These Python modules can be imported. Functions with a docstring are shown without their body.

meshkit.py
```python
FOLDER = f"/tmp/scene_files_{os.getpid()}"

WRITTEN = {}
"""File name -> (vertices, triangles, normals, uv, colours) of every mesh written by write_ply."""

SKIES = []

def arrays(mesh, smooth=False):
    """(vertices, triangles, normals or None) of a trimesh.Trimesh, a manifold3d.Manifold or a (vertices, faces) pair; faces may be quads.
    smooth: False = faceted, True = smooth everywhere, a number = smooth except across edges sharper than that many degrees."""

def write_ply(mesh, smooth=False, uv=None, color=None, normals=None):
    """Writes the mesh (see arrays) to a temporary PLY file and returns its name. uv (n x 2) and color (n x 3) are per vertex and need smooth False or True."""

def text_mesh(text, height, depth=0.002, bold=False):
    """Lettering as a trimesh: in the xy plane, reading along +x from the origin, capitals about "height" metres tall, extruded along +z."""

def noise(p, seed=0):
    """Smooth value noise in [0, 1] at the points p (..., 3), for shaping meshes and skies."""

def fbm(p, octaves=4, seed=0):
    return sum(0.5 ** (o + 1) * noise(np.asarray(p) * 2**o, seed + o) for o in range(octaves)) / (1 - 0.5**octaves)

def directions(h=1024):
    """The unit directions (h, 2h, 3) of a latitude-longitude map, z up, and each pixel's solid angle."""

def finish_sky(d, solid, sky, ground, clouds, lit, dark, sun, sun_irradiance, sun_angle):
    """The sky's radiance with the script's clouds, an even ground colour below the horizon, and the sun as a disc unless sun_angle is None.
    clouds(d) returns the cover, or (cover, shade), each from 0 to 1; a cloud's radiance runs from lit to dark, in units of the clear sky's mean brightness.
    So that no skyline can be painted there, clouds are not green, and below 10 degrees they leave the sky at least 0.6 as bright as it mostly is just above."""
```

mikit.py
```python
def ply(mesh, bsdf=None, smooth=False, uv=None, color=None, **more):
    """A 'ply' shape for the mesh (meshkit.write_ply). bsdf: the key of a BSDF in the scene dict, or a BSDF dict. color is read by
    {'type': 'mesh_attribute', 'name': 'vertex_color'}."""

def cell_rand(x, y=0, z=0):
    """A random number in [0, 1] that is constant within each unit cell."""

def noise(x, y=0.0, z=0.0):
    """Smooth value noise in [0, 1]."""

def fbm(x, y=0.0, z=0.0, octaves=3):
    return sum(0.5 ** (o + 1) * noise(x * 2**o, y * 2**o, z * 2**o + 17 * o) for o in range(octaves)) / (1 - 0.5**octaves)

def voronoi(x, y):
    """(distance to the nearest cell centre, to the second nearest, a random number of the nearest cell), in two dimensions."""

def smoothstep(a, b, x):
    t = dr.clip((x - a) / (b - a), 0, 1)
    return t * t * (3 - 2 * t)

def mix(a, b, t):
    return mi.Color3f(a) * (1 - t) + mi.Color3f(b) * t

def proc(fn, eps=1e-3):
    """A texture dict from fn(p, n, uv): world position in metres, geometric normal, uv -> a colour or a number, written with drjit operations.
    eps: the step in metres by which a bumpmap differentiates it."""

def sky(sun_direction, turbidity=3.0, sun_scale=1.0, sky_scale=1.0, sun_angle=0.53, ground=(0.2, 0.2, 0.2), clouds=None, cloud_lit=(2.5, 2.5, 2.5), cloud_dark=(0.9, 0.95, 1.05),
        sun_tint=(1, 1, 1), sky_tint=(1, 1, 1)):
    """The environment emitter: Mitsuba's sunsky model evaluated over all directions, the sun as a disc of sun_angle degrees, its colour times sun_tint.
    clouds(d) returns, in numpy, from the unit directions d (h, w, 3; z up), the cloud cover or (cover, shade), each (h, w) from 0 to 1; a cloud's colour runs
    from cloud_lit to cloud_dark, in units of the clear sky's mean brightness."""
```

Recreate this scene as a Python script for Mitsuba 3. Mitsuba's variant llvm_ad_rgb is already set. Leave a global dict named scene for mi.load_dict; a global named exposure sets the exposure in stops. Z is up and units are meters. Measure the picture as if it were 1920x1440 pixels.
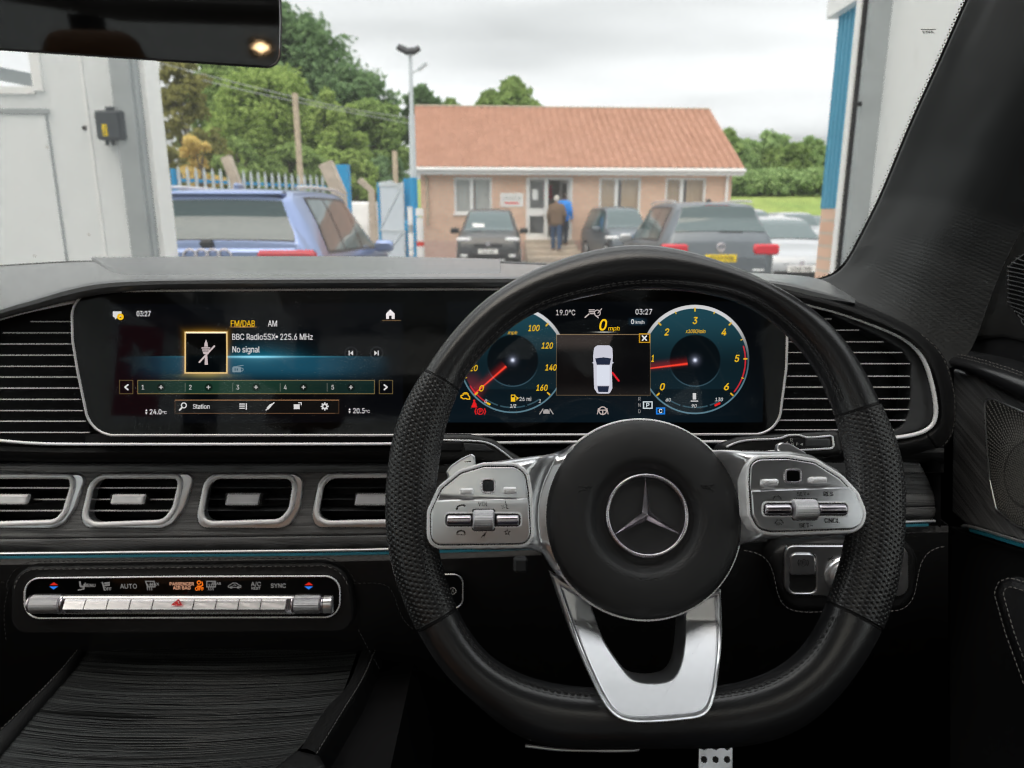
import math, random
import numpy as np, trimesh, drjit as dr, mitsuba as mi, mikit, meshkit
import mapbox_earcut
import manifold3d as m3
from shapely import affinity, box as sbox, Point, LineString, Polygon, union_all
from mikit import noise, fbm, voronoi, cell_rand, smoothstep, mix
T = mi.ScalarTransform4f
rng = np.random.default_rng(7)
scene, labels = {}, {}

# ------------------------------------------------------------------ camera
ZC = 1.45                      # the lens above the yard
PITCH = math.radians(13.3)
FPX = 1331.0                   # focal length in pixels of the 1920 x 1440 photograph
FWD = np.array([0, math.cos(PITCH), -math.sin(PITCH)])
UP = np.array([0, math.sin(PITCH), math.cos(PITCH)])
EYE = np.array([0, 0, ZC])
scene['camera'] = {'type': 'thinlens', 'fov': math.degrees(2 * math.atan(960 / FPX)), 'fov_axis': 'x',
                   'aperture_radius': 0.00145, 'focus_distance': 0.60, 'near_clip': 0.02, 'far_clip': 3000.0,
                   'to_world': T().look_at(EYE.tolist(), (EYE + FWD).tolist(), UP.tolist())}

# ------------------------------------------------------------------ sky (overcast: three times brighter overhead than at the horizon) and exposure
exposure = 3.62
def cloud_cover(d):
    el = np.clip(d[..., 2], 0, 1)
    q = d / np.maximum(d[..., 2:3] + 0.12, 0.05)
    n = meshkit.fbm(np.stack([q[..., 0] * 0.55, q[..., 1] * 1.1, q[..., 2] * 0], -1), 5, seed=3)
    return np.ones_like(el), np.clip(1.0 - el + (0.5 - n) * 0.62, 0, 1)
scene['sky'] = mikit.sky((-0.25, -0.55, 0.8), turbidity=3.0, sun_scale=0.1, sun_angle=60, ground=(0.12, 0.12, 0.12), clouds=cloud_cover,
                         cloud_lit=(2.5, 2.55, 2.55), cloud_dark=(0.60, 0.63, 0.63))
# warm wall lamp at the back of the workshop (seen in the mirror)
LAMP = (5.0, 3.3, 1.7)

# ------------------------------------------------------------------ helpers
def ray(px, py):
    return FWD + np.array([1, 0, 0]) * (px - 960) / FPX - UP * (py - 720) / FPX
def at(px, py, Y):
    """The point at distance Y (metres along +y) that the photograph shows at this pixel."""
    r = ray(px, py)
    return EYE + r * (Y / r[1])
def pts(*rows):
    return np.array([at(*r) for r in rows])
class Plane:
    def __init__(s, o, n, u=(1, 0, 0)):
        s.o, s.n, s.u = (np.array(v, float) for v in (o, n, u))
        s.n /= np.linalg.norm(s.n); s.u -= s.n * (s.u @ s.n); s.u /= np.linalg.norm(s.u); s.w = np.cross(s.n, s.u)
        s.M = np.eye(4); s.M[:3, 0], s.M[:3, 1], s.M[:3, 2], s.M[:3, 3] = s.u, s.w, s.n, s.o
    def P(s, pix, off=0.0):
        out = []
        for px, py in np.asarray(pix, float).reshape(-1, 2):
            r = ray(px, py)
            p = EYE + r * (((s.o + s.n * off - EYE) @ s.n) / (r @ s.n)) - s.o
            out.append((p @ s.u, p @ s.w))
        return np.array(out)
    def W(s, pix, off=0.0):
        q = s.P(pix, off)
        return s.o + q[:, :1] * s.u + q[:, 1:] * s.w + s.n * off
    def scale(s, px, py, off=0.0):
        q = s.P([(px - 5, py), (px + 5, py)], off)
        return np.linalg.norm(q[1] - q[0]) / 10
    def put(s, m):
        m = m.copy(); m.apply_transform(s.M); return m
def tilt(o, deg):
    t = math.radians(deg)
    return Plane(o, (0, -math.cos(t), math.sin(t)))
def tm(v, f):
    f = np.asarray(f)
    if f.ndim == 2 and f.shape[1] == 4: f = np.vstack([f[:, [0, 1, 2]], f[:, [0, 2, 3]]])
    return trimesh.Trimesh(np.asarray(v, float), f, process=False)
def cat(*ms):
    ms = [m for x in ms for m in (x if isinstance(x, (list, tuple)) else [x])]
    return trimesh.util.concatenate(ms)
def ccw(P):
    P = np.asarray(P, float)
    a = np.sum(P[:, 0] * np.roll(P[:, 1], -1) - np.roll(P[:, 0], -1) * P[:, 1])
    return P if a > 0 else P[::-1]
def dense(P, step, closed=True):
    P = np.asarray(P, float)
    if closed: P = np.vstack([P, P[:1]])
    out = []
    for a, b in zip(P[:-1], P[1:]):
        k = max(1, int(math.ceil(np.linalg.norm(b - a) / step)))
        out += [a + (b - a) * i / k for i in range(k)]
    if not closed: out.append(P[-1])
    return np.array(out)
def spline(P, n=60, closed=False):
    from scipy.interpolate import CubicSpline
    P = np.asarray(P, float)
    if closed: P = np.vstack([P, P[:1]])
    t = np.concatenate([[0], np.cumsum(np.linalg.norm(np.diff(P, axis=0), axis=1) ** 0.5)])
    c = CubicSpline(t, P, bc_type='periodic' if closed else 'natural')
    return c(np.linspace(0, t[-1], n, endpoint=not closed))
def fillet(P, r, k=6):
    """Corners of a polygon rounded; r one radius or one per corner."""
    P, out = np.asarray(P, float), []
    n = len(P); r = [r] * n if np.isscalar(r) else r
    for i in range(n):
        p, a, b = P[i], P[i - 1], P[(i + 1) % n]
        da, db = (a - p) / np.linalg.norm(a - p), (b - p) / np.linalg.norm(b - p)
        ang = math.acos(np.clip(da @ db, -1, 1))
        if r[i] <= 0 or ang > 3.1: out.append(p); continue
        d = min(r[i] / math.tan(ang / 2), 0.48 * np.linalg.norm(a - p), 0.48 * np.linalg.norm(b - p))
        s, e = p + da * d, p + db * d
        for t in np.linspace(0, 1, k + 1):
            out.append((1 - t) ** 2 * s + 2 * t * (1 - t) * (0.72 * p + 0.14 * (s + e)) + t * t * e)
    return np.array(out)
def rrect(x0, y0, x1, y1, r):
    return fillet([(x0, y0), (x1, y0), (x1, y1), (x0, y1)], r)
def normals2(P):
    d = np.roll(P, -1, 0) - np.roll(P, 1, 0)
    n = np.stack([d[:, 1], -d[:, 0]], 1)
    return n / np.maximum(np.linalg.norm(n, axis=1, keepdims=True), 1e-12)
def slab(out, z0, z1, b=0.001, holes=(), seg=3, step=None, bw=None, hole_b=None, bottom=False):
    """A plate with a rounded front edge: outline(s) in plane coordinates, from z0 (back) to z1 (front). bw: how far the rounding reaches in."""
    rings = [ccw(out)] + [ccw(h)[::-1] for h in holes]
    if step: rings = [dense(r, step) for r in rings]
    bw = b if bw is None else bw
    V, Fs, at_, tops = [], [], 0, []
    th = np.linspace(0, math.pi / 2, seg + 1)
    for j, R in enumerate(rings):
        N, k = normals2(R), len(R)
        bj, bwj = (b, bw) if j == 0 or hole_b is None else (hole_b, hole_b)
        prof = [(0, z0)] + ([(bwj * (1 - math.cos(t)), z1 - bj + bj * math.sin(t)) for t in th] if bj > 0 else [(0, z1)])
        for ins, z in prof:
            V.append(np.column_stack([R - N * ins, np.full(k, z)]))
        i = np.arange(k); ni = (i + 1) % k
        for l in range(len(prof) - 1):
            a = at_ + l * k
            Fs.append(np.stack([a + i, a + ni, a + k + ni, a + k + i], 1))
        tops.append((at_ + (len(prof) - 1) * k, k, V[-1][:, :2])); at_ += len(prof) * k
    q = np.vstack([t[2] for t in tops]); ends = np.cumsum([t[1] for t in tops])
    tri = np.asarray(mapbox_earcut.triangulate_float64(q, ends.astype(np.uint32))).reshape(-1, 3)
    idx = np.concatenate([np.arange(t[0], t[0] + t[1]) for t in tops])
    V, Fq = np.vstack(V), np.vstack(Fs)
    faces = [Fq[:, [0, 1, 2]], Fq[:, [0, 2, 3]], idx[tri]]
    tri0 = tri
    c = np.cross(V[idx[tri0[0, 1]]] - V[idx[tri0[0, 0]]], V[idx[tri0[0, 2]]] - V[idx[tri0[0, 0]]])
    if c[2] < 0: faces[2] = faces[2][:, ::-1]
    if bottom:
        k0 = np.concatenate([np.arange(a, a + k) for a, k in zip(np.concatenate([[0], np.cumsum([len(r) * (seg + 2) for r in rings])[:-1]]).astype(int), [len(r) for r in rings])])
        faces.append(k0[tri][:, ::-1])
    return trimesh.Trimesh(V, np.vstack(faces), process=False)
def loft(rows, closed=False):
    rows = np.asarray(rows, float); a, b = rows.shape[:2]
    i, j = np.meshgrid(np.arange(a - 1), np.arange(b if closed else b - 1), indexing='ij')
    nj = (j + 1) % b
    q = np.stack([i * b + j, i * b + nj, (i + 1) * b + nj, (i + 1) * b + j], -1).reshape(-1, 4)
    return tm(rows.reshape(-1, 3), q)
def sweep(path, sec, ref, closed=False, caps=True):
    """sec: (k, 2) or (n, k, 2): coordinates along (side, ref-ish up). Returns the mesh and per-vertex (arc length, perimeter)."""
    path = np.asarray(path, float); n = len(path)
    t = (np.roll(path, -1, 0) - np.roll(path, 1, 0)) if closed else np.gradient(path, axis=0)
    t /= np.linalg.norm(t, axis=1, keepdims=True)
    ref = np.broadcast_to(np.asarray(ref, float), path.shape)
    side = np.cross(t, ref); side /= np.linalg.norm(side, axis=1, keepdims=True)
    up = np.cross(side, t)
    sec = np.broadcast_to(np.asarray(sec, float), (n,) + np.asarray(sec).shape[-2:])
    V = path[:, None] + sec[..., :1] * side[:, None] + sec[..., 1:] * up[:, None]
    m = loft(np.vstack([V, V[:1]]) if closed else V, closed=True)
    if caps and not closed:
        k = sec.shape[1]; f = [m.faces]
        for a in (0, (n - 1) * k):
            f.append(np.array([[a, a + i, a + i + 1] for i in range(1, k - 1)]))
        m = trimesh.Trimesh(m.vertices, np.vstack(f), process=False)
    return m
def circ(r, k=10, ry=None):
    a = np.arange(k) * 2 * math.pi / k
    return np.stack([np.cos(a) * r, np.sin(a) * (ry or r)], 1)
def tube(path, r, k=8, closed=False, ref=(0.123, -0.9, 0.31), flat=None):
    return sweep(path, circ(r, k, flat), ref, closed)
def lathe(prof, k=48):
    a = np.arange(k) * 2 * math.pi / k
    return loft([np.stack([r * np.cos(a), r * np.sin(a), np.full(k, z)], 1) for r, z in prof], closed=True)
def cbox(x0, x1, y0, y1, z0, z1, c=0.0):
    if c <= 0:
        return trimesh.creation.box(bounds=[[x0, y0, z0], [x1, y1, z1]])
    c = min(c, 0.45 * min(x1 - x0, y1 - y0, z1 - z0)); P = []
    for x, sx in ((x0, 1), (x1, -1)):
        for y, sy in ((y0, 1), (y1, -1)):
            for z, sz in ((z0, 1), (z1, -1)):
                P += [(x + sx * c, y + sy * c, z), (x + sx * c, y, z + sz * c), (x, y + sy * c, z + sz * c)]
    return trimesh.Trimesh(np.array(P)).convex_hull
def moved(m, M=None, t=None):
    m = m.copy()
    if M is not None: m.apply_transform(M)
    if t is not None: m.apply_translation(t)
    return m
def rotz(deg): return trimesh.transformations.rotation_matrix(math.radians(deg), [0, 0, 1])
def rotx(deg): return trimesh.transformations.rotation_matrix(math.radians(deg), [1, 0, 0])
def roty(deg): return trimesh.transformations.rotation_matrix(math.radians(deg), [0, 1, 0])
def key(name):
    """name, or name_001, name_002 ... when it is taken."""
    if name not in used: used[name] = 0; return name
    used[name] += 1
    return f'{name}_{used[name]:03d}'
used = {}
def thing(name, label, category, group=None):
    k = key(name); labels[k] = {'label': label, 'category': category, **({'kind': 'thing'} if 'wheel' not in name else {})}
    if group: labels[k]['group'] = group
    return k
def add(parent, name, mesh, bsdf, smooth=35, label=None, kind=None, **more):
    k = key(parent + '__' + name if parent else name)
    scene[k] = mikit.ply(mesh, bsdf, smooth=smooth, **more)
    if label or kind:
        labels[k] = {}
        if label: labels[k]['label'] = label
        if kind: labels[k]['kind'] = kind
    return k
def single(name, mesh, bsdf, label, category, group=None, smooth=35, **more):
    k = thing(name, label, category, group)
    scene[k] = mikit.ply(mesh, bsdf, smooth=smooth, **more)
    return k
def structure(name, mesh, bsdf, smooth=35, **more):
    k = key(name); scene[k] = mikit.ply(mesh, bsdf, smooth=smooth, **more)
    labels[k] = {'label': None, 'kind': 'structure'}; labels[k].pop('label'); return k
def geoms(g): return [x for x in getattr(g, 'geoms', [g]) if not x.is_empty]
def flat(pl, g, off, depth=0.0004):
    """Shapely figures in photograph pixels, laid on a plane as thin print."""
    ms = []
    for x in geoms(g):
        if x.geom_type != 'Polygon': continue
        h = [pl.P(list(r.coords)[:-1], off) for r in x.interiors]
        ms.append(slab(pl.P(list(x.exterior.coords)[:-1], off), off, off + depth, 0, h))
    return pl.put(cat(ms))
def line(P, w): return LineString(P).buffer(w / 2, quad_segs=3)
def ring(c, r, w): return Point(c).buffer(r + w / 2, quad_segs=12).difference(Point(c).buffer(r - w / 2, quad_segs=12))
_txt = {}
def text(pl, s, px, py, h, off, align='c', italic=0.0, bold=False, wide=1.0, rot=0, depth=0.0004, flip=False, fit=None):
    """Lettering on a plane: capitals h photograph pixels tall, centred on (px, py)."""
    if (s, bold) not in _txt: _txt[s, bold] = meshkit.text_mesh(s, 1.0, 1.0, bold)
    m = _txt[s, bold].copy(); v = np.array(m.vertices)
    v[:, 0] += italic * v[:, 1]; v[:, 0] -= {'c': (v[:, 0].min() + v[:, 0].max()) / 2, 'l': v[:, 0].min(), 'r': v[:, 0].max()}[align]
    v[:, 1] -= 0.5
    k = pl.scale(px, py, off) * h
    if fit: wide = fit / h / (v[:, 0].max() - v[:, 0].min())
    v = v * [k * wide, k, depth]
    if flip: v[:, 0] *= -1
    c, sn = math.cos(math.radians(rot)), math.sin(math.radians(rot))
    v[:, :2] = v[:, :2] @ np.array([[c, sn], [-sn, c]])
    q = pl.P([(px, py)], off)[0]
    v += [q[0], q[1], off]
    f = m.faces[:, ::-1] if flip else m.faces
    return pl.put(trimesh.Trimesh(v, f, process=False))
def stitches(path, length=0.0042, gap=0.0022, r=0.00045, ref=(0, -1, 0.2), lean=0.0):
    path = np.asarray(path, float)
    s = np.concatenate([[0], np.cumsum(np.linalg.norm(np.diff(path, axis=0), axis=1))])
    ms, p = [], 0.0
    f = lambda d: np.array([np.interp(d, s, path[:, i]) for i in range(3)])
    while p + length < s[-1]:
        a, b = f(p), f(p + length); c = (a + b) / 2
        ms.append(sweep([a, a * .7 + b * .3 + np.array(ref) * r, a * .3 + b * .7 + np.array(ref) * r, b], np.array([circ(r * .5, 5), circ(r, 5), circ(r, 5), circ(r * .5, 5)]), ref))
        p += length + gap
    return cat(ms)
def emitter(rgb):
    """A lit picture colour as it shows on the screen."""
    c = np.array(rgb, float) / 255
    c = np.where(c < .04045, c / 12.92, ((c + .055) / 1.055) ** 2.4) / 2 ** exposure
    return {'type': 'area', 'radiance': {'type': 'rgb', 'value': c.tolist()}}
def smooth01(t):
    t = np.clip(t, 0, 1); return t * t * (3 - 2 * t)
def ball(p, r): return m3.Manifold.sphere(r, 20).translate([float(x) for x in p])
def bone(p0, r0, p1, r1): return m3.Manifold.batch_hull([ball(p0, r0), ball(p1, r1)])
def chain(*pr_): return [bone(pr_[i][0], pr_[i][1], pr_[i + 1][0], pr_[i + 1][1]) for i in range(len(pr_) - 1)]
def skinned(bones, edge=.02, it=8):
    m = m3.Manifold.batch_boolean(bones, m3.OpType.Add).refine_to_length(edge).to_mesh()
    t = trimesh.Trimesh(m.vert_properties[:, :3], m.tri_verts)
    trimesh.smoothing.filter_taubin(t, .5, .53, it); return t

# ------------------------------------------------------------------ materials
def rgb(v): return {'type': 'rgb', 'value': [float(x) for x in (v if hasattr(v, '__len__') else (v, v, v))]}
def two(b): return {'type': 'twosided', 'bsdf': b}
def pr(color, rough=0.5, spec=0.5, bump=None, height=1.0, **kw):
    b = {'type': 'principled', 'base_color': color if isinstance(color, dict) else rgb(color), 'roughness': rough if isinstance(rough, dict) else float(rough), 'specular': float(spec), **kw}
    if bump is not None: b = {'type': 'bumpmap', 'arbitrary': bump, 'scale': float(height), 'bsdf': b}
    return two(b)
def metal(k, alpha, bump=None, height=1.0, tint=None):
    b = {'type': 'roughconductor', 'material': k, 'alpha': float(alpha), 'distribution': 'ggx'}
    if tint: b['specular_reflectance'] = rgb(tint)
    if bump is not None: b = {'type': 'bumpmap', 'arbitrary': bump, 'scale': float(height), 'bsdf': b}
    return two(b)
B = scene
def grain(s):
    def f(p, n, uv):
        d1, d2, r = voronoi(p.x * s + p.y * s * .37, p.z * s + p.y * s * .61)
        return smoothstep(0.0, 0.35, d2 - d1)
    return f
g_leather = mikit.proc(grain(620.0), 3e-4)
g_hub = mikit.proc(grain(430.0), 3e-4)
g_fine = mikit.proc(lambda p, n, uv: fbm(p.x * 900, p.y * 900, p.z * 900, 2), 3e-4)
B['leather'] = pr((0.0115, 0.0118, 0.0125), 0.38, 0.5, g_leather, 0.00012)
B['leather_soft'] = pr((0.014, 0.0145, 0.016), 0.27, 0.7, g_fine, 0.00004)
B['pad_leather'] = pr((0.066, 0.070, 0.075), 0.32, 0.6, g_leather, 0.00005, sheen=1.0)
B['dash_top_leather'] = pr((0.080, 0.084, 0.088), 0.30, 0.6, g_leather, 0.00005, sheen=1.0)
B['hub_plastic'] = pr((0.019, 0.0195, 0.021), 0.40, 0.5, g_hub, 0.00022)
B['grip_leather'] = pr((0.014, 0.0142, 0.015), 0.30, 0.6)
def ash(p, n, uv):
    x, w = uv.x, uv.y
    a = fbm(x * 7 + 3 * noise(x * 9, w * 60), w * 420 + 2.2 * noise(x * 11, w * 30), 0.0, 3)
    pore = smoothstep(0.52, 0.70, noise(x * 38 + 7 * noise(w * 500), w * 900, 3.0))
    return a, pore
def ash_color(p, n, uv):
    a, pore = ash(p, n, uv)
    return mix((0.092, 0.094, 0.097), (0.172, 0.175, 0.178), smoothstep(0.28, 0.75, a)) * (1 - 0.28 * pore)
def ash_bump(p, n, uv):
    a, pore = ash(p, n, uv)
    return a * 0.5 - pore
B['ash_wood'] = pr(mikit.proc(ash_color), 0.40, 0.7, mikit.proc(ash_bump, 3e-4), 0.00025)
def lid_grain(p, n, uv):
    w = uv.y + 0.003 * noise(uv.x * 9, 3.3) + 0.0012 * noise(uv.x * 31, uv.y * 40)
    a = fbm(uv.x * 5, w * 420, 0, 3)
    pore = smoothstep(0.50, 0.62, noise(uv.x * 13 + 9 * noise(w * 700.0), w * 900, 5))
    return a, pore
B['lid_wood'] = pr(mikit.proc(lambda p, n, uv: mix((0.010, 0.011, 0.0115), (0.042, 0.046, 0.046), smoothstep(.30, .75, lid_grain(p, n, uv)[0])) * (1 - .8 * lid_grain(p, n, uv)[1])),
                   0.36, 0.5, mikit.proc(lambda p, n, uv: lid_grain(p, n, uv)[0] * .4 - lid_grain(p, n, uv)[1], 3e-4), 0.0003)
B['satin_silver'] = pr((.83, .84, .86), .19, .5, metallic=.80)
B['panel_silver'] = pr((.80, .81, .83), .17, .5, metallic=.92)
B['bright_silver'] = pr((.93, .935, .945), .20, .8, metallic=.12)
B['brushed_silver'] = pr((.60, .61, .63), .30, .5, metallic=.94)
B['key_chrome'] = metal('Al', 0.10, tint=(.92, .92, .94))
B['chrome'] = metal('Cr', 0.03, tint=(1, 1, 1))
def knurl(p, n, uv):
    a, b = uv.x / 0.0017, uv.y / 0.0017
    return dr.abs(a - dr.floor(a) - .5) + dr.abs(b - dr.floor(b) - .5)
B['knurled_metal'] = metal('Al', 0.18, mikit.proc(knurl, 1.5e-4), 0.0007, (.85, .86, .88))
B['gloss_black'] = pr(0.003, 0.04, 0.5)
B['screen_glass'] = pr(0.0022, mikit.proc(lambda p, n, uv: .025 + .10 * smoothstep(.50, .75, fbm(p.x * 38, p.z * 60, p.y * 20, 4))), 0.28)
B['mirror_glass'] = pr(0.0015, 0.02, 0.6)
B['black_plastic'] = pr(0.011, 0.45, 0.4)
B['dark_plastic'] = pr((0.006, 0.006, 0.007), 0.6, 0.3)
B['grey_plastic'] = pr((0.045, 0.047, 0.05), 0.5, 0.4)
B['slat_silver'] = pr((.70, .685, .69), .3, .5, metallic=.35)
B['thread'] = pr((0.17, 0.165, 0.16), 0.8, 0.2)
B['black_thread'] = pr((0.035, 0.035, 0.036), 0.8, 0.2)
B['roof_cloth'] = pr((0.20, 0.195, 0.19), 0.9, 0.1)
B['tan_leather'] = pr((.27, .115, .045), .42, .5)
B['carpet'] = pr((0.008, 0.008, 0.008), 0.95, 0.1)
B['print_dark'] = pr((0.035, 0.035, 0.037), 0.6, 0.2)
B['print_light'] = pr((0.60, 0.60, 0.58), 0.6, 0.2)
B['print_grey'] = pr((0.30, 0.30, 0.29), 0.6, 0.2)
B['print_red'] = pr((0.65, 0.015, 0.02), 0.5, 0.3)
def weave(p, n, uv):
    a, b = uv.x / 0.0040, uv.y / 0.0040
    return dr.abs(dr.sin(a * 3.1416)) * 0.6 + dr.abs(dr.sin(b * 3.1416 + 1.57 * dr.floor(a))) * 0.4
B['pillar_cloth'] = pr((0.042, 0.045, 0.047), 0.7, 0.35, mikit.proc(weave, 2e-4), 0.0008, sheen=0.8)
B['cyan_off'] = pr((0.02, 0.16, 0.22), 0.3, 0.5)
B['tinted_glass'] = {'type': 'thindielectric', 'int_ior': 1.5, 'specular_transmittance': rgb((.72, .74, .74))}
B['window_glass'] = {'type': 'thindielectric', 'int_ior': 1.5}
B['frit'] = pr(0.004, 0.5, 0.3)

# ------------------------------------------------------------------ the dashboard
DS = tilt(at(800, 680, .70), 12)
DV = tilt(at(400, 950, .70), 14)
DC = tilt(at(340, 1120, .688), 3)
dash = thing('dashboard', 'black leather car dashboard with a wide curved-corner screen panel, silver-framed vents and dark wood', 'dashboard')
ip = lambda x, P: np.interp(x, [p[0] for p in P], [p[1] for p in P])
HOOD = [(-120, 628), (0, 578), (60, 560), (130, 539), (200, 527), (300, 523), (500, 521), (940, 519), (1200, 519), (1440, 526), (1520, 541), (1560, 552), (1592, 562), (1604, 567)]
FAR = [(-120, 503), (0, 497), (100, 491), (200, 488), (300, 487), (600, 486), (850, 489), (1000, 494), (1200, 503), (1430, 514), (1540, 524), (1575, 544), (1604, 565)]
LIP = [(-120, 22), (0, 20), (140, 26), (300, 20), (940, 21), (1440, 22), (1520, 27), (1560, 20), (1604, 4)]
hood_x = np.concatenate([np.linspace(-120, 400, 50), np.linspace(420, 1380, 40), np.linspace(1400, 1603, 26)])
hood_s = spline(HOOD, 300); far_s = spline(FAR, 300)
cols = []
for x in hood_x:
    hy, fy, d = ip(x, hood_s), ip(x, far_s), ip(x, LIP)
    Yf = 1.12 if x < 1200 else 1.12 - 0.14 * ((x - 1200) / 400) ** 1.5
    n_, f_ = at(x, hy, .698), at(960 + (x - 960) * 1.0, fy, Yf)
    f2 = at(x, fy + 0.0, Yf + .10) - np.array([0, 0, .012])
    c = [f2, f_] + [f_ + (n_ - f_) * t + np.array([0, 0, .0035 * math.sin(math.pi * t)]) for t in (.2, .4, .6, .8, .92)]
    c += [n_, at(x, hy + d * .18, .694), at(x, hy + d * .5, .6935), at(x, hy + d * .85, .697), at(x, hy + d, .703), at(x, hy + d, .76)]
    cols.append(c)
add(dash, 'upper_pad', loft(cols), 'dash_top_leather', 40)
# the raised middle pad, with its seam
seam = spline([(172, 488), (182, 497), (198, 510), (222, 518), (300, 519.5), (600, 518), (938, 516)], 70)
def on_top(x, y, lift=0.0):
    hy, fy = ip(x, hood_s), ip(x, far_s); t = np.clip((y - fy) / (hy - fy), 0, 1)
    Yf = 1.12 if x < 1200 else 1.12 - 0.14 * ((x - 1200) / 400) ** 1.5
    A, C_ = at(x, fy, Yf), at(x, hy, .698); r = ray(x, y)
    # where the ray meets the line from the far edge to the hood edge
    a, b = A - EYE, C_ - A
    s = (r[1] * a[2] - r[2] * a[1]) / (r[2] * b[1] - r[1] * b[2])
    return A + b * s + np.array([0, 0, lift + .0035 * math.sin(math.pi * np.clip(s, 0, 1))])
pad = []
for x, y in seam:
    e = on_top(x, y, -.002); far_ = at(x, ip(x, far_s), 1.12)
    pad.append([e] + [e + (far_ - e) * t + np.array([0, 0, .0055 * min(1, t * 9)]) for t in (.01, .03, .06, .12, .3, .5, .75, .95)])
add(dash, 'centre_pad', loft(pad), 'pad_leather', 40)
add(dash, 'demister_grille', cat([sweep([at(862, 492, 1.05), at(930, 494, 1.03), at(1015, 499, .98)], [(-.012, -.003), (.012, -.003), (.012, .003), (-.012, .003)], (0, 0, 1))]), 'grey_plastic')
hood_line = [at(x, ip(x, hood_s) + 15, .690) for x in np.linspace(1450, 1640, 40)]

# leather roll round the right-hand outer vent
outer = spline([(1430, 524), (1520, 540), (1595, 562), (1660, 589), (1720, 621), (1763, 660), (1785, 712), (1792, 768), (1786, 812), (1762, 843), (1705, 861), (1640, 868), (1560, 872)], 90)
inner = spline([(1420, 545), (1500, 567), (1570, 585), (1640, 610), (1697, 637), (1729, 670), (1745, 712), (1754, 758), (1751, 791), (1733, 808), (1698, 818), (1640, 824), (1560, 828)], 90)
rows = []
for o_, i_ in zip(outer, inner):
    q = lambda t, Y: at(*(o_ + (i_ - o_) * t), Y)
    rows.append([q(-.02, .80), q(0, .735), q(.06, .715), q(.2, .700), q(.45, .6935), q(.7, .694), q(.92, .699), q(1, .705), q(1, .74)])
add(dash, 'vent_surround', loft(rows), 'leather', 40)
add(dash, 'surround_stitching', stitches([at(*(o_ + (i_ - o_) * .05), .714) for o_, i_ in zip(outer[34:], inner[34:])], ref=(.5, -.8, 0)), 'thread', kind='stuff')
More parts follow.
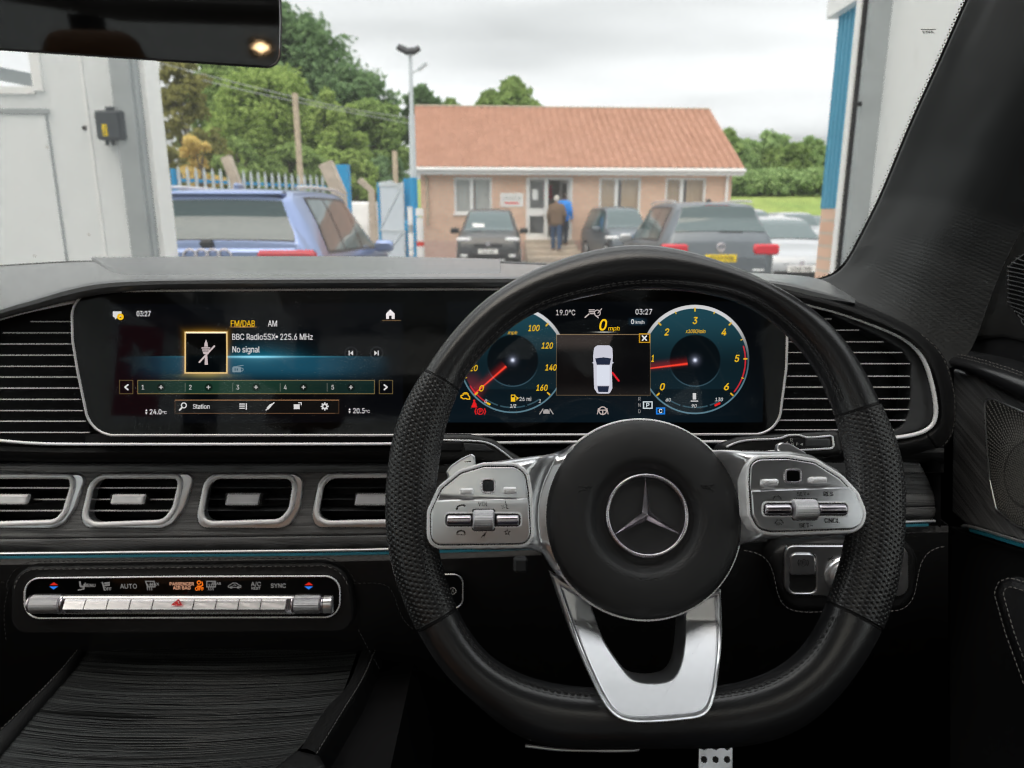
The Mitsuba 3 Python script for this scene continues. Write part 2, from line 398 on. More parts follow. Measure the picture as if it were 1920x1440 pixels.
add(dash, 'surround_seam', tube([at(*(outer[66] + (inner[66] - outer[66]) * t), Y - .0003) for t, Y in ((.02, .73), (.2, .700), (.45, .6935), (.7, .694), (.98, .703))], .0012, 6), 'dark_plastic')

def px_tube(pl, P, w, off, bsdf, name, parent=dash, closed=False, n=80, flatness=None, k=10):
    """A bright trim strip w photograph pixels wide."""
    Q = pl.W(spline(P, n, closed) if len(P) > 2 else P, off)
    r = pl.scale(*P[0], off) * w / 2
    return add(parent, name, sweep(Q, circ(r, k, flatness), pl.n, closed), bsdf, 60)
# --- outer vents: black well, slats with bright edges, silver trim
def slat(pl, x0, x1, y, off=-.004, depth=.016, th=1.0, wd=2.2, parent='', drop=7):
    a, b = pl.P([(x0, y), (x1, y)], off); s = pl.scale((x0 + x1) / 2, y, off)
    body = pl.put(cbox(a[0], b[0], a[1] - s * 1.0 - .0004 * drop * 0, a[1] + s * 1.0, off - depth, off - .0006, .0003))
    edge = pl.put(cbox(a[0], b[0], a[1] - s * wd / 2, a[1] + s * wd / 2, off - .0008, off + .0006, .0004))
    k = add(parent, 'slat', body, 'black_plastic', False)
    add(k, 'bright_edge', edge, 'slat_silver', False)
def well(pl, P, off, name, parent, deep=.035):
    q = pl.P(P, off)
    w = slab(q, off - deep, off - deep + .002, 0)
    r = np.column_stack([q, np.full(len(q), off)]); r2 = r.copy(); r2[:, 2] -= deep
    wall = loft([np.vstack([r, r[:1]]), np.vstack([r2, r2[:1]])])
    return add(parent, name, pl.put(cat(w, wall)), 'dark_plastic', False)
lv = add(dash, 'outer_vent', DS.put(slab(DS.P([(-110, 630), (0, 598), (140, 566), (150, 700), (170, 815), (150, 832), (0, 826), (-110, 818)], -.03), -.035, -.03, 0)), 'dark_plastic', False, label='left outer air vent with bright slats beside the screen')
for x0, x1, y in ((57, 134, 603), (5, 134, 624), (-100, 135, 645), (-100, 137, 666), (-100, 139, 687), (-100, 142, 707), (-100, 145, 728), (-100, 148, 749), (-100, 152, 770), (-100, 157, 790), (-100, 164, 811)):
    slat(DS, x0, x1 + 4, y, parent=lv)
px_tube(DS, [(-110, 630), (-50, 613), (0, 598), (60, 582), (140, 566)], 6, .0, 'bright_silver', 'trim', lv)
rv = add(dash, 'outer_vent', DS.put(slab(DS.P([(1440, 540), (1570, 583), (1700, 640), (1745, 720), (1752, 790), (1700, 818), (1560, 828), (1440, 828)], -.03), -.035, -.03, 0)), 'dark_plastic', False, label='right outer air vent with bright slats behind the wheel rim')
for x1, y in ((1560, 598), (1611, 619), (1657, 641), (1692, 661), (1706, 682), (1706, 705.5), (1706, 726), (1706, 747.5), (1705, 768), (1698, 788), (1676, 806)):
    slat(DS, 1452, x1, y, parent=rv)
fin = [(1700, 634), (1727, 672), (1744, 715), (1752, 765), (1748, 792), (1730, 806), (1690, 817), (1650, 821), (1690, 800), (1702, 780), (1708, 740), (1708, 680), (1690, 655), (1650, 632), (1560, 590), (1570, 586), (1640, 611)]
add(rv, 'side_panel', DS.put(slab(DS.P(fin, -.006), -.03, -.006, .002)), 'grey_plastic')
px_tube(DS, inner[4:86].tolist(), 8, .002, 'bright_silver', 'trim', rv, n=160)

# --- the wide screen panel
frame_px = fillet([(134, 546), (600, 543), (1478, 541), (1474, 690), (1458, 814), (700, 816), (171, 816), (147, 700), (137, 640)], [46, 0, 46, 0, 44, 0, 48, 0, 0], 10)
panel = add(dash, 'screen_panel', DS.put(slab(dense(DS.P(frame_px, .006), .01), -.012, .006, .0015)), 'screen_glass', False)
fr = dense(DS.P(frame_px, .0055), .008)
add(panel, 'frame', sweep(DS.put(trimesh.Trimesh(np.column_stack([fr, np.full(len(fr), .0055)]), np.zeros((0, 3), int), process=False)).vertices, circ(.0014, 10, .0018), DS.n, True), 'slat_silver', 60)
px_tube(DS, [(-110, 815), (-50, 821), (0, 826), (60, 831), (150, 833), (400, 833), (735, 832), (1045, 829), (1380, 828)], 6, .004, 'bright_silver', 'lower_trim')
add(dash, 'panel_underside', DS.put(slab(DS.P([(160, 814), (1460, 812), (1460, 834), (160, 836)], -.006), -.02, -.006, 0)), 'dark_plastic', False)

# --- soft strip and groove above the wood
cols = []
for x in np.linspace(-120, 1770, 60):
    dy = 0 if x > 100 else -6 * ((100 - x) / 200)
    cols.append([at(x, y + dy, Y) for y, Y in ((832, .735), (836, .712), (840, .704), (848, .701), (858, .702), (865, .707), (868, .72), (870, .745), (884, .745), (886, .69))])
add(dash, 'soft_strip', loft(cols), 'leather', 40)

# --- wood panel with four vents
bot = spline([(-120, 1037), (0, 1036), (300, 1033), (720, 1028), (1200, 1008), (1690, 977), (1764, 975)], 60)
wood = [(-120, 870), (300, 870), (720, 870), (1200, 868), (1690, 862), (1728, 868), (1745, 900), (1756, 930), (1760, 951)] + (bot - [0, 24])[::-1][1:].tolist()
VENTS = [  # bright opening outline, outer outline
    ([(-60, 893), (134, 893), (137, 910), (122, 960), (106, 979), (-60, 984)], [(-70, 888), (152, 889), (159, 899), (141, 952), (120, 982), (98, 991), (-70, 990)], (-40, 54), 'leftmost of the four silver-framed vents, cut by the picture edge'),
    ([(186, 893), (336, 893), (338, 910), (328, 952), (309, 979), (174, 984), (158, 970), (170, 915)], [(190, 887), (356, 888), (363, 899), (346, 952), (324, 983), (300, 991), (157, 990), (151, 966), (166, 905)], (206, 273), 'second vent from the left, with its slats level'),
    ([(402, 893), (547, 893), (553, 912), (546, 955), (527, 978), (390, 982), (376, 968), (386, 912)], [(402, 887), (556, 888), (569, 900), (563, 952), (546, 983), (526, 991), (374, 990), (368, 966), (382, 900)], (421, 489), 'third vent from the left, its slats and tab tipped up'),
    ([(618, 892), (765, 891), (771, 912), (764, 955), (745, 978), (608, 981), (592, 967), (602, 912)], [(618, 886), (774, 886), (787, 898), (781, 952), (764, 983), (744, 990), (590, 989), (584, 964), (598, 898)], (663, 731), 'rightmost vent, half hidden behind the steering wheel')]
holes = [dense(DV.P(fillet(o, 24, 9), 0), .004) for i, o, k, l in VENTS]
wp_ = slab(dense(DV.P(wood, 0), .006), -.02, 0.0, .006, [h for h in holes], seg=6, hole_b=.0005, bw=.0035)
add(dash, 'wood_panel', DV.put(wp_), 'ash_wood', False, uv=wp_.vertices[:, :2])
for n_, (i, o, kx, lab) in enumerate(VENTS):
    i = list(Polygon(fillet(i, 25, 9)).intersection(Polygon(fillet(o, 28, 9)).buffer(-4.5)).simplify(.15).exterior.coords)[:-1]
    io, oo = dense(DV.P(i, .004), .003), dense(DV.P(fillet(o, 28, 9), .003), .003)
    v = add(dash, 'centre_vent', DV.put(slab(oo, -.012, .0035, .0035, [io], hole_b=.0005, seg=5, bw=.0012)), 'satin_silver', 50, label=lab)
    rim = np.column_stack([dense(DV.P(i, .0045), .004), np.full(len(dense(DV.P(i, .0045), .004)), .0042)])
    add(v, 'bright_ring', sweep((np.c_[rim, np.ones(len(rim))] @ DV.M.T)[:, :3], circ(.0028, 14, .0024), DV.n, True), 'bright_silver', 60)
    well(DV, i, .002, 'well', v, .04)
    xs = [p[0] for p in i]; tip = n_ >= 2
    for y in (914.5, 936, 957):
        x0, x1 = min(xs) + (957 - y) * .28 + 6, max(xs) - max(0, y - 912) * .22
        a, b = DV.P([(x0, y), (x1, y)], -.006); s = DV.scale(x0, y)
        m = cbox(a[0], b[0], -.0006, .0006, -.016, 0, .0003)
        e = cbox(a[0], b[0], -.0008, .0008, -.0006, .0006, .0004)
        M = trimesh.transformations.rotation_matrix(math.radians(8 if tip else -8), [1, 0, 0]); M[:3, 3] = [0, a[1], -.005]
        sk = add(v, 'slat', DV.put(moved(m, M)), 'grey_plastic' if tip else 'black_plastic', False)
        if not tip: add(v, 'slat_edge', DV.put(moved(e, M)), 'slat_silver', False)
    x0, x1 = kx; y0, y1 = (925, 948) if tip else (927, 946)
    lean = 5
    tab = dense(DV.P(fillet([(x0 + lean, y0), (x1, y0), (x1 - lean, y1), (x0, y1)], 3), .006), .002)
    add(v, 'tab_body', DV.put(slab(dense(DV.P(fillet([(x0 + 3, y0 - 2), (x1 + 7, y0 - 2), (x1 + 2, y1 + 1), (x0 + 3, y1 + 1)], 4), 0), .003), -.02, .003, .001)), 'black_plastic')
    tm_ = slab(tab, .002, .007, .002, seg=4)
    add(v, 'tab', DV.put(tm_), 'knurled_metal' if tip else 'bright_silver', False if tip else 40, **({'uv': tm_.vertices[:, :2]} if tip else {}))

we = []
for x, y in bot:
    we.append([at(x, y - dy, DV.W([(x, y - dy)], z)[0][1]) for dy, z in ((25.5, -.0035), (24.6, -.0008), (22, -.0002), (15, -.0012), (8, -.004), (2, -.0085), (-6, -.016))])
wm = loft(we); wv = np.array(wm.vertices) - DV.o
add(dash, 'wood_lower_edge', wm, 'ash_wood', True, uv=np.stack([wv @ DV.u, wv @ DV.w - wv @ DV.n], 1))
# --- silver strip and lit cyan line under the wood
sb = bot[(bot[:, 0] < 1758)]
add(dash, 'light_strip_trim', sweep(DV.W(sb + [0, 2.0], .004), circ(.0017, 8, .0022), DV.n), 'satin_silver', 60)
lit = bot[(bot[:, 0] < 1743)]
cy = sweep(DV.W(lit + [0, 8.8], .0050), [(-.0014, 0), (.0014, 0), (.0014, .0006), (-.0014, .0006)], DV.n)
add(dash, 'ambient_light', cy, 'cyan_off', False, emitter=emitter((16, 160, 212)))

# --- lower leather front
cols = []
for x in np.linspace(-120, 1778, 64):
    sy = ip(x, bot) + 11
    cols.append([at(x, sy - 3, .72), at(x, sy, .699), at(x, sy + 12, .694), at(x, sy + 40, .693), at(x, max(1100, sy + 60), .6935), at(x, 1165, .700), at(x, 1200, .72), at(x, 1240, .76), at(x, 1300, .84), at(x, 1380, .98), at(x, 1450, 1.15)])
add(dash, 'lower_front', loft(cols), 'leather', 40)
add(dash, 'end_face', loft([[p, p + np.array([.004, .35, 0])] for p in cols[-1]]), 'dark_plastic')
add(dash, 'end_face', loft([[at(1764, y, .69), at(1764, y, .69) + np.array([.004, .25, 0])] for y in (870, 975, 990)]), 'dark_plastic')

# --- climate panel
DCf = DC
surround = fillet([(22, 1062), (655, 1054), (668, 1185), (20, 1190)], [42, 52, 30, 30], 10)
add(dash, 'climate_surround', DC.put(slab(dense(DC.P(surround, .002), .005), -.012, .0035, .004, seg=4)), 'leather', 40)
for g, b_ in ((6, 'thread'), (-9, 'black_thread')):
    s_ = Polygon(surround).buffer(-g, join_style='round') if g > 0 else Polygon(surround).buffer(-g)
    c_ = np.array(s_.exterior.coords)
    c_ = c_[(c_[:, 1] < 1150)]; c_ = c_[np.argsort(np.arctan2(c_[:, 1] - 1190, c_[:, 0] - 340))]
    add(dash, 'climate_stitching', stitches(DC.W(c_, .0036 if g > 0 else .0006), ref=DC.n), b_, False, kind='stuff')
cl_px = fillet([(46, 1084), (340, 1081), (638, 1080), (637, 1157), (340, 1158), (47, 1159)], [26, 0, 26, 26, 0, 26], 10)
cl = add(dash, 'climate_panel', DC.put(slab(dense(DC.P(cl_px, .006), .006), -.004, .006, .001)), 'gloss_black', 30)
f_ = np.column_stack([dense(DC.P(cl_px, .006), .006), np.full(len(dense(DC.P(cl_px, .006), .006)), .006)])
add(cl, 'frame', sweep((np.c_[f_, np.ones(len(f_))] @ DC.M.T)[:, :3], circ(.0009, 8, .0012), DC.n, True), 'bright_silver', 60)
def bar_mesh(pl, x0, x1, y, h, off, prof):
    """A horizontal bar: profile (dy in pixels, depth in metres) pulled along x."""
    a, b = pl.P([(x0, y), (x1, y)], off); s = pl.scale((x0 + x1) / 2, y, off)
    P = np.array([[-dy * s, dz] for dy, dz in prof])
    L = np.column_stack([np.full(len(P), a[0]), a[1] + P[:, 0], off + P[:, 1]]); R = L.copy(); R[:, 0] = b[0]
    m = loft([L, R], closed=True); k = len(P)
    f = np.vstack([m.faces, [[0, i + 1, i] for i in range(1, k - 1)], [[k, k + i, k + i + 1] for i in range(1, k - 1)]])
    return pl.put(trimesh.Trimesh(m.vertices, f, process=False))
KEYP = [(-13, -.001), (-13, .004), (-11, .006), (-8, .0068), (-1, .0105), (1.5, .011), (3.5, .0095), (10, .0068), (13, .006), (14, -.001)]
add(cl, 'key_rail', bar_mesh(DC, 110, 553, 1132, 1, .0056, [(-17, 0), (-17, .003), (-15, .0042), (-12.5, .0042), (-12.2, .001), (13.6, .001), (14, .0042), (17, .0042), (18, .003), (18, 0)]), 'satin_silver', 30)
edges = [128, 167.5, 209.5, 251.5, 293.5, 369.5, 411, 453, 494, 541]
for a, b in zip(edges[:-1], edges[1:]):
    k = add(cl, 'hazard_key' if b - a > 60 else 'key', bar_mesh(DC, a + .9, b - .9, 1132, 1, .0062, KEYP), 'key_chrome', 25)
    if b - a > 60:
        t = Polygon([(-11, 6), (11, 6), (4, -6)]); t = t.difference(t.buffer(-2.2)).union(Polygon([(-4, 3.5), (4, 3.5), (1.6, -1)]))
        tri = Plane(DC.W([(331, 1128)], .0062 + .0085)[0], DC.n - .42 * DC.w * -1)
        add(k, 'warning_triangle', flat(tri, affinity.translate(t, 331, 1129), .0006), 'print_red', False)
def roller(parent, name, pl, x0, x1, y, r_px, off, bsdf='knurled_metal', k=28):
    a, b = pl.P([(x0, y), (x1, y)], off); s = pl.scale((x0 + x1) / 2, y, off); r = r_px * s
    prof = [(r * .80, 0), (r * .97, .0008), (r, .0016), (r, b[0] - a[0] - .0016), (r * .97, b[0] - a[0] - .0008), (r * .80, b[0] - a[0])]
    m = lathe([(1e-5, 0)] + prof + [(1e-5, b[0] - a[0])], k)
    v = np.array(m.vertices); ang = np.arctan2(v[:, 1], v[:, 0]); uv = np.stack([v[:, 2], ang * r], 1)
    v = np.stack([a[0] + v[:, 2], a[1] + v[:, 1], off + v[:, 0]], 1)
    return add(parent, name, pl.put(trimesh.Trimesh(v, m.faces, process=False)), bsdf, True if bsdf == 'knurled_metal' else 60, **({'uv': uv} if bsdf == 'knurled_metal' else {}))
for x0, x1 in ((62, 118), (553, 603)):
    kn = roller(cl, 'temperature_knob', DC, x0, x1, 1132, 17.5, .0065)
    for xa, xb in ((x0 - 5, x0 - .5), (x1 + .5, x1 + 7)):
        roller(kn, 'collar', DC, xa, xb, 1132, 16.5, .0065, 'chrome')
roller(cl, 'end_cap', DC, 606, 626, 1132, 17, .0055, 'satin_silver')
# printed and lit symbols
def car_side(s=1.0):
    b = Polygon([(-19, 5), (-19, 0), (-13, -3), (-6, -8), (5, -8), (13, -2), (19, 0), (19, 5)]).buffer(1)
    return affinity.scale(b.difference(b.buffer(-1.8)).union(ring((-10, 5), 3, 1.6)).union(ring((11, 5), 3, 1.6)).union(line([(-5, 0), (0, -3), (5, 0)], 1.4)), s, s, origin=(0, 0))
def heat(x, y, rear=False):
    b = Polygon([(-9, -7), (9, -7), (11 if not rear else 9, 5), (-9 if rear else -5, 5)])
    g = b.difference(b.buffer(-1.8))
    for i in (-4, 0, 4): g = g.union(line([(i, -1), (i + 1, 3), (i - 1, 6), (i, 10)], 1.3))
    return affinity.translate(g, x, y)
for x in (101, 579):
    add(cl, 'warmer_mark', flat(DC, Polygon([(x - 8, 1097), (x, 1091.5), (x + 8, 1097)]), .0061), 'dark_plastic', False, emitter=emitter((200, 30, 20)))
    add(cl, 'cooler_mark', flat(DC, Polygon([(x - 8, 1099.5), (x, 1105), (x + 8, 1099.5)]), .0061), 'dark_plastic', False, emitter=emitter((40, 120, 225)))
seat = line([(150, 1091), (151, 1099), (157, 1100), (157, 1104)], 3.2).union(line([(147, 1106), (153, 1105)], 2)).union(line([(160, 1093), (157, 1104), (150, 1106)], 1.8))
fan = union_all([Polygon([(196, 1092 + d), (206, 1091 + d), (206, 1094 + d), (196, 1095 + d)]) for d in (0, 4)] + [line([(192, 1092), (194, 1098), (196, 1106)], 2.4)])
for g in (seat, fan, heat(281, 1096), heat(396, 1096, True), affinity.translate(car_side(.62), 440, 1098)):
    add(cl, 'key_symbol', flat(DC, g, .0061), 'dark_plastic', False, emitter=emitter((112, 110, 108)))
for s, x, y, h, w in (('MENU', 168, 1097.5, 6, .95), ('OFF', 202, 1104, 6, .95), ('AUTO', 241, 1099, 9, .92), ('MAX', 290, 1095, 5.5, 1), ('REAR', 406, 1094, 5, 1), ('A/C', 480, 1095, 8.5, .95), ('REST', 480, 1103, 5, 1), ('SYNC', 522, 1098, 8.5, .9)):
    add(cl, 'key_legend', text(DC, s, x, y, h, .0061, wide=w), 'dark_plastic', False, emitter=emitter((118, 116, 114)))
add(cl, 'airbag_legend', cat(text(DC, 'PASSENGER', 341, 1094.5, 6.6, .0061, wide=.86), text(DC, 'AIR BAG', 341, 1102, 6.6, .0061, wide=.9)), 'dark_plastic', False, emitter=emitter((205, 150, 120)))
orange = ring((373, 1092), 3, 1.6).union(line([(379, 1091), (380, 1097), (377, 1099), (370, 1099)], 1.8))
add(cl, 'airbag_off_lamp', cat(flat(DC, orange, .0061), text(DC, 'OFF', 374, 1104, 6.4, .0061, bold=True)), 'dark_plastic', False, emitter=emitter((255, 120, 20)))

# --- start button, light switch plate on the right, stitched seams of the lower dash
sbp = tilt(at(848, 1108, .685), 6)
sb_ = add(dash, 'start_button', sbp.put(slab(dense(sbp.P(rrect(800, 1077, 868, 1140, 16), .003), .004), -.01, .003, .001)), 'gloss_black')
q = dense(sbp.P(rrect(800, 1077, 868, 1140, 16), .003), .004)
add(sb_, 'bezel', sweep((np.c_[q, np.full(len(q), .003), np.ones(len(q))] @ sbp.M.T)[:, :3], circ(.0009, 8), sbp.n, True), 'satin_silver', 60)
add(sb_, 'mark', cat(flat(sbp, ring((849, 1108), 6, 1.3), .0032), text(sbp, 'A', 849, 1108, 6, .0032)), 'print_grey', False)
LP = tilt(at(1590, 1070, .665), 4)
pod = fillet([(1440, 1028), (1560, 1012), (1725, 1012), (1722, 1120), (1690, 1148), (1480, 1148), (1455, 1100)], [40, 0, 40, 34, 30, 34, 30], 8)
add(dash, 'switch_pod', LP.put(slab(dense(LP.P(pod, 0), .006), -.03, 0.0, .008, seg=4)), 'leather', 40)
plate = fillet([(1471, 1023), (1704, 1023), (1704, 1118), (1560, 1122), (1545, 1117), (1471, 1117)], [18, 20, 20, 8, 10, 20], 8)
lp = add(dash, 'light_switch_plate', LP.put(slab(dense(LP.P(plate, .003), .005), -.004, .003, .0015, [dense(LP.P(rrect(1481, 1037, 1531, 1112, 11), .003), .003)])), 'panel_silver')
add(lp, 'plate_edge', LP.put(slab(dense(LP.P(Polygon(plate).buffer(3).exterior.coords[:-1], 0), .006), -.006, .001, .001)), 'black_plastic')
add(lp, 'recess', LP.put(slab(dense(LP.P(rrect(1480, 1036, 1532, 1113, 11), 0), .004), -.008, -.0035, 0)), 'panel_silver', False)
pb = add(lp, 'parking_brake_key', LP.put(slab(dense(LP.P(fillet([(1482, 1038), (1530, 1038), (1530, 1078), (1482, 1078)], [11, 11, 3, 3]), .004), .003), -.003, .0042, .0018)), 'panel_silver')
add(pb, 'mark', cat(flat(LP, ring((1506, 1055), 6, 1.4).union(line([(1498, 1049), (1496, 1055), (1498, 1061)], 1.6)).union(line([(1514, 1049), (1516, 1055), (1514, 1061)], 1.6)), .0044), text(LP, 'P', 1506, 1055, 6.5, .0044, bold=True)), 'print_dark', False)
c0 = LP.P([(1582, 1078)], .003)[0]; sc = LP.scale(1582, 1078)
kn = add(lp, 'light_knob', LP.put(moved(lathe([(36 * sc, .0), (36 * sc, .004), (33 * sc, .006), (28 * sc, .0065), (27 * sc, .014), (25 * sc, .0155), (1e-5, .016)], 48), t=[c0[0], c0[1], 0])), 'satin_silver', 40)
add(lp, 'light_marks', cat(text(LP, '-', 1541, 1064, 5, .0032), flat(LP, line([(1553, 1043), (1561, 1051)], 1.3).union(line([(1561, 1043), (1553, 1051)], 1.3)).union(line([(1551, 1047), (1563, 1047)], 1)), .0032), text(LP, '-', 1541, 1080, 5, .0032)), 'print_dark', False)
for y0, y1 in ((1038, 1071), (1073, 1106)):
    add(lp, 'rear_light_key', LP.put(slab(dense(LP.P(fillet([(1660, y0), (1692, y0), (1690, y1), (1660, y1)], 4), .004), .004), -.003, .0045, .0015)), 'panel_silver')
seams = [spline([(1395, 1032), (1425, 1040), (1445, 1062), (1455, 1100), (1466, 1130), (1490, 1145), (1560, 1146), (1640, 1145), (1690, 1142), (1712, 1120), (1720, 1085), (1730, 1050), (1750, 1030), (1776, 1024)], 160)]
add(dash, 'switch_pod_stitching', stitches(LP.W(seams[0], .0012), .0036, .0016, .0004, LP.n), 'thread', False, kind='stuff')
SL = tilt(at(760, 1110, .691), 3)
add(dash, 'lower_seam_stitching', cat(*[stitches(SL.W(spline(P, 60), .0), .0036, .0018, .0004, SL.n) for P in
    ([(662, 1094), (700, 1093), (728, 1100), (742, 1125), (756, 1160), (775, 1180)], [(12, 1200), (10, 1130), (14, 1095), (-20, 1092)], [(672, 1180), (690, 1215), (715, 1260)])]), 'black_thread', False, kind='stuff')

# ------------------------------------------------------------------ pictures on the two screens (they give their own light)
def G(x, s): return dr.exp(-dr.square(x / s))
LIN = 1.0 / 2 ** exposure
def box_(x, y, x0, y0, x1, y1, e=.7):
    return smoothstep(x0 - e, x0 + e, x) * smoothstep(x1 + e, x1 - e, x) * smoothstep(y0 - e, y0 + e, y) * smoothstep(y1 + e, y1 - e, y)
def edge_(x, y, x0, y0, x1, y1, w=1.1):
    return box_(x, y, x0 - w, y0 - w, x1 + w, y1 + w) - box_(x, y, x0 + w, y0 + w, x1 - w, y1 - w)
def media(p, n, uv):
    x, y = uv.x * 1000, uv.y * 1000
    c = mi.Color3f(.0008, .0012, .0022)
    below = smoothstep(667, 669, y)
    side = smoothstep(230, 420, x) * smoothstep(735, 560, x)
    c += mi.Color3f(.004, .050, .085) * below * side * smoothstep(722, 690, y)
    c += mi.Color3f(.003, .014, .022) * below * smoothstep(722, 680, y) * smoothstep(215, 330, x) * smoothstep(745, 700, x)
    c += mi.Color3f(.006, .13, .20) * (1 - below) * dr.exp((y - 668) / 11) * G(x - 490, 62)
    c += mi.Color3f(.25, .52, .62) * G(y - 669, 2.0) * G(x - 478, 55) + mi.Color3f(.02, .14, .19) * G(y - 668.5, 1.2) * smoothstep(260, 420, x) * smoothstep(700, 560, x)
    c += mi.Color3f(.05, .16, .20) * below * dr.exp((668 - y) / 8) * G(x - 482, 48)
    # album tile
    t = 346 + (y - 622) * .03; inb = box_(x, y, 346, 622, 426, 700)
    d = dr.maximum(dr.maximum(346 - x, x - 426), dr.maximum(622 - y, y - 700))
    c += mi.Color3f(.34, .17, .012) * dr.exp(-dr.maximum(d, 0) / 3.2) * (1 - inb) * (.45 + .55 * G(x - 386, 30))
    c += mi.Color3f(.10, .09, .004) * G(y - 703, 6) * G(x - 386, 42) * smoothstep(700, 702, y)
    c = c * (1 - inb * .98)
    c += mi.Color3f(.80, .55, .22) * edge_(x, y, 347, 623, 425, 699, 1.3) + mi.Color3f(.55, .48, .40) * box_(x, y, 348, 622, 424, 625)
    # presets and menus
    pb = box_(x, y, 258, 713, 702, 738)
    c = c * (1 - .8 * pb) + mi.Color3f(.004, .016, .014) * pb + mi.Color3f(.006, .022, .009) * pb * G(x - 430, 130)
    c += mi.Color3f(.20, .14, .05) * (edge_(x, y, 258, 713, 702, 738, .6) + edge_(x, y, 224, 713, 249, 738, .6) * .6 + edge_(x, y, 711, 713, 736, 738, .6) * .8)
    for vx in (347, 436, 525, 613):
        c += mi.Color3f(.12, .12, .10) * box_(x, y, vx - .5, 718, vx + .5, 734, .4)
    for i in range(5):
        r = dr.sqrt(dr.square(x - (302 + 89 * i)) + dr.square(y - 726))
        c = c * (1 - .6 * smoothstep(8, 7, r))
    mb = box_(x, y, 328, 750, 635, 775)
    c = c * (1 - mb) + mi.Color3f(.003, .0033, .0035) * mb + mi.Color3f(.004, .004, .004) * box_(x, y, 328, 750, 424, 775)
    c += mi.Color3f(.26, .13, .06) * (box_(x, y, 328, 749.4, 635, 750.8, .4) + .35 * box_(x, y, 335, 774.4, 628, 775.4, .4) + .3 * edge_(x, y, 328, 750, 635, 775, .5))
    c += mi.Color3f(.45, .22, .06) * box_(x, y, 430, 612.2, 482, 613.8, .5) * G(x - 456, 24)
    for cx in (658, 706):
        r = dr.sqrt(dr.square(x - cx) + dr.square(y - 662))
        c += mi.Color3f(.02, .022, .024) * smoothstep(1.4, .6, dr.abs(r - 11.5)) - mi.Color3f(.001) * smoothstep(11, 10, r)
    c += mi.Color3f(.18, .10, .04) * box_(x, y, 716, 600, 752, 601.4, .5)
    return dr.maximum(c, 0.0) * LIN
def dial(x, y, cx, cy, R):
    dx, dy = x - cx, y - cy; r = dr.sqrt(dx * dx + dy * dy); ry = dy / R
    ins = smoothstep(R - 1, R - 2.5, r)
    teal = mi.Color3f(.009, .044, .060) * smoothstep(.15, -.95, ry) + mi.Color3f(.0022, .010, .014)
    c = teal * ins
    c = c * (1 - smoothstep(49, 46, r) * .93) + mi.Color3f(.03, .06, .08) * smoothstep(1.6, .4, dr.abs(r - 49)) * smoothstep(.1, .5, ry)
    w = 1.2 + 2.0 * smoothstep(.2, -.9, ry)
    rim = smoothstep(w + .8, w - .5, dr.abs(r - R))
    c += rim * (mi.Color3f(.62, .62, .62) * smoothstep(.05, -.9, ry) + mi.Color3f(.10, .20, .25) * smoothstep(-.6, .7, ry))
    c += mi.Color3f(.75, .80, .95) * G(dr.sqrt(dr.square(dx) + dr.square(dy)), 3.2) + mi.Color3f(.08, .09, .13) * G(r, 8)
    c = c * (1 - .75 * smoothstep(728, 731, y) * smoothstep(R * .80, R * .72, dr.abs(dx)) * ins)
    return c
def needle(x, y, cx, cy, ang, r0, r1):
    ca, sa = math.cos(ang), math.sin(ang)
    l = (x - cx) * ca + (y - cy) * sa; o = -(x - cx) * sa + (y - cy) * ca
    on = smoothstep(r0 - 1, r0 + 1, l) * smoothstep(r1 + 1, r1 - 1, l)
    return (mi.Color3f(.95, .05, .02) * G(o, 1.5 + 1.3 * (r0 - l + 40) * .01) + mi.Color3f(.22, .004, .004) * G(o - 4, 6) * .5) * on
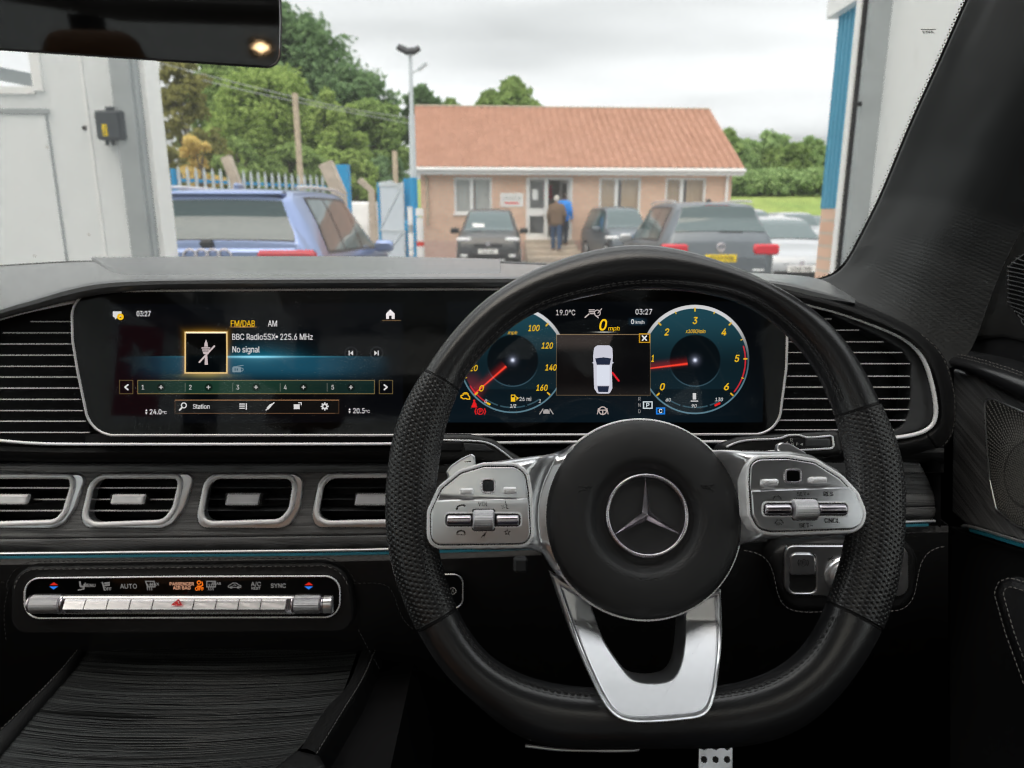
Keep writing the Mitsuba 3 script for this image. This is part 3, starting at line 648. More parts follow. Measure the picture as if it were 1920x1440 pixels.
def cluster(p, n, uv):
    x, y = uv.x * 1000, uv.y * 1000
    c = mi.Color3f(.0010, .0016, .0024) + mi.Color3f(.0015, .0055, .009) * smoothstep(620, 790, y) * smoothstep(1500, 1300, x)
    c += dial(x, y, 961, 675, 98) + dial(x, y, 1303, 675, 100)
    c += needle(x, y, 961, 676, math.radians(139), 16, 96) + needle(x, y, 1303, 680, math.radians(173), 14, 92)
    a = dr.atan2(y - 675, x - 1303); r = dr.sqrt(dr.square(x - 1303) + dr.square(y - 675))
    c += mi.Color3f(.60, .006, .012) * smoothstep(1.8, .6, dr.abs(r - 94.5)) * smoothstep(-.30, -.27, a) * smoothstep(.70, .67, a)
    a2 = dr.atan2(y - 675, x - 961); r2 = dr.sqrt(dr.square(x - 961) + dr.square(y - 675))
    c += mi.Color3f(.55, .006, .012) * smoothstep(1.8, .6, dr.abs(r2 - 93)) * smoothstep(2.05, 2.1, a2) * smoothstep(2.62, 2.57, a2)
    c += mi.Color3f(.09, .004, .006) * smoothstep(2.2, 2.45, a2) * smoothstep(2.95, 2.6, a2) * smoothstep(60, 92, r2) * smoothstep(94, 92, r2)
    for (r_, a_, cx) in ((r, a, 1303), (r2, a2, 961)):
        s = smoothstep(1.6, .9, dr.abs(r_ - 89)) * smoothstep(.95, .98, a_) * smoothstep(2.20, 2.17, a_)
        s = s * (1 - smoothstep(.03, .02, dr.abs(a_ - 1.28)) - smoothstep(.03, .02, dr.abs(a_ - 1.57)) - smoothstep(.03, .02, dr.abs(a_ - 1.86)))
        c += mi.Color3f(.03, .07, .09) * s
    # camera picture in the middle
    m = box_(x, y, 1043, 627, 1219, 741)
    px = mi.Color3f(.0025, .0025, .003) + mi.Color3f(.030, .022, .019) * smoothstep(664, 640, y) * smoothstep(1152, 1148, x + (y - 627) * .42) + mi.Color3f(.008, .007, .0065) * smoothstep(715, 742, y)
    c = c * (1 - m) + px * m
    c += mi.Color3f(.30, .20, .10) * edge_(x, y, 1043, 627, 1219, 741, .55) * (.35 + .65 * smoothstep(660, 627, y))
    c += mi.Color3f(.60, .60, .55) * G(y - 622.5, .9) * G(x - 1132, 14)
    kb = box_(x, y, 1178, 597, 1214, 609, 3)
    c += mi.Color3f(.010, .030, .050) * kb * G(x - 1194, 14)
    return dr.maximum(c, 0.0) * LIN
def display(name, P, fn, off=.0063):
    V = DS.W(P, off); uv = np.array(P, float) / 1000
    tri = np.asarray(mapbox_earcut.triangulate_float64(np.array(P, float), np.array([len(P)], np.uint32))).reshape(-1, 3)
    m = trimesh.Trimesh(V, tri, process=False)
    if m.face_normals[0] @ DS.n < 0: m = trimesh.Trimesh(V, tri[:, ::-1], process=False)
    return add(panel, name, m, 'screen_glass', False, uv=uv, emitter={'type': 'area', 'radiance': mikit.proc(fn)})
media_k = display('media_display', [(206, 570), (756, 568), (756, 792), (212, 794)], media)
clus_k = display('instrument_display', [(838, 566), (1436, 565), (1430, 792), (838, 792)], cluster)
def show(name, meshes, col, parent=panel, lab=None):
    add(parent, name, cat(meshes), 'dark_plastic', False, emitter=emitter(col), label=lab)
o = .0066
WH, YE, AM = (214, 212, 212), (232, 182, 10), (214, 160, 40)
tx = lambda s, x, y, h, **k: text(DS, s, x, y, h, o, **k)
show('clock', [tx('03:27', 269.5, 588, 10, fit=26)], WH, lab='clock at the top left reading 03:27')
show('band_tab', [tx('FM/DAB', 455.5, 606.5, 11.5, fit=45)], YE)
show('band_tab', [tx('AM', 511, 606.5, 11.5, fit=17)], WH)
show('station_text', [tx('BBC Radio5SX', 435.5, 631.5, 11.5, align='l', fit=81), flat(DS, Point(519, 631.5).buffer(2.3), o), tx('225.6 MHz', 525.5, 631.5, 11.5, align='l', fit=61)], WH)
show('signal_text', [tx('No signal', 436, 655, 11.5, align='l', fit=51)], WH)
mast = union_all([Polygon([(384, 643), (386.5, 637), (389, 643), (390, 650), (383, 650)]), Polygon([(378, 651), (394, 651), (394, 653.5), (378, 653.5)]), Polygon([(379, 655), (393, 655), (392.5, 657.5), (379.5, 657.5)]), Polygon([(380, 659), (392, 659), (391, 664), (382, 664)]), Polygon([(384.5, 668), (388.5, 666), (390, 684), (384, 684)]), line([(374, 679), (402, 649)], 3)])
show('mast_symbol', [flat(DS, mast, o)], (196, 180, 180))
show('message_symbol', [flat(DS, Polygon([(212, 584), (228, 584), (228, 594), (220, 594), (217, 599), (215, 595), (212, 594)]), o)], WH)
show('message_badge', [flat(DS, ring((226, 594), 4, 4.2), o + .0006)], (240, 190, 10))
home = Polygon([(724, 588), (732, 580), (740, 588), (740, 598), (734.5, 598), (734.5, 592), (729.5, 592), (729.5, 598), (724, 598)])
show('home_symbol', [flat(DS, home, o)], (235, 228, 228))
show('skip_symbol', [flat(DS, Polygon([(662, 657.5), (662, 666.5), (656.5, 662)]).union(sbox(654, 657.5, 655.6, 666.5)), o)], WH)
show('skip_symbol', [flat(DS, Polygon([(702, 657.5), (702, 666.5), (707.5, 662)]).union(sbox(708.4, 657.5, 710, 666.5)), o)], WH)
show('radio_symbol', [flat(DS, sbox(437, 689, 451, 697).buffer(1).difference(union_all([sbox(440, 690.5, 442, 695), sbox(444, 690.5, 446, 695)])).union(line([(438, 688), (456, 685)], 1.4)).union(ring((453, 693), 3, 1.2)), o)], (120, 140, 150))
pre = []
for i in range(5):
    pre += [tx(str(i + 1), 268 + 89 * i, 726, 8.5, wide=.85), flat(DS, line([(299 + 89 * i, 726), (305 + 89 * i, 726)], 1.6).union(line([(302 + 89 * i, 723), (302 + 89 * i, 729)], 1.6)), o)]
show('preset_legends', pre, (190, 188, 186))
show('arrow_symbol', [flat(DS, line([(240, 721.5), (234.5, 726), (240, 730.5)], 2.6), o)], WH)
show('arrow_symbol', [flat(DS, line([(720.5, 721.5), (726, 726), (720.5, 730.5)], 2.6), o)], WH)
lens = ring((345, 760), 4.6, 1.8).union(line([(341.5, 764), (337, 769)], 2.8))
lst = union_all([sbox(449, 756.5 + 4 * i, 459, 758.5 + 4 * i) for i in range(3)] + [sbox(461, 756, 463, 768)])
mute = Polygon([(500, 765), (506, 758), (512, 756), (508, 763), (503, 768)]).union(line([(499, 769), (514, 755)], 1.8))
win = sbox(551, 758, 562, 767).union(line([(560, 755), (565, 755), (565, 759)], 1.6))
gear = ring((609, 762), 4, 2.6).union(union_all([Point(609 + 6.3 * math.cos(a), 762 + 6.3 * math.sin(a)).buffer(1.3) for a in np.arange(8) * math.pi / 4]))
for nm, g in (('search_symbol', lens), ('list_symbol', lst), ('mute_symbol', mute), ('window_symbol', win), ('gear_symbol', gear)):
    show(nm, [flat(DS, g, o)], WH)
show('menu_text', [tx('Station', 377.5, 762, 8.8, fit=31)], WH)
tick = lambda x, y: flat(DS, Polygon([(x - 2, y - 1), (x, y - 5), (x + 2, y - 1)]).union(Polygon([(x - 2, y + 1), (x, y + 5), (x + 2, y + 1)])), o)
show('temperature_text', [tick(274.5, 772), tx('24.0', 292, 772, 9.5, fit=22), tx('°C', 308.5, 773.5, 5.5, fit=8)], WH)
show('temperature_text', [tick(655.5, 770), tx('20.5', 673, 770, 9.5, fit=22), tx('°C', 689.5, 771.5, 5.5, fit=8)], WH)
# instruments
for cx, R, L in ((961, 98, [('0', 903, 728), ('20', 888, 690), ('100', 1001, 615), ('120', 1026, 648), ('140', 1033, 689), ('160', 1016, 727)]), (1303, 100, [('0', 1242, 725), ('1', 1223.5, 672), ('2', 1250, 622.5), ('3', 1303.5, 601), ('4', 1357, 622.5), ('5', 1382, 672), ('6', 1362, 725)])):
    tk = []
    for i in range(13):
        a = math.radians(137 + (266 / 12) * i if cx < 1000 else 137 + (266 / 12) * i)
        u = np.array([math.cos(a), math.sin(a)]); big = i % 2 == 0
        if cx < 1000 and math.cos(a) > .87 and abs(math.sin(a)) < .42: continue
        if cx > 1000 and math.cos(a) < -.86: continue
        tk.append(flat(DS, line([np.array([cx, 675]) + u * (R - (8 if big else 6)), np.array([cx, 675]) + u * (R - 3)], 3.0 if big else 2.0), o))
    show('dial_ticks', tk, (220, 170, 30))
    show('dial_numbers', [tx(s, x, y, 12.5 if cx > 1000 else 11, italic=.22, bold=True, fit={1: 9.5, 2: 16, 3: 22}[len(s)] if s != '1' else 5) for s, x, y in L], YE, lab='yellow rev counter numbers 0 to 6' if cx > 1000 else 'yellow speedometer numbers up to 160')
show('dial_unit', [tx('mph', 961, 623.5, 6.5, italic=.22)], YE)
show('dial_unit', [tx('x1000/min', 1304, 621, 7, italic=.22, fit=37)], YE)
show('speed_readout', [tx('0', 1131, 609, 20, italic=.2, bold=True, wide=.9), tx('mph', 1151, 615.5, 8, italic=.22)], (248, 196, 0))
show('outside_temperature', [tx('19.0°C', 1060.5, 586, 10, fit=36)], (205, 200, 198))
show('instrument_clock', [tx('03:27', 1207, 584.5, 10, fit=31)], WH)
show('metric_speed', [tx('0', 1186, 603, 8.5, bold=True, wide=.9), tx('km/h', 1200, 604, 6, fit=16)], (220, 220, 220))
cruise = union_all([line([(1097, 595), (1104, 589)], 2.4), sbox(1104, 580, 1115, 582), sbox(1104, 583.5, 1115, 585.5), sbox(1106, 587, 1116, 589), ring((1120, 587), 5.5, 1.6), line([(1121, 587), (1128, 579)], 1.6), line([(1116, 591), (1122, 596)], 1.8)])
show('cruise_symbol', [flat(DS, cruise, o)], (190, 178, 175))
car = fillet([(1114, 652), (1120, 647.5), (1142, 647.5), (1148, 652), (1149, 668), (1147, 690), (1148, 728), (1143, 738), (1120, 738), (1114, 728), (1113, 690), (1112, 668)], 5)
show('top_view_car', [flat(DS, Polygon(car).union(Polygon([(1110, 680), (1113, 678), (1113, 682)])).union(Polygon([(1151, 680), (1148, 678), (1148, 682)])), o)], (200, 200, 212), lab='white top-view car in the camera picture')
show('top_view_roof', [flat(DS, sbox(1120, 686, 1142, 721).buffer(1), o + .0008)], (215, 220, 232))
for g_ in ([(1116, 672), (1131, 670), (1146, 672), (1143, 684), (1119, 684)], [(1120, 724), (1142, 724), (1140, 735), (1122, 735)]):
    show('top_view_glass', [flat(DS, Polygon(g_), o + .0008)], (24, 34, 58))
show('open_door_mark', [flat(DS, line([(1148.5, 699), (1160, 714)], 3.4), o + .0008)], (215, 22, 36))
show('close_key', [flat(DS, sbox(1198, 625, 1219, 643).difference(sbox(1200, 627, 1217, 641)), o)], (190, 140, 10))
show('close_cross', [flat(DS, line([(1204.5, 630), (1212, 638)], 2.4).union(line([(1212, 630), (1204.5, 638)], 2.4)), o)], (230, 230, 228))
show('gear_letters', [tx('R', 1199, 748, 7, wide=.85), tx('N', 1199, 759.5, 7, wide=.85), tx('D', 1199, 771, 7, wide=.85)], (140, 138, 138))
show('gear_in_use', [flat(DS, sbox(1206, 753, 1223, 766).buffer(.6).difference(sbox(1207.5, 754.5, 1221.5, 764.5)), o), tx('P', 1214.5, 759.5, 8, bold=True)], (205, 215, 218))
show('drive_mode', [flat(DS, sbox(1230, 764, 1247, 777).difference(sbox(1232.5, 766.5, 1244.5, 774.5)), o)], (20, 120, 215))
show('drive_mode_letter', [tx('C', 1238.5, 770.5, 7, bold=True)], (235, 240, 245))
wheel_s = ring((1130, 770), 7, 2.2).union(line([(1123, 769), (1137, 769)], 2)).union(line([(1130, 769), (1130, 776)], 2)).union(line([(1120, 776), (1122, 766)], 1.6)).union(line([(1140, 776), (1138, 766)], 1.6))
lane = line([(1012, 776), (1018, 767)], 1.8).union(line([(1037, 776), (1031, 767)], 1.8)).union(sbox(1019, 770, 1030, 775).buffer(.6)).union(sbox(1021, 767.5, 1028, 770))
show('assist_symbol', [flat(DS, wheel_s, o)], (185, 170, 165))
show('lane_symbol', [flat(DS, lane, o)], (165, 160, 158))
engine = Polygon([(864, 741), (868, 741), (868, 738), (878, 738), (878, 741), (881, 744), (881, 749), (876, 749), (874, 747.5), (868, 748), (866, 746), (864, 746)]).buffer(.6)
show('engine_lamp', [flat(DS, engine.difference(engine.buffer(-2)).union(line([(870, 736), (876, 736)], 1.4)), o)], (240, 180, 10))
belt = Polygon([(889, 750), (893, 757), (895, 764), (883, 764), (886, 757)]).union(Point(889, 751).buffer(2))
park = ring((900.5, 771.5), 5.6, 1.6).union(line([(892.5, 766), (890.5, 771.5), (892.5, 777)], 1.8)).union(line([(908.5, 766), (910.5, 771.5), (908.5, 777)], 1.8))
show('belt_lamp', [flat(DS, belt, o)], (225, 20, 24))
show('brake_lamp', [flat(DS, park, o), tx('P', 900.5, 771.5, 6.5, bold=True)], (230, 22, 26))
pump = sbox(958, 740, 966, 753).difference(sbox(959.5, 741.5, 964.5, 745)).union(line([(966, 742), (969, 745), (969, 750)], 1.4)).union(Polygon([(970, 744), (973, 746.5), (970, 749)]))
show('fuel_symbol', [flat(DS, pump, o)], (240, 190, 20))
show('fuel_text', [tx('26 mi', 985, 748, 7.5, fit=22), tx('0', 911, 752.5, 6.5, italic=.22), tx('1/2', 962, 761, 6, italic=.22, bold=True, wide=.9), tx('1', 1012, 752, 6, italic=.22)], (212, 212, 210))
show('fuel_level', [flat(DS, line([(914, 756), (918, 758)], 3.6), o)], (240, 190, 10))
show('coolant_text', [tx('60', 1253, 749.5, 6.5, italic=.22, wide=.9), tx('130', 1348, 749, 6.5, italic=.22, wide=.9), tx('90', 1301.5, 761, 6.5, italic=.22, wide=.9), flat(DS, sbox(1300, 738, 1304, 748).buffer(1).union(line([(1296, 752), (1308, 752)], 2)), o)], (205, 205, 205))
show('coolant_red_mark', [flat(DS, line([(1341, 760), (1349, 756)], 4), o)], (220, 20, 20))

# ------------------------------------------------------------------ steering wheel
o_w = EYE + ray(1207, 965) * .51
WP = tilt(o_w, 23.7)
SC = .51 / FPX
wheel = thing('steering_wheel', 'black leather flat-bottomed steering wheel with silver spokes and a star badge on the hub', 'steering wheel')
OUT = [(1207, 462), (1050, 489), (985, 516), (900, 572), (800, 690), (752, 775), (730, 865), (724, 960), (736, 1060), (776, 1168), (832, 1258), (900, 1325), (955, 1368), (1030, 1395), (1120, 1401), (1207, 1402), (1300, 1401), (1400, 1394), (1500, 1362), (1592, 1275), (1655, 1168), (1684, 1060), (1692, 960), (1682, 850), (1642, 750), (1562, 622), (1430, 530), (1300, 478)]
INN = [(1195, 541), (1080, 560), (997, 589), (920, 648), (868, 716), (838, 790), (822, 870), (816, 960), (826, 1050), (862, 1150), (915, 1225), (985, 1268), (1060, 1287), (1150, 1292), (1207, 1293), (1280, 1292), (1350, 1287), (1440, 1262), (1512, 1205), (1556, 1120), (1582, 1040), (1592, 960), (1590, 870), (1570, 780), (1530, 690), (1470, 618), (1400, 570), (1300, 545)]
cc = np.array([1207, 945])
def polar(P):
    d = np.asarray(P, float) - cc; a = np.arctan2(d[:, 1], d[:, 0]); r = np.hypot(d[:, 0], d[:, 1]); i = np.argsort(a)
    a, r = a[i], r[i]
    from scipy.interpolate import CubicSpline
    return CubicSpline(np.append(a, a[0] + 2 * math.pi), np.append(r, r[0]), bc_type='periodic')
fo, fi = polar(OUT), polar(INN)
def rim(a0, a1, n):
    """Path, half widths and section frame of the rim between two angles (degrees, clockwise from +x in the picture)."""
    a = np.radians(np.linspace(a0, a1, n))
    wrap = (a + math.pi) % (2 * math.pi) - math.pi
    ro, ri = fo(wrap), fi(wrap)
    dirs = np.stack([np.cos(a), np.sin(a)], 1)
    mid = WP.P(cc + dirs * ((ro + ri) / 2)[:, None], 0); o_, i_ = WP.P(cc + dirs * ro[:, None], 0), WP.P(cc + dirs * ri[:, None], 0)
    return np.c_[mid, np.zeros(n)], np.linalg.norm(o_ - i_, axis=1) / 2
def rim_mesh(a0, a1, n, k=40, swell=0.0, thick=.0165):
    path, hw = rim(a0, a1, n)
    th = np.arange(k) * 2 * math.pi / k
    # a soft, slightly squared section; the front carries a flat thumb face
    e = 2.05
    cx = np.sign(np.cos(th)) * np.abs(np.cos(th)) ** (2 / e); cy = np.sign(np.sin(th)) * np.abs(np.sin(th)) ** (2 / e)
    sec = np.stack([np.stack([cx * (h + swell), cy * (thick + swell)], 1) for h in hw])
    m = sweep(path, sec, (0, 0, 1), False)
    L = np.concatenate([[0], np.cumsum(np.linalg.norm(np.diff(path, axis=0), axis=1))])
    per = np.linspace(0, 2 * math.pi * .0175, k, endpoint=False)
    uv = np.stack([np.repeat(L, k), np.tile(np.concatenate([per]), n)], 1)
    return WP.put(m), uv, path, hw
def grip_mesh(a0, a1, n=350, k=196, pitch=.0037, deep=.0009):
    """Leather with real punched dimples in staggered rows."""
    m, _, path, hw = rim_mesh(a0, a1, n, k, .0004)
    V = np.array(m.vertices).reshape(n, k, 3)
    L = np.concatenate([[0], np.cumsum(np.linalg.norm(np.diff(path, axis=0), axis=1))])
    P_ = np.linalg.norm(np.roll(V, -1, 1) - V, axis=2).mean(0); S = np.concatenate([[0], np.cumsum(P_)[:-1]])
    tot = P_.sum(); rows_ = int(tot / (pitch * .866)) // 2 * 2
    y = np.broadcast_to((S / tot * rows_)[None, :], (n, k)); x = np.broadcast_to((L / pitch)[:, None], (n, k))
    row = np.floor(y); fx = (x + .5 * (row % 2)) % 1 - .5; fy = (y - row - .5) * .866
    d = np.hypot(fx, fy); dep = deep * (1 - smooth01((d - .12) / .16))
    nrm = trimesh.Trimesh(m.vertices, m.faces, process=False).vertex_normals.reshape(n, k, 3)
    c_ = V.mean(1, keepdims=True); sgn = np.sign(((V - c_) * nrm).sum(-1, keepdims=True).mean())
    edge_ = smooth01(np.minimum(np.arange(n), n - 1 - np.arange(n)) / 6.0)[:, None]
    return trimesh.Trimesh((V - nrm * sgn * (dep * edge_)[..., None]).reshape(-1, 3), m.faces, process=False)
SEAM = [-148.5, 155, 24.5, -26]   # where smooth and perforated leather meet: left top, left bottom, right bottom, right top
m, uv, _, _ = rim_mesh(-148.5, -24.2, 130); add(wheel, 'rim_top', m, 'leather_soft', 50)
m, uv, _, _ = rim_mesh(28.5, 150.5, 130); add(wheel, 'rim_bottom', m, 'leather_soft', 50)
for a0, a1, nm in ((151.3, 211.0, 'left'), (-23.6, 27.8, 'right')):
    m = grip_mesh(a0, a1); add(wheel, 'grip', m, 'grip_leather', True, label='perforated leather grip on the %s of the wheel' % nm)
for a in (-148.7, 150.9, 28.1, -23.9):
    m, _, _, _ = rim_mesh(a - .28, a + .28, 3, 40, -.0006); add(wheel, 'seam', m, 'dark_plastic', 50)
def inner_line(a0, a1, n, t=.80, z=.0125):
    path, hw = rim(a0, a1, n); c = WP.P([cc], 0)[0]
    d = path[:, :2] - c; d /= np.linalg.norm(d, axis=1, keepdims=True)
    q = np.c_[path[:, :2] - d * (hw * t)[:, None], np.full(n, z)]
    return (np.c_[q, np.ones(n)] @ WP.M.T)[:, :3]
st = []
for a0, a1 in ((-146, -27), (31, 77), (103, 148)):
    st += [stitches(inner_line(a0, a1, 200, t_, z_), .0034, .0012, .00042, WP.n) for t_, z_ in ((.87, .0112), (.93, .0090))]
add(wheel, 'rim_stitching', cat(st), 'black_thread', False, kind='stuff')

# hub cover
HO = -.004
hc = WP.P([(1208, 970)], HO)[0]; hs = WP.scale(1208, 970, HO)
hub_prof = [(.0745 / hs * hs, -.050)]
R0 = 186 * hs
prof = [(R0 * .9, -.05), (R0 * .985, -.022), (R0, -.010), (R0 * .995, -.004), (R0 * .975, .0005), (R0 * .93, .0032), (R0 * .85, .0052), (R0 * .74, .0062), (R0 * .62, .0060), (R0 * .565, .0048), (R0 * .53, .0020), (R0 * .50, -.0012), (R0 * .47, -.0028), (R0 * .43, -.0034), (R0 * .25, -.0030), (R0 * .08, -.0028), (1e-5, -.0028)]
hm = lathe(prof[::-1], 96); hm.apply_translation([hc[0], hc[1], HO])
hub = add(wheel, 'hub_cover', WP.put(hm), 'hub_plastic', 60)
def ring3(pl, c, r, off, w, n=96, k=10, flat_=None):
    a = np.arange(n) * 2 * math.pi / n
    q = np.c_[c[0] + r * np.cos(a), c[1] + r * np.sin(a), np.full(n, off), np.ones(n)]
    return sweep((q @ pl.M.T)[:, :3], circ(w, k, flat_), pl.n, True)
add(wheel, 'hub_ring', ring3(WP, hc, R0 * 1.004, HO - .007, .0011), 'bright_silver', 60)
# star badge
bc = WP.P([(1213, 966)], HO)[0]; br = 74.5 * hs
star = add(wheel, 'star_badge', ring3(WP, bc, br, HO - .0005, .0019, 96, 12, .0026), 'chrome', 60, label='chrome three-pointed star in a ring on the hub')
V, Fc = [(0, 0, .0034)], []
for i in range(3):
    a = math.radians(90 + 120 * i)
    tip = (br * .985 * math.cos(a), br * .985 * math.sin(a), .0004)
    b = a + math.radians(60); cl_ = (br * .135 * math.cos(b), br * .135 * math.sin(b), -.0006)
    V += [tip, cl_]
for i in range(3):
    t, c1, c0_ = 1 + 2 * i, 2 + 2 * i, 2 + 2 * ((i - 1) % 3)
    Fc += [[0, t, c1], [0, c0_, t]]
sm = trimesh.Trimesh(np.array(V), np.array(Fc), process=False); sm.apply_translation([bc[0], bc[1], HO - .0002])
add(star, 'arms', WP.put(sm), 'chrome', False)
air = text(WP, 'AIRBAG', 1226, 1091, 13, HO + .0048, wide=1.35, depth=.0009)
add(hub, 'embossed_word', air, 'hub_plastic', False)
horn = lambda x, y, s: union_all([line([(x - 12 * s, y - 4), (x - 9 * s, y), (x + 4 * s, y + 2), (x + 12 * s, y + 6)], 1.3), line([(x - 10 * s, y - 3), (x + 5 * s, y - 4), (x + 12 * s, y - 5)], 1.2), ring((x + 2 * s, y - 1), 3.2, 1.2)])
add(hub, 'horn_mark', cat(flat(WP, horn(1097, 916, -1), HO + .0056, .0012), flat(WP, horn(1327, 914, 1), HO + .0056, .0012)), 'hub_plastic', False)

# side spokes: polished frame, satin insert, keys, roller
SPP = Plane(WP.o + WP.n * .022, WP.n, WP.u)            # the key pads stand in front of the rim
hc2 = SPP.P([(1208, 970)], 0)[0]; R2 = 186 * SPP.scale(1208, 970)
def spoke(name, frame, insert, crease, lab):
    fr_ = dense(SPP.P(fillet(frame, 14, 5), -.004), .004)
    fm_ = slab(fr_, -.056, -.0045, .012, seg=8, bw=.009); fm_.merge_vertices()
    fm_ = trimesh.Trimesh(*trimesh.remesh.subdivide_to_size(fm_.vertices, fm_.faces, .0035)); fm_.merge_vertices(); v = np.array(fm_.vertices)
    dh = np.hypot(v[:, 0] - hc2[0], v[:, 1] - hc2[1]) - R2                       # a valley runs round the hub
    v[:, 2] -= np.where(v[:, 2] > -.03, .024 * np.exp(-(np.clip(dh - .003, 0, None) / .0085) ** 2), 0)
    s_ = add(wheel, name, SPP.put(trimesh.Trimesh(v, fm_.faces, process=False)), 'satin_silver', True, label=lab)
    ins = dense(SPP.P(fillet(insert, 20, 8), .0), .003)
    add(s_, 'gap', SPP.put(slab(dense(SPP.P(Polygon(fillet(insert, 20, 8)).buffer(2.6).exterior.coords[:-1], 0), .004), -.02, -.0032, 0)), 'black_plastic', False)
    add(s_, 'border', SPP.put(slab(dense(SPP.P(Polygon(fillet(insert, 20, 8)).buffer(9).exterior.coords[:-1], -.001), .004), -.02, -.0025, .0015, [dense(SPP.P(Polygon(fillet(insert, 20, 8)).buffer(2.2).exterior.coords[:-1], 0), .004)], seg=4, hole_b=.0006)), 'bright_silver', 60)
    # the insert: its upper part leans back from a crease
    P_ = Polygon(fillet(insert, 20, 8)); (x0, y0), (x1, y1) = crease
    lowp = P_.intersection(Polygon([(x0, y0), (x1, y1), (x1, y1 + 400), (x0, y0 + 400)])); upp = P_.intersection(Polygon([(x0, y0), (x1, y1), (x1, y1 - 400), (x0, y0 - 400)]))
    low = slab(dense(SPP.P(list(lowp.exterior.coords)[:-1], 0), .004), -.010, .0, .0008)
    up = slab(dense(SPP.P(list(upp.exterior.coords)[:-1], 0), .004), -.010, -.0008, .0008)
    v = np.array(up.vertices); cw = SPP.P([(x0, y0)], 0)[0][1]
    dcr = np.clip(v[:, 1] - cw, 0, None); front = v[:, 2] > -.004
    v[front, 2] -= .0013 * smooth01(dcr[front] / .0035)
    add(s_, 'insert', SPP.put(cat(low, trimesh.Trimesh(v, up.faces, process=False))), 'panel_silver', 30)
    return s_
LF = [(1095, 812), (1060, 838), (1020, 850), (960, 858), (905, 866), (860, 889), (820, 922), (796, 957), (792, 992), (799, 1014), (818, 1028), (900, 1033), (995, 1032), (1020, 1040), (1040, 1072), (1060, 1100), (1100, 1000)]
LI = [(965, 875), (984, 888), (990, 925), (994, 1004), (984, 1019), (818, 1021), (808, 1008), (808, 960), (828, 917), (864, 888), (908, 875)]
RF = [(1320, 812), (1350, 836), (1400, 842), (1490, 843), (1530, 850), (1580, 878), (1618, 918), (1634, 956), (1632, 985), (1618, 999), (1590, 1005), (1440, 1012), (1412, 1022), (1396, 1048), (1390, 1080), (1360, 1105), (1310, 1000)]
RI = [(1425, 861), (1480, 860), (1530, 868), (1578, 898), (1606, 928), (1620, 962), (1614, 984), (1598, 991), (1450, 996), (1424, 990), (1412, 965), (1408, 905), (1410, 870)]
ls = spoke('spoke', LF, LI, ((780, 940), (1010, 934)), 'left silver spoke with phone, volume and star keys')
rs = spoke('spoke', RF, RI, ((1390, 921), (1640, 912)), 'right silver spoke with cruise-control keys and copper reflections')
def keycap(par, x0, y0, x1, y1, z=.0026):
    add(par, 'key', SPP.put(slab(dense(SPP.P(rrect(x0, y0, x1, y1, 4), 0), .002), -.006, z, .0024, seg=5, bw=.002)), 'bright_silver', 60)
    add(par, 'key_gap', SPP.put(slab(dense(SPP.P(rrect(x0 - 1.6, y0 - 1.6, x1 + 1.6, y1 + 1.6, 5), 0), .002), -.006, -.0028, 0)), 'black_plastic', False)
def touchpad(par, x0, y0, x1, y1, mark):
    f = dense(SPP.P(rrect(x0, y0, x1, y1, 7), 0), .002)
    add(par, 'touchpad_frame', SPP.put(slab(f, -.006, -.0006, .0003, [dense(SPP.P(rrect(x0 + 3, y0 + 3, x1 - 3, y1 - 3, 5), 0), .002)])), 'chrome', 40)
    t = add(par, 'touchpad', SPP.put(slab(dense(SPP.P(rrect(x0 + 3, y0 + 3, x1 - 3, y1 - 3, 5), 0), .002), -.006, -.0012, .0004)), 'gloss_black')
def bar(par, x0, x1, y, xa, xb, y0):
    f = dense(SPP.P(rrect(x0, y - 15, x1, y + 15, 9), 0), .002)
    add(par, 'slot', SPP.put(slab(f, -.006, .0007, .0003, [dense(SPP.P(rrect(x0 + 3, y - 12, x1 - 3, y + 12, 7), 0), .002)])), 'bright_silver', 40)
    add(par, 'slot_floor', SPP.put(slab(dense(SPP.P(rrect(x0 + 3, y - 12, x1 - 3, y + 12, 7), 0), .002), -.006, .0002, 0)), 'black_plastic', False)
    for p0, p1 in ((x0 + 6, xa - 3), (xb + 3, x1 - 6)):
        roller(par, 'rocker', SPP, p0, p1, y, 9, .0008, 'chrome', 24)
    f = dense(SPP.P(rrect(xa - 2, y - 21, xb + 2, y + 21, 5), 0), .002)
    add(par, 'roller_gap', SPP.put(slab(f, -.006, .0005, .0003)), 'black_plastic', False)
    roller(par, 'roller', SPP, xa, xb, y, 19, .0012)
keycap(ls, 861, 915, 888, 928); keycap(ls, 943, 913, 970, 926); touchpad(ls, 902, 897, 929, 925, True)
keycap(rs, 1429, 898, 1459, 910); keycap(rs, 1519, 894, 1550, 906); touchpad(rs, 1472, 879, 1504, 906, False)
bar(ls, 832, 979, 975, 887, 927, 0); bar(rs, 1428, 1592, 955, 1486, 1531, 0)
arrow = line([(868, 905), (880, 904), (880, 909), (874, 910)], 1.6).union(Polygon([(866, 904.5), (872, 900.5), (872, 907.5)]))
house = line([(951, 906), (951, 902), (957, 897), (963, 902), (963, 908), (951, 908), (951, 904)], 1.4).union(sbox(955.5, 903, 958.5, 908))
phone = line([(856, 954), (858, 950), (864, 947), (871, 947)], 2.6).union(Point(857, 954).buffer(2)).union(Point(871, 948).buffer(2))
hang = line([(857, 1000), (859, 996), (864, 995), (870, 996), (872, 1000)], 2.6).union(line([(856, 1002.5), (873, 1002.5)], 1))
voice = line([(948, 940), (949, 946), (951, 948), (949, 949), (950, 953), (954, 954)], 1.4).union(line([(944, 947), (945, 953)], 1)).union(line([(941, 948), (942, 953)], 1))
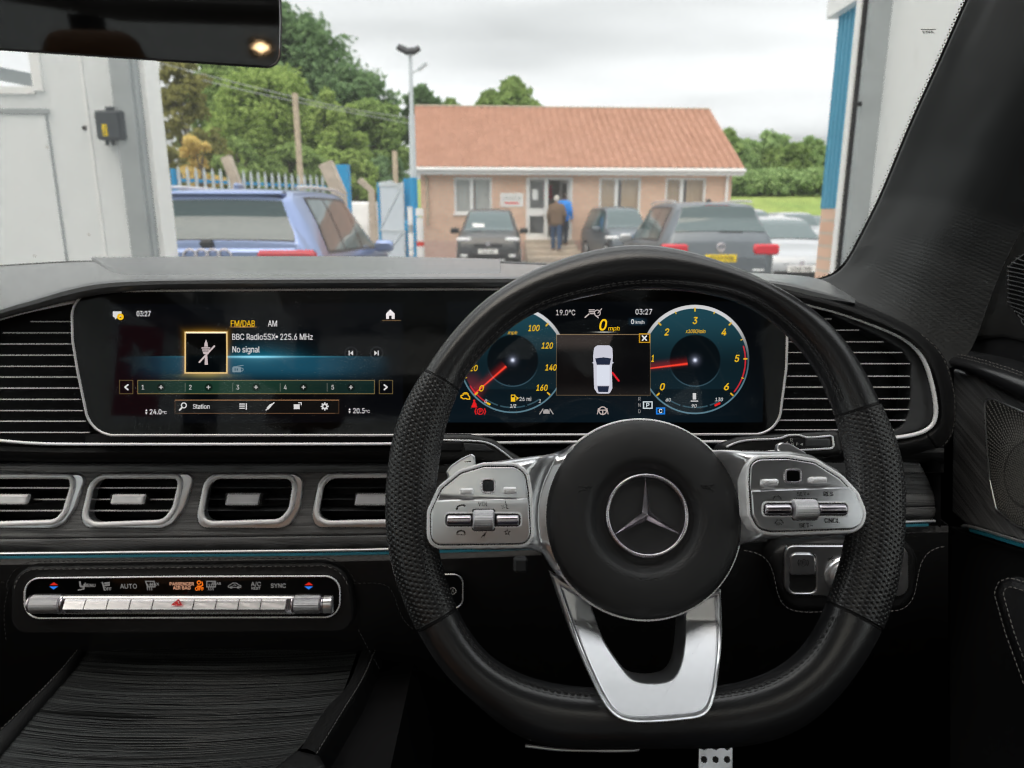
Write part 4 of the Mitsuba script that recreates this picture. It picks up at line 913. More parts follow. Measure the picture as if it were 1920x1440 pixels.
a5 = [(951 + (7 if i % 2 == 0 else 3) * math.cos(math.radians(-90 + 36 * i)), 998 + (7 if i % 2 == 0 else 3) * math.sin(math.radians(-90 + 36 * i))) for i in range(10)]
star5 = Polygon(a5).difference(Polygon(a5).buffer(-1.3)); mut = Polygon([(903, 1006), (908, 1000), (912, 999), (909, 1005)]).union(line([(903, 1007), (912, 998)], 1.2))
add(ls, 'key_marks', cat([flat(SPP, g, .0003 if g not in (arrow, house) else -.0031) for g in (phone, hang, voice, star5, mut)] + [text(SPP, 'VOL', 906, 945, 8, .0003, wide=.9)] + [flat(SPP, g, -.0031) for g in (arrow, house)]), 'print_dark', False)
carm = lambda x, y: line([(x - 8, y + 3), (x - 4, y - 3), (x + 4, y - 3), (x + 8, y + 3)], 1.2)
add(rs, 'key_marks', cat([text(SPP, s, x, y, h, z_, wide=w) for s, x, y, h, w, z_ in (('LIM', 1443, 888, 8, .95, -.0031), ('SET+', 1506, 926, 8, .9, .0003), ('RES', 1553, 926, 8, .9, .0003), ('CNCL', 1560, 976, 8.5, .9, .0003), ('SET–', 1511, 985, 8, .95, .0003))] +
    [flat(SPP, carm(1457, 933), .0003), flat(SPP, carm(1461, 978), .0003), flat(SPP, line([(1455, 981), (1464, 981)], 1).union(line([(1456, 984), (1466, 984)], 1)), .0003), flat(SPP, ring((1532, 884), 4, 1.2).union(line([(1538, 887), (1546, 886)], 1.2)), -.0031), flat(SPP, ring((1432, 880), 5, 1.2), -.0031)]), 'print_dark', False)

# lower spoke: a bright U with a dark window
UO = [(1033, 1076), (1073, 1191), (1123, 1304), (1150, 1342), (1176, 1355), (1225, 1357.5), (1285, 1352), (1316, 1346), (1336, 1326), (1350, 1260), (1356, 1190), (1353, 1105), (1300, 1120), (1208, 1130), (1110, 1120)]
UI = [(1110, 1130), (1130, 1194), (1157, 1238), (1180, 1268), (1200, 1279.5), (1250, 1279.5), (1272, 1262), (1284, 1216), (1288, 1154), (1288, 1130)]
UOP = Polygon(spline(UO[:12], 70).tolist() + UO[12:])
face = UOP.buffer(-9)
def forward(m):
    v = np.array(m.vertices); wa, wb = WP.P([(1225, 1170)], 0)[0][1], WP.P([(1225, 1345)], 0)[0][1]
    t_ = (v[:, 1] - wa) / (wb - wa)
    dz = .042 * np.clip(t_, 0, 1.1) ** 1.3
    e_ = np.array([(EYE - WP.o) @ WP.u, (EYE - WP.o) @ WP.w]); h_ = (EYE - WP.o) @ WP.n
    v[:, :2] = e_ + (v[:, :2] - e_) * ((h_ - v[:, 2] - dz) / (h_ - v[:, 2]))[:, None]   # the plate keeps its size in view as it comes forward over the rim
    v[:, 2] += dz; return trimesh.Trimesh(v, m.faces, process=False)
edge_k = add(wheel, 'spoke', WP.put(forward(slab(dense(WP.P(list(UOP.exterior.coords)[:-1], -.012), .004), -.045, -.012, .004, [dense(WP.P(list(face.exterior.coords)[:-1], -.012), .004)], seg=5, hole_b=.0008, bw=.0016))), 'satin_silver', 50, label='lower silver spoke shaped like a U with a dark window')
U_ = face.buffer(-1).difference(Polygon(spline(UI, 60)).union(sbox(1105, 1090, 1289, 1150).intersection(Polygon([(1100, 1080), (1300, 1080), (1289, 1160), (1114, 1150)]))))
U_ = max(geoms(U_), key=lambda g: g.area)
fm = slab(dense(WP.P(list(U_.exterior.coords)[:-1], -.015), .004), -.045, -.0145, .0012, [dense(WP.P(list(r.coords)[:-1], -.015), .004) for r in U_.interiors], seg=3)
fm.merge_vertices(); fv_, ff_ = trimesh.remesh.subdivide_to_size(fm.vertices, fm.faces, .004); fm = trimesh.Trimesh(fv_, ff_); fm.merge_vertices()
v = np.array(fm.vertices); cu = WP.P([(1225, 1240)], -.015)[0]
dish = np.clip(np.abs(v[:, 0] - cu[0]) / .045, 0, 1.3); up_ = smooth01((v[:, 1] - cu[1] + .01) / .10)
v[:, 2] -= .010 * up_ + .004 * (1 - np.clip(dish, 0, 1.2) ** 2)
add(edge_k, 'face', WP.put(forward(trimesh.Trimesh(v, fm.faces, process=False))), 'brushed_silver', 50)
lipp = WP.W(spline([(985, 1398), (1040, 1405), (1075, 1406.5), (1190, 1406.5), (1198, 1404)], 40), -.010)
add(wheel, 'lower_trim', tube(lipp, .0012, 8), 'panel_silver', 60)
# shift paddles
for P, lab in (([(836, 884), (845, 872), (866, 858), (884, 850), (891, 855), (892, 872), (880, 900), (840, 900)], 'left'), ([(1457, 842), (1459, 832), (1466, 829), (1484, 832), (1512, 848), (1516, 860), (1470, 860)], 'right')):
    p = add(wheel, 'shift_paddle', WP.put(slab(dense(WP.P(fillet(P, 4), -.028), .003), -.034, -.028, .0016, seg=4)), 'panel_silver', 50, label=lab + ' silver shift paddle behind the spoke')
    if lab == 'left': add(p, 'minus_mark', flat(WP, line([(872, 866), (883, 865)], 1.6), -.0279), 'print_dark', False)

# column and stalks
col = thing('steering_column', 'black steering column shroud behind the wheel with its stalks', 'steering column')
c3 = hc
sh = [np.c_[(rx * np.cos(np.arange(40) * math.pi / 20)), ry * np.sin(np.arange(40) * math.pi / 20) - dy, np.full(40, z)] + [hc[0], hc[1], 0] for rx, ry, dy, z in ((.052, .050, .0, -.046), (.060, .058, .004, -.055), (.062, .062, .008, -.09), (.07, .07, .01, -.20), (.07, .075, .012, -.34))]
add(col, 'shroud', WP.put(loft(sh[::-1], closed=True)), 'dark_plastic', 50)
add(col, 'adjust_lever', WP.put(cbox(*WP.P([(963, 1074), (990, 1046)], -.07)[:, 0], *WP.P([(963, 1074), (990, 1046)], -.07)[:, 1], -.10, -.066, .002)), 'grey_plastic', False)
def stalk(name, P, off, dep, lab): return add(col, name, WP.put(slab(dense(WP.P(fillet(P, 10), off), .004), off - dep, off, .006, seg=5)), 'black_plastic', 50, label=lab)
gs = stalk('gear_stalk', [(1352, 830), (1385, 818), (1440, 814), (1578, 806), (1585, 850), (1560, 856), (1440, 862), (1380, 860), (1352, 850)], -.055, .02, 'right gear stalk marked R N P')
loopP = spline([(1362, 838), (1388, 828), (1430, 824), (1466, 821), (1476, 817), (1500, 816.5), (1512, 820), (1556, 817)], 60).tolist() + [(1561, 819), (1563, 836), (1560, 840)] + spline([(1555, 841), (1500, 844), (1440, 846)], 20).tolist()
add(gs, 'outline', sweep(WP.W(loopP, -.0545), circ(.0009, 8), WP.n), 'bright_silver', 60)
add(gs, 'tip', WP.put(slab(dense(WP.P(rrect(1510, 822, 1557, 838, 4), -.054), .004), -.06, -.0535, .0014)), 'grey_plastic')
add(gs, 'letters', cat([text(WP, s, x, y, h, -.0545) for s, x, y, h in (('R', 1484, 825, 6), ('N', 1486, 833, 6), ('P', 1494.5, 833, 6))] + [flat(WP, Polygon([(1500, 833), (1505, 830.5), (1505, 835.5)]), -.0545), flat(WP, Polygon([(1472, 832), (1479, 832), (1475.5, 827)]), -.0545)]), 'print_light', False)
ws = stalk('wiper_stalk', [(790, 812), (880, 812), (925, 822), (952, 842), (985, 862), (990, 890), (940, 880), (890, 868), (790, 872)], -.06, .022, 'left wiper stalk with fine silver outline')
add(ws, 'outline', sweep(WP.W(spline([(800, 824), (860, 826), (912, 830), (940, 845), (966, 866)], 40), -.0595), circ(.0008, 8), WP.n), 'bright_silver', 60)
add(ws, 'tip', WP.put(slab(dense(WP.P([(869, 830), (908, 833), (928, 846), (872, 846)], -.059), .004), -.066, -.0585, .001)), 'grey_plastic')
add(ws, 'switch', WP.put(slab(dense(WP.P(rrect(812, 829, 866, 846, 3), -.059), .004), -.066, -.0585, .001)), 'dark_plastic')
add(ws, 'marks', cat([flat(WP, line([(812, y), (820, y)], 1), -.0582) for y in (834, 841, 853, 862)] + [flat(WP, ring((824, 851), 2, .8), -.0582)]), 'print_grey', False)

# ------------------------------------------------------------------ driver's door, pillar, mirror, console, shell
DOOR = Plane((.535, .75, ZC - .2), (-1, 0, .10), (0, -1, 0))
door = thing('driver_door', 'black driver door panel with a dotted silver speaker grille and a lit cyan strip', 'car door')
skin = [(1740, 560), (2300, 560), (2300, 1900), (1740, 1500)]
def ext_px(pl, P, z0, z1, b, **k): return pl.put(slab(dense(pl.P(P, z1), .008), z0, z1, b, **k))
add(door, 'lower_panel', ext_px(DOOR, [(1779, 985), (1810, 1000), (2080, 1080), (2600, 1500), (2300, 2600), (1780, 1600)], -.03, -.004, .002), 'leather', 40)
dw = slab(dense(DOOR.P(fillet([(1786, 690), (1830, 706), (1925, 757), (2200, 900), (2200, 1105), (1925, 1018), (1880, 1003), (1808, 982), (1783, 960)], 3), 0), .008), -.03, .0, .004)
add(door, 'wood_panel', DOOR.put(dw), 'ash_wood', False, uv=dw.vertices[:, :2] @ np.array([[.94, .34], [-.34, .94]]))
top = spline([(1776, 664), (1830, 676), (1925, 706), (2100, 780), (2300, 880)], 50); low = spline([(1784, 690), (1830, 706), (1925, 758), (2100, 850), (2300, 980)], 50)
rows = []
for a, b in zip(top, low):
    A, C_ = DOOR.W([a], .012)[0], DOOR.W([b], .012)[0]
    rows.append([A + DOOR.n * -.05 + [0, 0, .012], A - DOOR.n * .012 + [0, 0, .002], A, A * .8 + C_ * .2 + DOOR.n * .006, A * .5 + C_ * .5 + DOOR.n * .009, A * .15 + C_ * .85 + DOOR.n * .005, C_ - DOOR.n * .004, C_ - DOOR.n * .02])
add(door, 'top_roll', loft(rows), 'leather_soft', 40)
for d_ in (-4, 1.5):
    add(door, 'roll_stitching', stitches(DOOR.W(top[2:30] + [0, d_], .0128), .0042, .002, .00045, DOOR.n + np.array([0, 0, .5])), 'thread', False, kind='stuff')
upper = [(1764, 620), (1792, 535), (1826, 447), (1872, 370), (1920, 300), (1990, 220), (2060, 150), (2400, 150), (2400, 900), (2100, 775), (1925, 700), (1776, 660)]
add(door, 'upper_trim', ext_px(DOOR, upper, -.05, -.018, .003), 'dark_plastic', 40)
fin_px = [(1796, 640), (1830, 560), (1872, 470), (1920, 390), (2010, 330), (2100, 330), (2100, 720), (1960, 652), (1880, 632), (1850, 634)]
add(door, 'sail_trim', ext_px(DOOR, fillet(fin_px, 14), -.03, -.012, .004), 'black_plastic', 40)
tw = add(door, 'tweeter_cover', ext_px(DOOR, fillet([(1888, 500), (1905, 484), (1930, 468), (2010, 470), (2010, 640), (1925, 604), (1905, 594), (1890, 560)], 12), -.02, -.008, .002), 'gloss_black', 40)
ribs = []
for i in range(15):
    y = 484 + i * 8.2
    q = DOOR.W(spline([(1889 + max(0, 500 - y) * 1.0 + max(0, y - 566) * .8, y), (1918, y + 5 + i * .25), (1960, y + 16 + i * .5)], 12), -.0072)
    ribs.append(tube(q, .0008, 6))
add(tw, 'ribs', cat(ribs), 'grey_plastic', 50, kind='stuff')
# speaker grille: a plate with punched holes and pressed rays
gr_px = fillet([(1846, 750), (1862, 748), (1930, 777), (2060, 842), (2060, 1030), (1960, 1005), (1905, 985), (1868, 955), (1856, 900), (1850, 830)], 10, 6)
gc = DOOR.P([(1928, 890)], .004)[0]; gsc = DOOR.scale(1928, 890)
def grille_pattern(p, n, uv):
    x, y = uv.x - float(gc[0]), uv.y - float(gc[1]); r = dr.sqrt(x * x + y * y); a = dr.atan2(y, x)
    k = mi.Float(110.0); aa = a / (2 * math.pi) * k; fa = (aa - dr.floor(aa) - .5) * (2 * math.pi / k) * r
    row = r / .0034; rr = (row + .5 * (dr.floor(aa) - 2 * dr.floor(dr.floor(aa) / 2))); fr2 = (rr - dr.floor(rr) - .5) * .0034
    slot = smoothstep(.0009, .0005, dr.abs(fa)) * smoothstep(.0014, .0010, dr.abs(fr2)) * smoothstep(.034, .036, r)
    g = .0023; ux, uy = x / g, y / g; d = dr.sqrt(dr.square(ux - dr.floor(ux) - .5) + dr.square(uy - dr.floor(uy) - .5))
    dot = smoothstep(.42, .30, d) * smoothstep(.034, .032, r)
    return 1 - dr.minimum(slot + dot, 1.0)
B['grille_metal'] = pr(mikit.proc(lambda p, n, uv: mix((.34, .335, .315), (.022, .022, .022), grille_pattern(p, n, uv))), .38, .5, mikit.proc(grille_pattern, 1.5e-4), .0005, metallic=.35)
gp = slab(dense(DOOR.P(gr_px, .004), .006), -.01, .004, .002)
grl = add(door, 'speaker_grille', DOOR.put(gp), 'grille_metal', True, uv=gp.vertices[:, :2], label='dotted silver speaker grille in the door')
add(grl, 'rim', sweep(DOOR.W(np.array(gr_px), .003), circ(.0009, 8), DOOR.n, True), 'panel_silver', 60)
dl = spline([(1806, 984), (1812, 983), (1880, 1002), (1930, 1017), (2100, 1070), (2300, 1140)], 50)
add(door, 'light_strip_trim', sweep(DOOR.W(dl + [0, 3], .004), circ(.0018, 8, .0024), DOOR.n), 'satin_silver', 60)
add(door, 'ambient_light', sweep(DOOR.W(dl[4:] + [0, 10], .0055), [(-.0018, 0), (.0018, 0), (.0018, .0006), (-.0018, .0006)], DOOR.n), 'cyan_off', False, emitter=emitter((16, 160, 195)))
# arm rest
ARM = Plane((.46, .62, ZC - .35), (-1, -.35, .35), (0, -1, .0))
ap = fillet([(1858, 1112), (1868, 1086), (1893, 1077), (1925, 1086), (2060, 1140), (2060, 1700), (1985, 1560), (1920, 1300), (1880, 1190)], 14, 6)
arm = add(door, 'arm_rest', ARM.put(slab(dense(ARM.P(ap, 0), .008), -.08, 0, .012, seg=6)), 'leather_soft', 40)
for g in (6, 22):
    c_ = np.array(Polygon(ap).buffer(-g).exterior.coords); c_ = c_[(c_[:, 0] < 1990)]
    i0 = np.argmax(np.linalg.norm(np.diff(c_, axis=0), axis=1)); c_ = np.roll(c_[:-1] if np.allclose(c_[0], c_[-1]) else c_, -(i0 + 1), axis=0)
    if c_[0][1] > c_[-1][1]: c_ = c_[::-1]
    add(arm, 'stitching', stitches(ARM.W(c_, .0004 if g > 10 else -.002), .0034, .0016, .0005, ARM.n), 'thread', False, kind='stuff')

# windscreen pillar
E0 = [(1850, -70), (1815, 0), (1760, 122), (1703, 248), (1652, 370), (1612, 450), (1588, 492), (1566, 513), (1536, 524), (1500, 528)]
E1 = [(1905, -70), (1872, 0), (1824, 122), (1770, 248), (1712, 370), (1664, 455), (1636, 502), (1610, 535), (1588, 552), (1560, 552)]
E2 = [(2010, -70), (1985, 0), (1930, 122), (1872, 248), (1810, 370), (1756, 470), (1724, 540), (1700, 590), (1680, 600), (1650, 590)]
E3 = [(2140, -70), (2120, 0), (2080, 122), (2020, 248), (1950, 370), (1890, 480), (1850, 580), (1812, 668), (1775, 690), (1740, 670)]
YS = [.62, .665, .735, .81, .885, .94, .965, .975, .975, .97]
pil = thing('windscreen_pillar', 'dark woven-cloth pillar between the windscreen and the driver door', 'pillar')
e = [spline(P, 60) for P in (E0, E1, E2, E3)]; ys = np.interp(np.linspace(0, 1, 60), np.linspace(0, 1, 10), YS)
rows, uvs = [], []
for i in range(60):
    y = ys[i]; r = [at(*e[0][i], y + .06), at(*e[0][i], y + .004), at(*(e[0][i] * .93 + e[1][i] * .07), y - .003)]
    r += [at(*(e[0][i] * (1 - t) + e[1][i] * t), y - .003 - .045 * t ** 1.4) for t in (.3, .6, .85)]
    r += [at(*(e[1][i] * (1 - t) + e[2][i] * t), y - .048 - .075 * t) for t in (0.05, .3, .6, 1)]
    r += [at(*(e[2][i] * (1 - t) + e[3][i] * t), y - .123 - .03 * t) for t in (.4, 1)]
    rows.append(r)
rows = np.array(rows)
u_ = np.concatenate([[0], np.cumsum(np.linalg.norm(np.diff(rows[:, 5], axis=0), axis=1))])
v_ = np.concatenate([[0], np.cumsum(np.linalg.norm(np.diff(rows[30], axis=0), axis=1))])
add(pil, 'cloth_cover', loft(rows), 'pillar_cloth', True, uv=np.stack([np.repeat(u_, rows.shape[1]), np.tile(v_, 60)], 1))

# windscreen
base = lambda x: np.array([x, 1.19 - .16 * ((x + .275) / .75) ** 2, ZC - .078]); head = lambda x: np.array([x, .40 - .05 * ((x + .275) / .7) ** 2, ZC + .215])
wsx = np.linspace(0, 1, 30)
ws_rows = [[base(-1.02 + 1.50 * a) * (1 - t) + head(-.92 + 1.30 * a) * t + np.array([0, .012, .016]) * 4 * t * (1 - t) for a in wsx] for t in np.linspace(-.03, 1.02, 14)]
wsk = thing('windscreen', 'clear car windscreen with a black dotted border beside the pillar', 'windscreen')
add(wsk, 'pane', loft(ws_rows), 'window_glass', 60)
bl, tl = at(1545, 521, 1.0), at(1815, 0, .70)
fe = [at(*e[0][i], ys[i] + .030) for i in range(60)]
def at_shift(i, d): return at(e[0][i][0] - d * .9, e[0][i][1] - d * .42, ys[i] + .030)
add(wsk, 'black_border', loft([[at_shift(i, -14), at_shift(i, 5)] for i in range(58)]), 'frit', False)
dots = []
L = np.concatenate([[0], np.cumsum(np.linalg.norm(np.diff(np.array(fe), axis=0), axis=1))])
for k in range(int(L[55] / .0042)):
    i = np.interp(k * .0042, L, np.arange(60)); a, b = int(i), i - int(i)
    for d, r in ((6.3 + (k % 2) * 2.2, .0008),):
        c = at_shift(a, d) * (1 - b) + at_shift(min(a + 1, 59), d) * b
        dots.append(moved(trimesh.creation.cylinder(r, .0004, sections=8), trimesh.transformations.rotation_matrix(math.radians(72), [1, 0, 0]), c))
add(wsk, 'border_dots', cat(dots), 'frit', False, kind='stuff')
GL = Plane(at(1740, 57, .72), (0, -.8, .6))
add(wsk, 'etched_mark', cat(text(GL, '12VA', 1740, 60, 6, 0, rot=0, italic=-.3), flat(GL, line([(1727, 55), (1754, 55)], .9), 0)), 'frit', False)

# mirror
mir = thing('rear_view_mirror', 'black interior mirror at the top left, dark glass reflecting a small warm lamp', 'mirror')
MP = Plane(at(250, 40, .47), (.10, -1, -.095), (1, 0, .08))
mp = fillet([(-330, -150), (527, -150), (530, 60), (527, 131), (250, 116), (-330, 76)], [40, 40, 0, 24, 0, 40], 8)
mp = fillet([(-330, -150), (522, -150), (527, 40), (525, 129), (-330, 72)], [40, 40, 0, 26, 40], 8)
mh = slab(dense(MP.P(mp, 0), .006), -.03, 0, .003, bw=.0025, seg=4, bottom=True)
mv = np.array(mh.vertices); mq = mv[:, 2] < -.02; mc_ = MP.P([(200, -20)], 0)[0]; mv[mq, :2] = mc_ + (mv[mq, :2] - mc_) * [.93, .60]; mh = trimesh.Trimesh(mv, mh.faces, process=False)
add(mir, 'housing', MP.put(mh), 'black_plastic', 40)
add(mir, 'glass', MP.put(slab(dense(MP.P(Polygon(mp).buffer(-2.5).exterior.coords[:-1], .001), .006), -.005, .0012, .0004)), 'mirror_glass', 40)
add(mir, 'stem', tube([MP.o - MP.n * .01 + np.array([-.05, 0, .02]), MP.o + np.array([-.05, .04, .05]), MP.o + np.array([-.05, .09, .075])], .011, 12), 'black_plastic', 50)

# centre console
con = thing('centre_console', 'centre console with a dark ribbed-wood lid between black leather rails', 'console')
zl = ZC - .50
def on_z(px, py, z):
    r = ray(px, py); return EYE + r * ((z - ZC) / r[2])
le = spline([(188, 1180), (150, 1222), (128, 1268), (60, 1340), (0, 1412), (-60, 1480)], 50); re = spline([(690, 1180), (668, 1228), (648, 1285), (614, 1345), (560, 1404), (505, 1470)], 50)
rows, uv = [], []
for a, b in zip(le, re):
    A, C_ = on_z(*a, zl), on_z(*b, zl); r = []
    for t in np.linspace(0, 1, 25):
        p = A * (1 - t) + C_ * t + np.array([0, 0, .010 * math.sin(math.pi * t)]); r.append(p); uv.append((p[0], p[1] - .10 * (t - .5) ** 2))
    rows.append(r)
add(con, 'lid', loft(rows), 'lid_wood', True, uv=np.array(uv))
lo_ = spline([(210, 1150), (160, 1202), (124, 1246), (76, 1297), (0, 1369), (-60, 1425)], 40); lin = spline([(206, 1166), (165, 1214), (141, 1250), (98, 1299), (2, 1414), (-50, 1475)], 40)
ro_ = spline([(728, 1170), (710, 1212), (687, 1266), (665, 1306), (597, 1418)], 40); rin = spline([(692, 1182), (672, 1232), (646, 1291), (616, 1321), (562, 1403)], 40)
for a_, b_ in ((lo_, lin), (ro_, rin)):
    rows = []
    for a, b in zip(a_, b_):
        A, C_ = on_z(*a, zl + .003), on_z(*b, zl + .003)
        rows.append([A + [0, 0, -.12], A + [0, 0, -.006], A * .96 + C_ * .04 + [0, 0, .0], A * .8 + C_ * .2 + [0, 0, .003], A * .4 + C_ * .6 + [0, 0, .003], A * .06 + C_ * .94, C_ + [0, 0, -.006], C_ + [0, 0, -.03]])
    k = add(con, 'leather_rail', loft(rows), 'leather', 40)
    add(k, 'stitching', stitches([r[3] * .3 + r[2] * .7 + np.array([0, 0, .001]) for r in rows], .0032, .0018, .00045, (0, 0, 1)), 'thread', False, kind='stuff')
cr = [(500, 1446), (556, 1402), (600, 1412), (612, 1434), (540, 1490), (470, 1500)]
CZ = Plane((0, 0, zl + .012), (0, 0, 1))
add(con, 'front_pad', CZ.put(slab(dense(CZ.P(cr, 0), .006), -.06, .0, .005)), 'leather', 40)
add(con, 'body', cat(cbox(-.50, -.12, .3, 1.1, ZC - .80, zl - .03)), 'dark_plastic', False)
# brake pedal
ped = thing('brake_pedal', 'metal brake pedal with rows of round rubber studs under the wheel', 'pedal')
PD = tilt(at(1342, 1420, .80), 32)
add(ped, 'plate', PD.put(slab(dense(PD.P(fillet([(1311, 1385), (1374, 1385), (1375, 1500), (1308, 1500)], 6), 0), .005), -.004, 0, .001)), 'panel_silver')
for i in range(5):
    for j in range(3):
        c = PD.P([(1320 + 21.5 * j, 1400 + 24 * i)], 0)[0]
        add(ped, 'rubber_stud', PD.put(moved(lathe([(.0042, 0), (.0040, .0012), (.0034, .0018), (1e-5, .0018)], 16), t=[c[0], c[1], 0])), 'black_plastic')
add(ped, 'arm', cat(tube([PD.o - PD.n * .01, PD.o + np.array([0, .08, .05]), PD.o + np.array([0, .12, .25])], .01, 8)), 'black_plastic')

# the rest of the cabin (out of sight or in the dark): floor, bulkhead, roof, seats' backs, far side
shell = thing('car_body', 'dark cabin floor, roof lining and far side of the car round the camera', 'car body')
fl = ZC - .95
add(shell, 'floor', cbox(-1.1, .62, -2.2, 1.5, fl - .05, fl), 'carpet', False)
add(shell, 'bulkhead', cat(cbox(-1.1, .62, 1.32, 1.36, fl, ZC - .13), cbox(-1.1, .62, 1.00, 1.36, ZC - .135, ZC - .12)), 'carpet', False)
add(shell, 'roof_lining', cat(cbox(-.98, .44, -.14, .36, ZC + .225, ZC + .25, .004), cbox(-.98, .44, -2.3, -1.45, ZC + .225, ZC + .25, .004), cbox(-.98, -.86, -1.45, -.14, ZC + .225, ZC + .25), cbox(.33, .44, -1.45, -.14, ZC + .225, ZC + .25)), 'roof_cloth', False)
add(shell, 'roof_glass', cbox(-.88, .36, -1.48, -.11, ZC + .252, ZC + .256), 'tinted_glass', False)
add(shell, 'roof_rail', cat(cbox(.44, .60, -2.3, .30, ZC + .14, ZC + .25, .01), cbox(.50, .60, -.46, -.26, ZC - .2, ZC + .14, .01)), 'black_plastic', False)
add(shell, 'left_side', cat(cbox(-1.10, -1.06, -2.2, 1.3, fl, ZC - .28), cbox(-1.06, -1.0, -1.0, -.88, ZC - .28, ZC + .23), cbox(-1.06, -1.0, -2.2, -2.0, ZC - .28, ZC + .23)), 'dark_plastic', False)
add(shell, 'right_side', cat(cbox(.60, .64, -2.2, .45, fl, ZC - .28), cbox(.52, .58, -2.2, -2.0, ZC - .28, ZC + .23), cbox(.60, .64, .45, 1.3, fl, ZC - .12)), 'dark_plastic', False)
add(shell, 'rear_side', cat(cbox(-1.1, .64, -2.26, -2.2, fl, ZC - .15)), 'dark_plastic', False)
for x in (-.66, .11):
    st_ = thing('front_seat', 'tan leather front seat, empty, on the left' if x < 0 else 'tan leather front seat under the person with the phone', 'seat')
    add(st_, 'cushion', cbox(x - .26, x + .26, -.62, -.10, fl + .15, ZC - .64, .06), 'tan_leather', 40)
    for sx in (-.27, .27): add(st_, 'bolster', moved(skinned([bone((0, 0, .05), .065, (0, 0, .56), .055)], .03), rotx(16), (x + sx, -.62, ZC - .66)), 'tan_leather', True)
    add(st_, 'backrest', moved(cbox(-.25, .25, -.07, .05, 0, .62, .05), rotx(16), (x, -.66, ZC - .66)), 'tan_leather', 40)
    add(st_, 'head_rest', moved(skinned([bone((-.075, 0, .03), .05, (.075, 0, .03), .05), bone((-.05, 0, .10), .05, (.05, 0, .10), .05), bone((-.075, 0, .03), .05, (-.05, 0, .1), .05), bone((.075, 0, .03), .05, (.05, 0, .1), .05)], .02), rotx(10), (x, -.86, ZC - .0)), 'tan_leather', True)

# ------------------------------------------------------------------ outdoor and workshop materials
def speck(base, var, s, rough=.8, spec=.2):
    b = np.array(base)
    return pr(mikit.proc(lambda p, n, uv: mix((b * (1 - var)).tolist(), np.minimum(b * (1 + var), .95).tolist(), fbm(p.x * s, p.y * s, p.z * s, 4))), rough, spec)
B['tarmac'] = speck((.060, .060, .062), .5, 3.0, .85)
B['concrete_floor'] = speck((.46, .46, .45), .2, 1.4, .5, .4)
def brick_c(p, n, uv):
    row = dr.floor(p.z / .075); h = p.x / .225 + .5 * (row - 2 * dr.floor(row / 2)); r = cell_rand(dr.floor(h), row)
    fx, fz = h - dr.floor(h), p.z / .075 - row
    m = smoothstep(.03, .06, fx) * smoothstep(.97, .94, fx) * smoothstep(.08, .16, fz) * smoothstep(.92, .84, fz)
    low = smoothstep(.66, .64, p.z)
    a = mix((.67, .43, .31), (.73, .50, .37), r); b = mix((.58, .36, .30), (.64, .42, .36), r)
    return mix((.58, .48, .40), mix(a, b, low), m) * (.92 + .16 * fbm(p.x * 1.3, p.y, p.z * 1.3))
B['buff_brick'] = pr(mikit.proc(brick_c), .85, .2)
def tile_c(p, n, uv):
    r = cell_rand(dr.floor(uv.x), dr.floor(uv.y))
    return mix((.42, .245, .175), (.48, .29, .215), r) * (.95 + .1 * fbm(p.x * .9, p.y * .9, p.z * .9))
B['clay_tile'] = pr(mikit.proc(tile_c), .8, .25)
def painted_wall(p, n, uv):
    d1, d2, r = voronoi((p.x + p.y) * 5.0, p.z * 5.0)
    mark = smoothstep(.075, .03, d1 + .05 * noise(p.x * 60, p.y * 60, p.z * 60)) * smoothstep(.80, .82, r)
    scuff = smoothstep(.66, .80, fbm((p.x + p.y) * 9, p.z * 2.2, 7, 4)) * .35
    return mix(mix((.69, .72, .725), (.76, .785, .79), fbm(p.x * 2.2, p.y * 2.2, p.z * 1.1, 4)), (.42, .41, .38), dr.maximum(mark * .7, scuff * .5))
B['white_wall'] = pr(mikit.proc(painted_wall), .6, .35)
B['white_upvc'] = pr((.80, .81, .80), .4, .4)
B['grey_steel'] = speck((.34, .37, .38), .15, 5, .5, .4)
B['galvanised'] = pr((.50, .55, .58), .45, .5)
B['gate_sheet'] = pr((.50, .56, .62), .5, .4)
B['blue_paint'] = pr((.015, .26, .52), .45, .4)
B['blue_cladding'] = pr((.10, .36, .52), .45, .4)
B['concrete'] = speck((.44, .38, .31), .3, 6)
B['timber'] = speck((.45, .38, .29), .3, 5)
B['white_paint'] = pr((.78, .78, .77), .4, .4)
B['red_cloth'] = pr((.30, .025, .025), .8, .2)
B['red_paint'] = pr((.62, .05, .03), .45, .4)
B['yellow_paint'] = pr((.75, .55, .03), .45, .4)
B['beige_blind'] = pr((.48, .36, .22), .8, .2)
B['pale_blind'] = pr((.50, .52, .50), .8, .2)
B['room_paint'] = pr((.46, .46, .44), .8, .2)
B['car_glass'] = pr((.045, .080, .084), .05, 1.0)
B['tyre'] = pr((.015, .015, .015), .8, .2)
B['box_grey'] = pr((.055, .065, .075), .5, .4)
B['black_trim'] = pr((.012, .012, .013), .5, .4)
B['lamp_red'] = pr((.55, .015, .03), .15, .6)
B['lamp_clear'] = pr((.70, .72, .73), .12, .7)
B['plate_yellow'] = pr((.80, .58, .01), .4, .4)

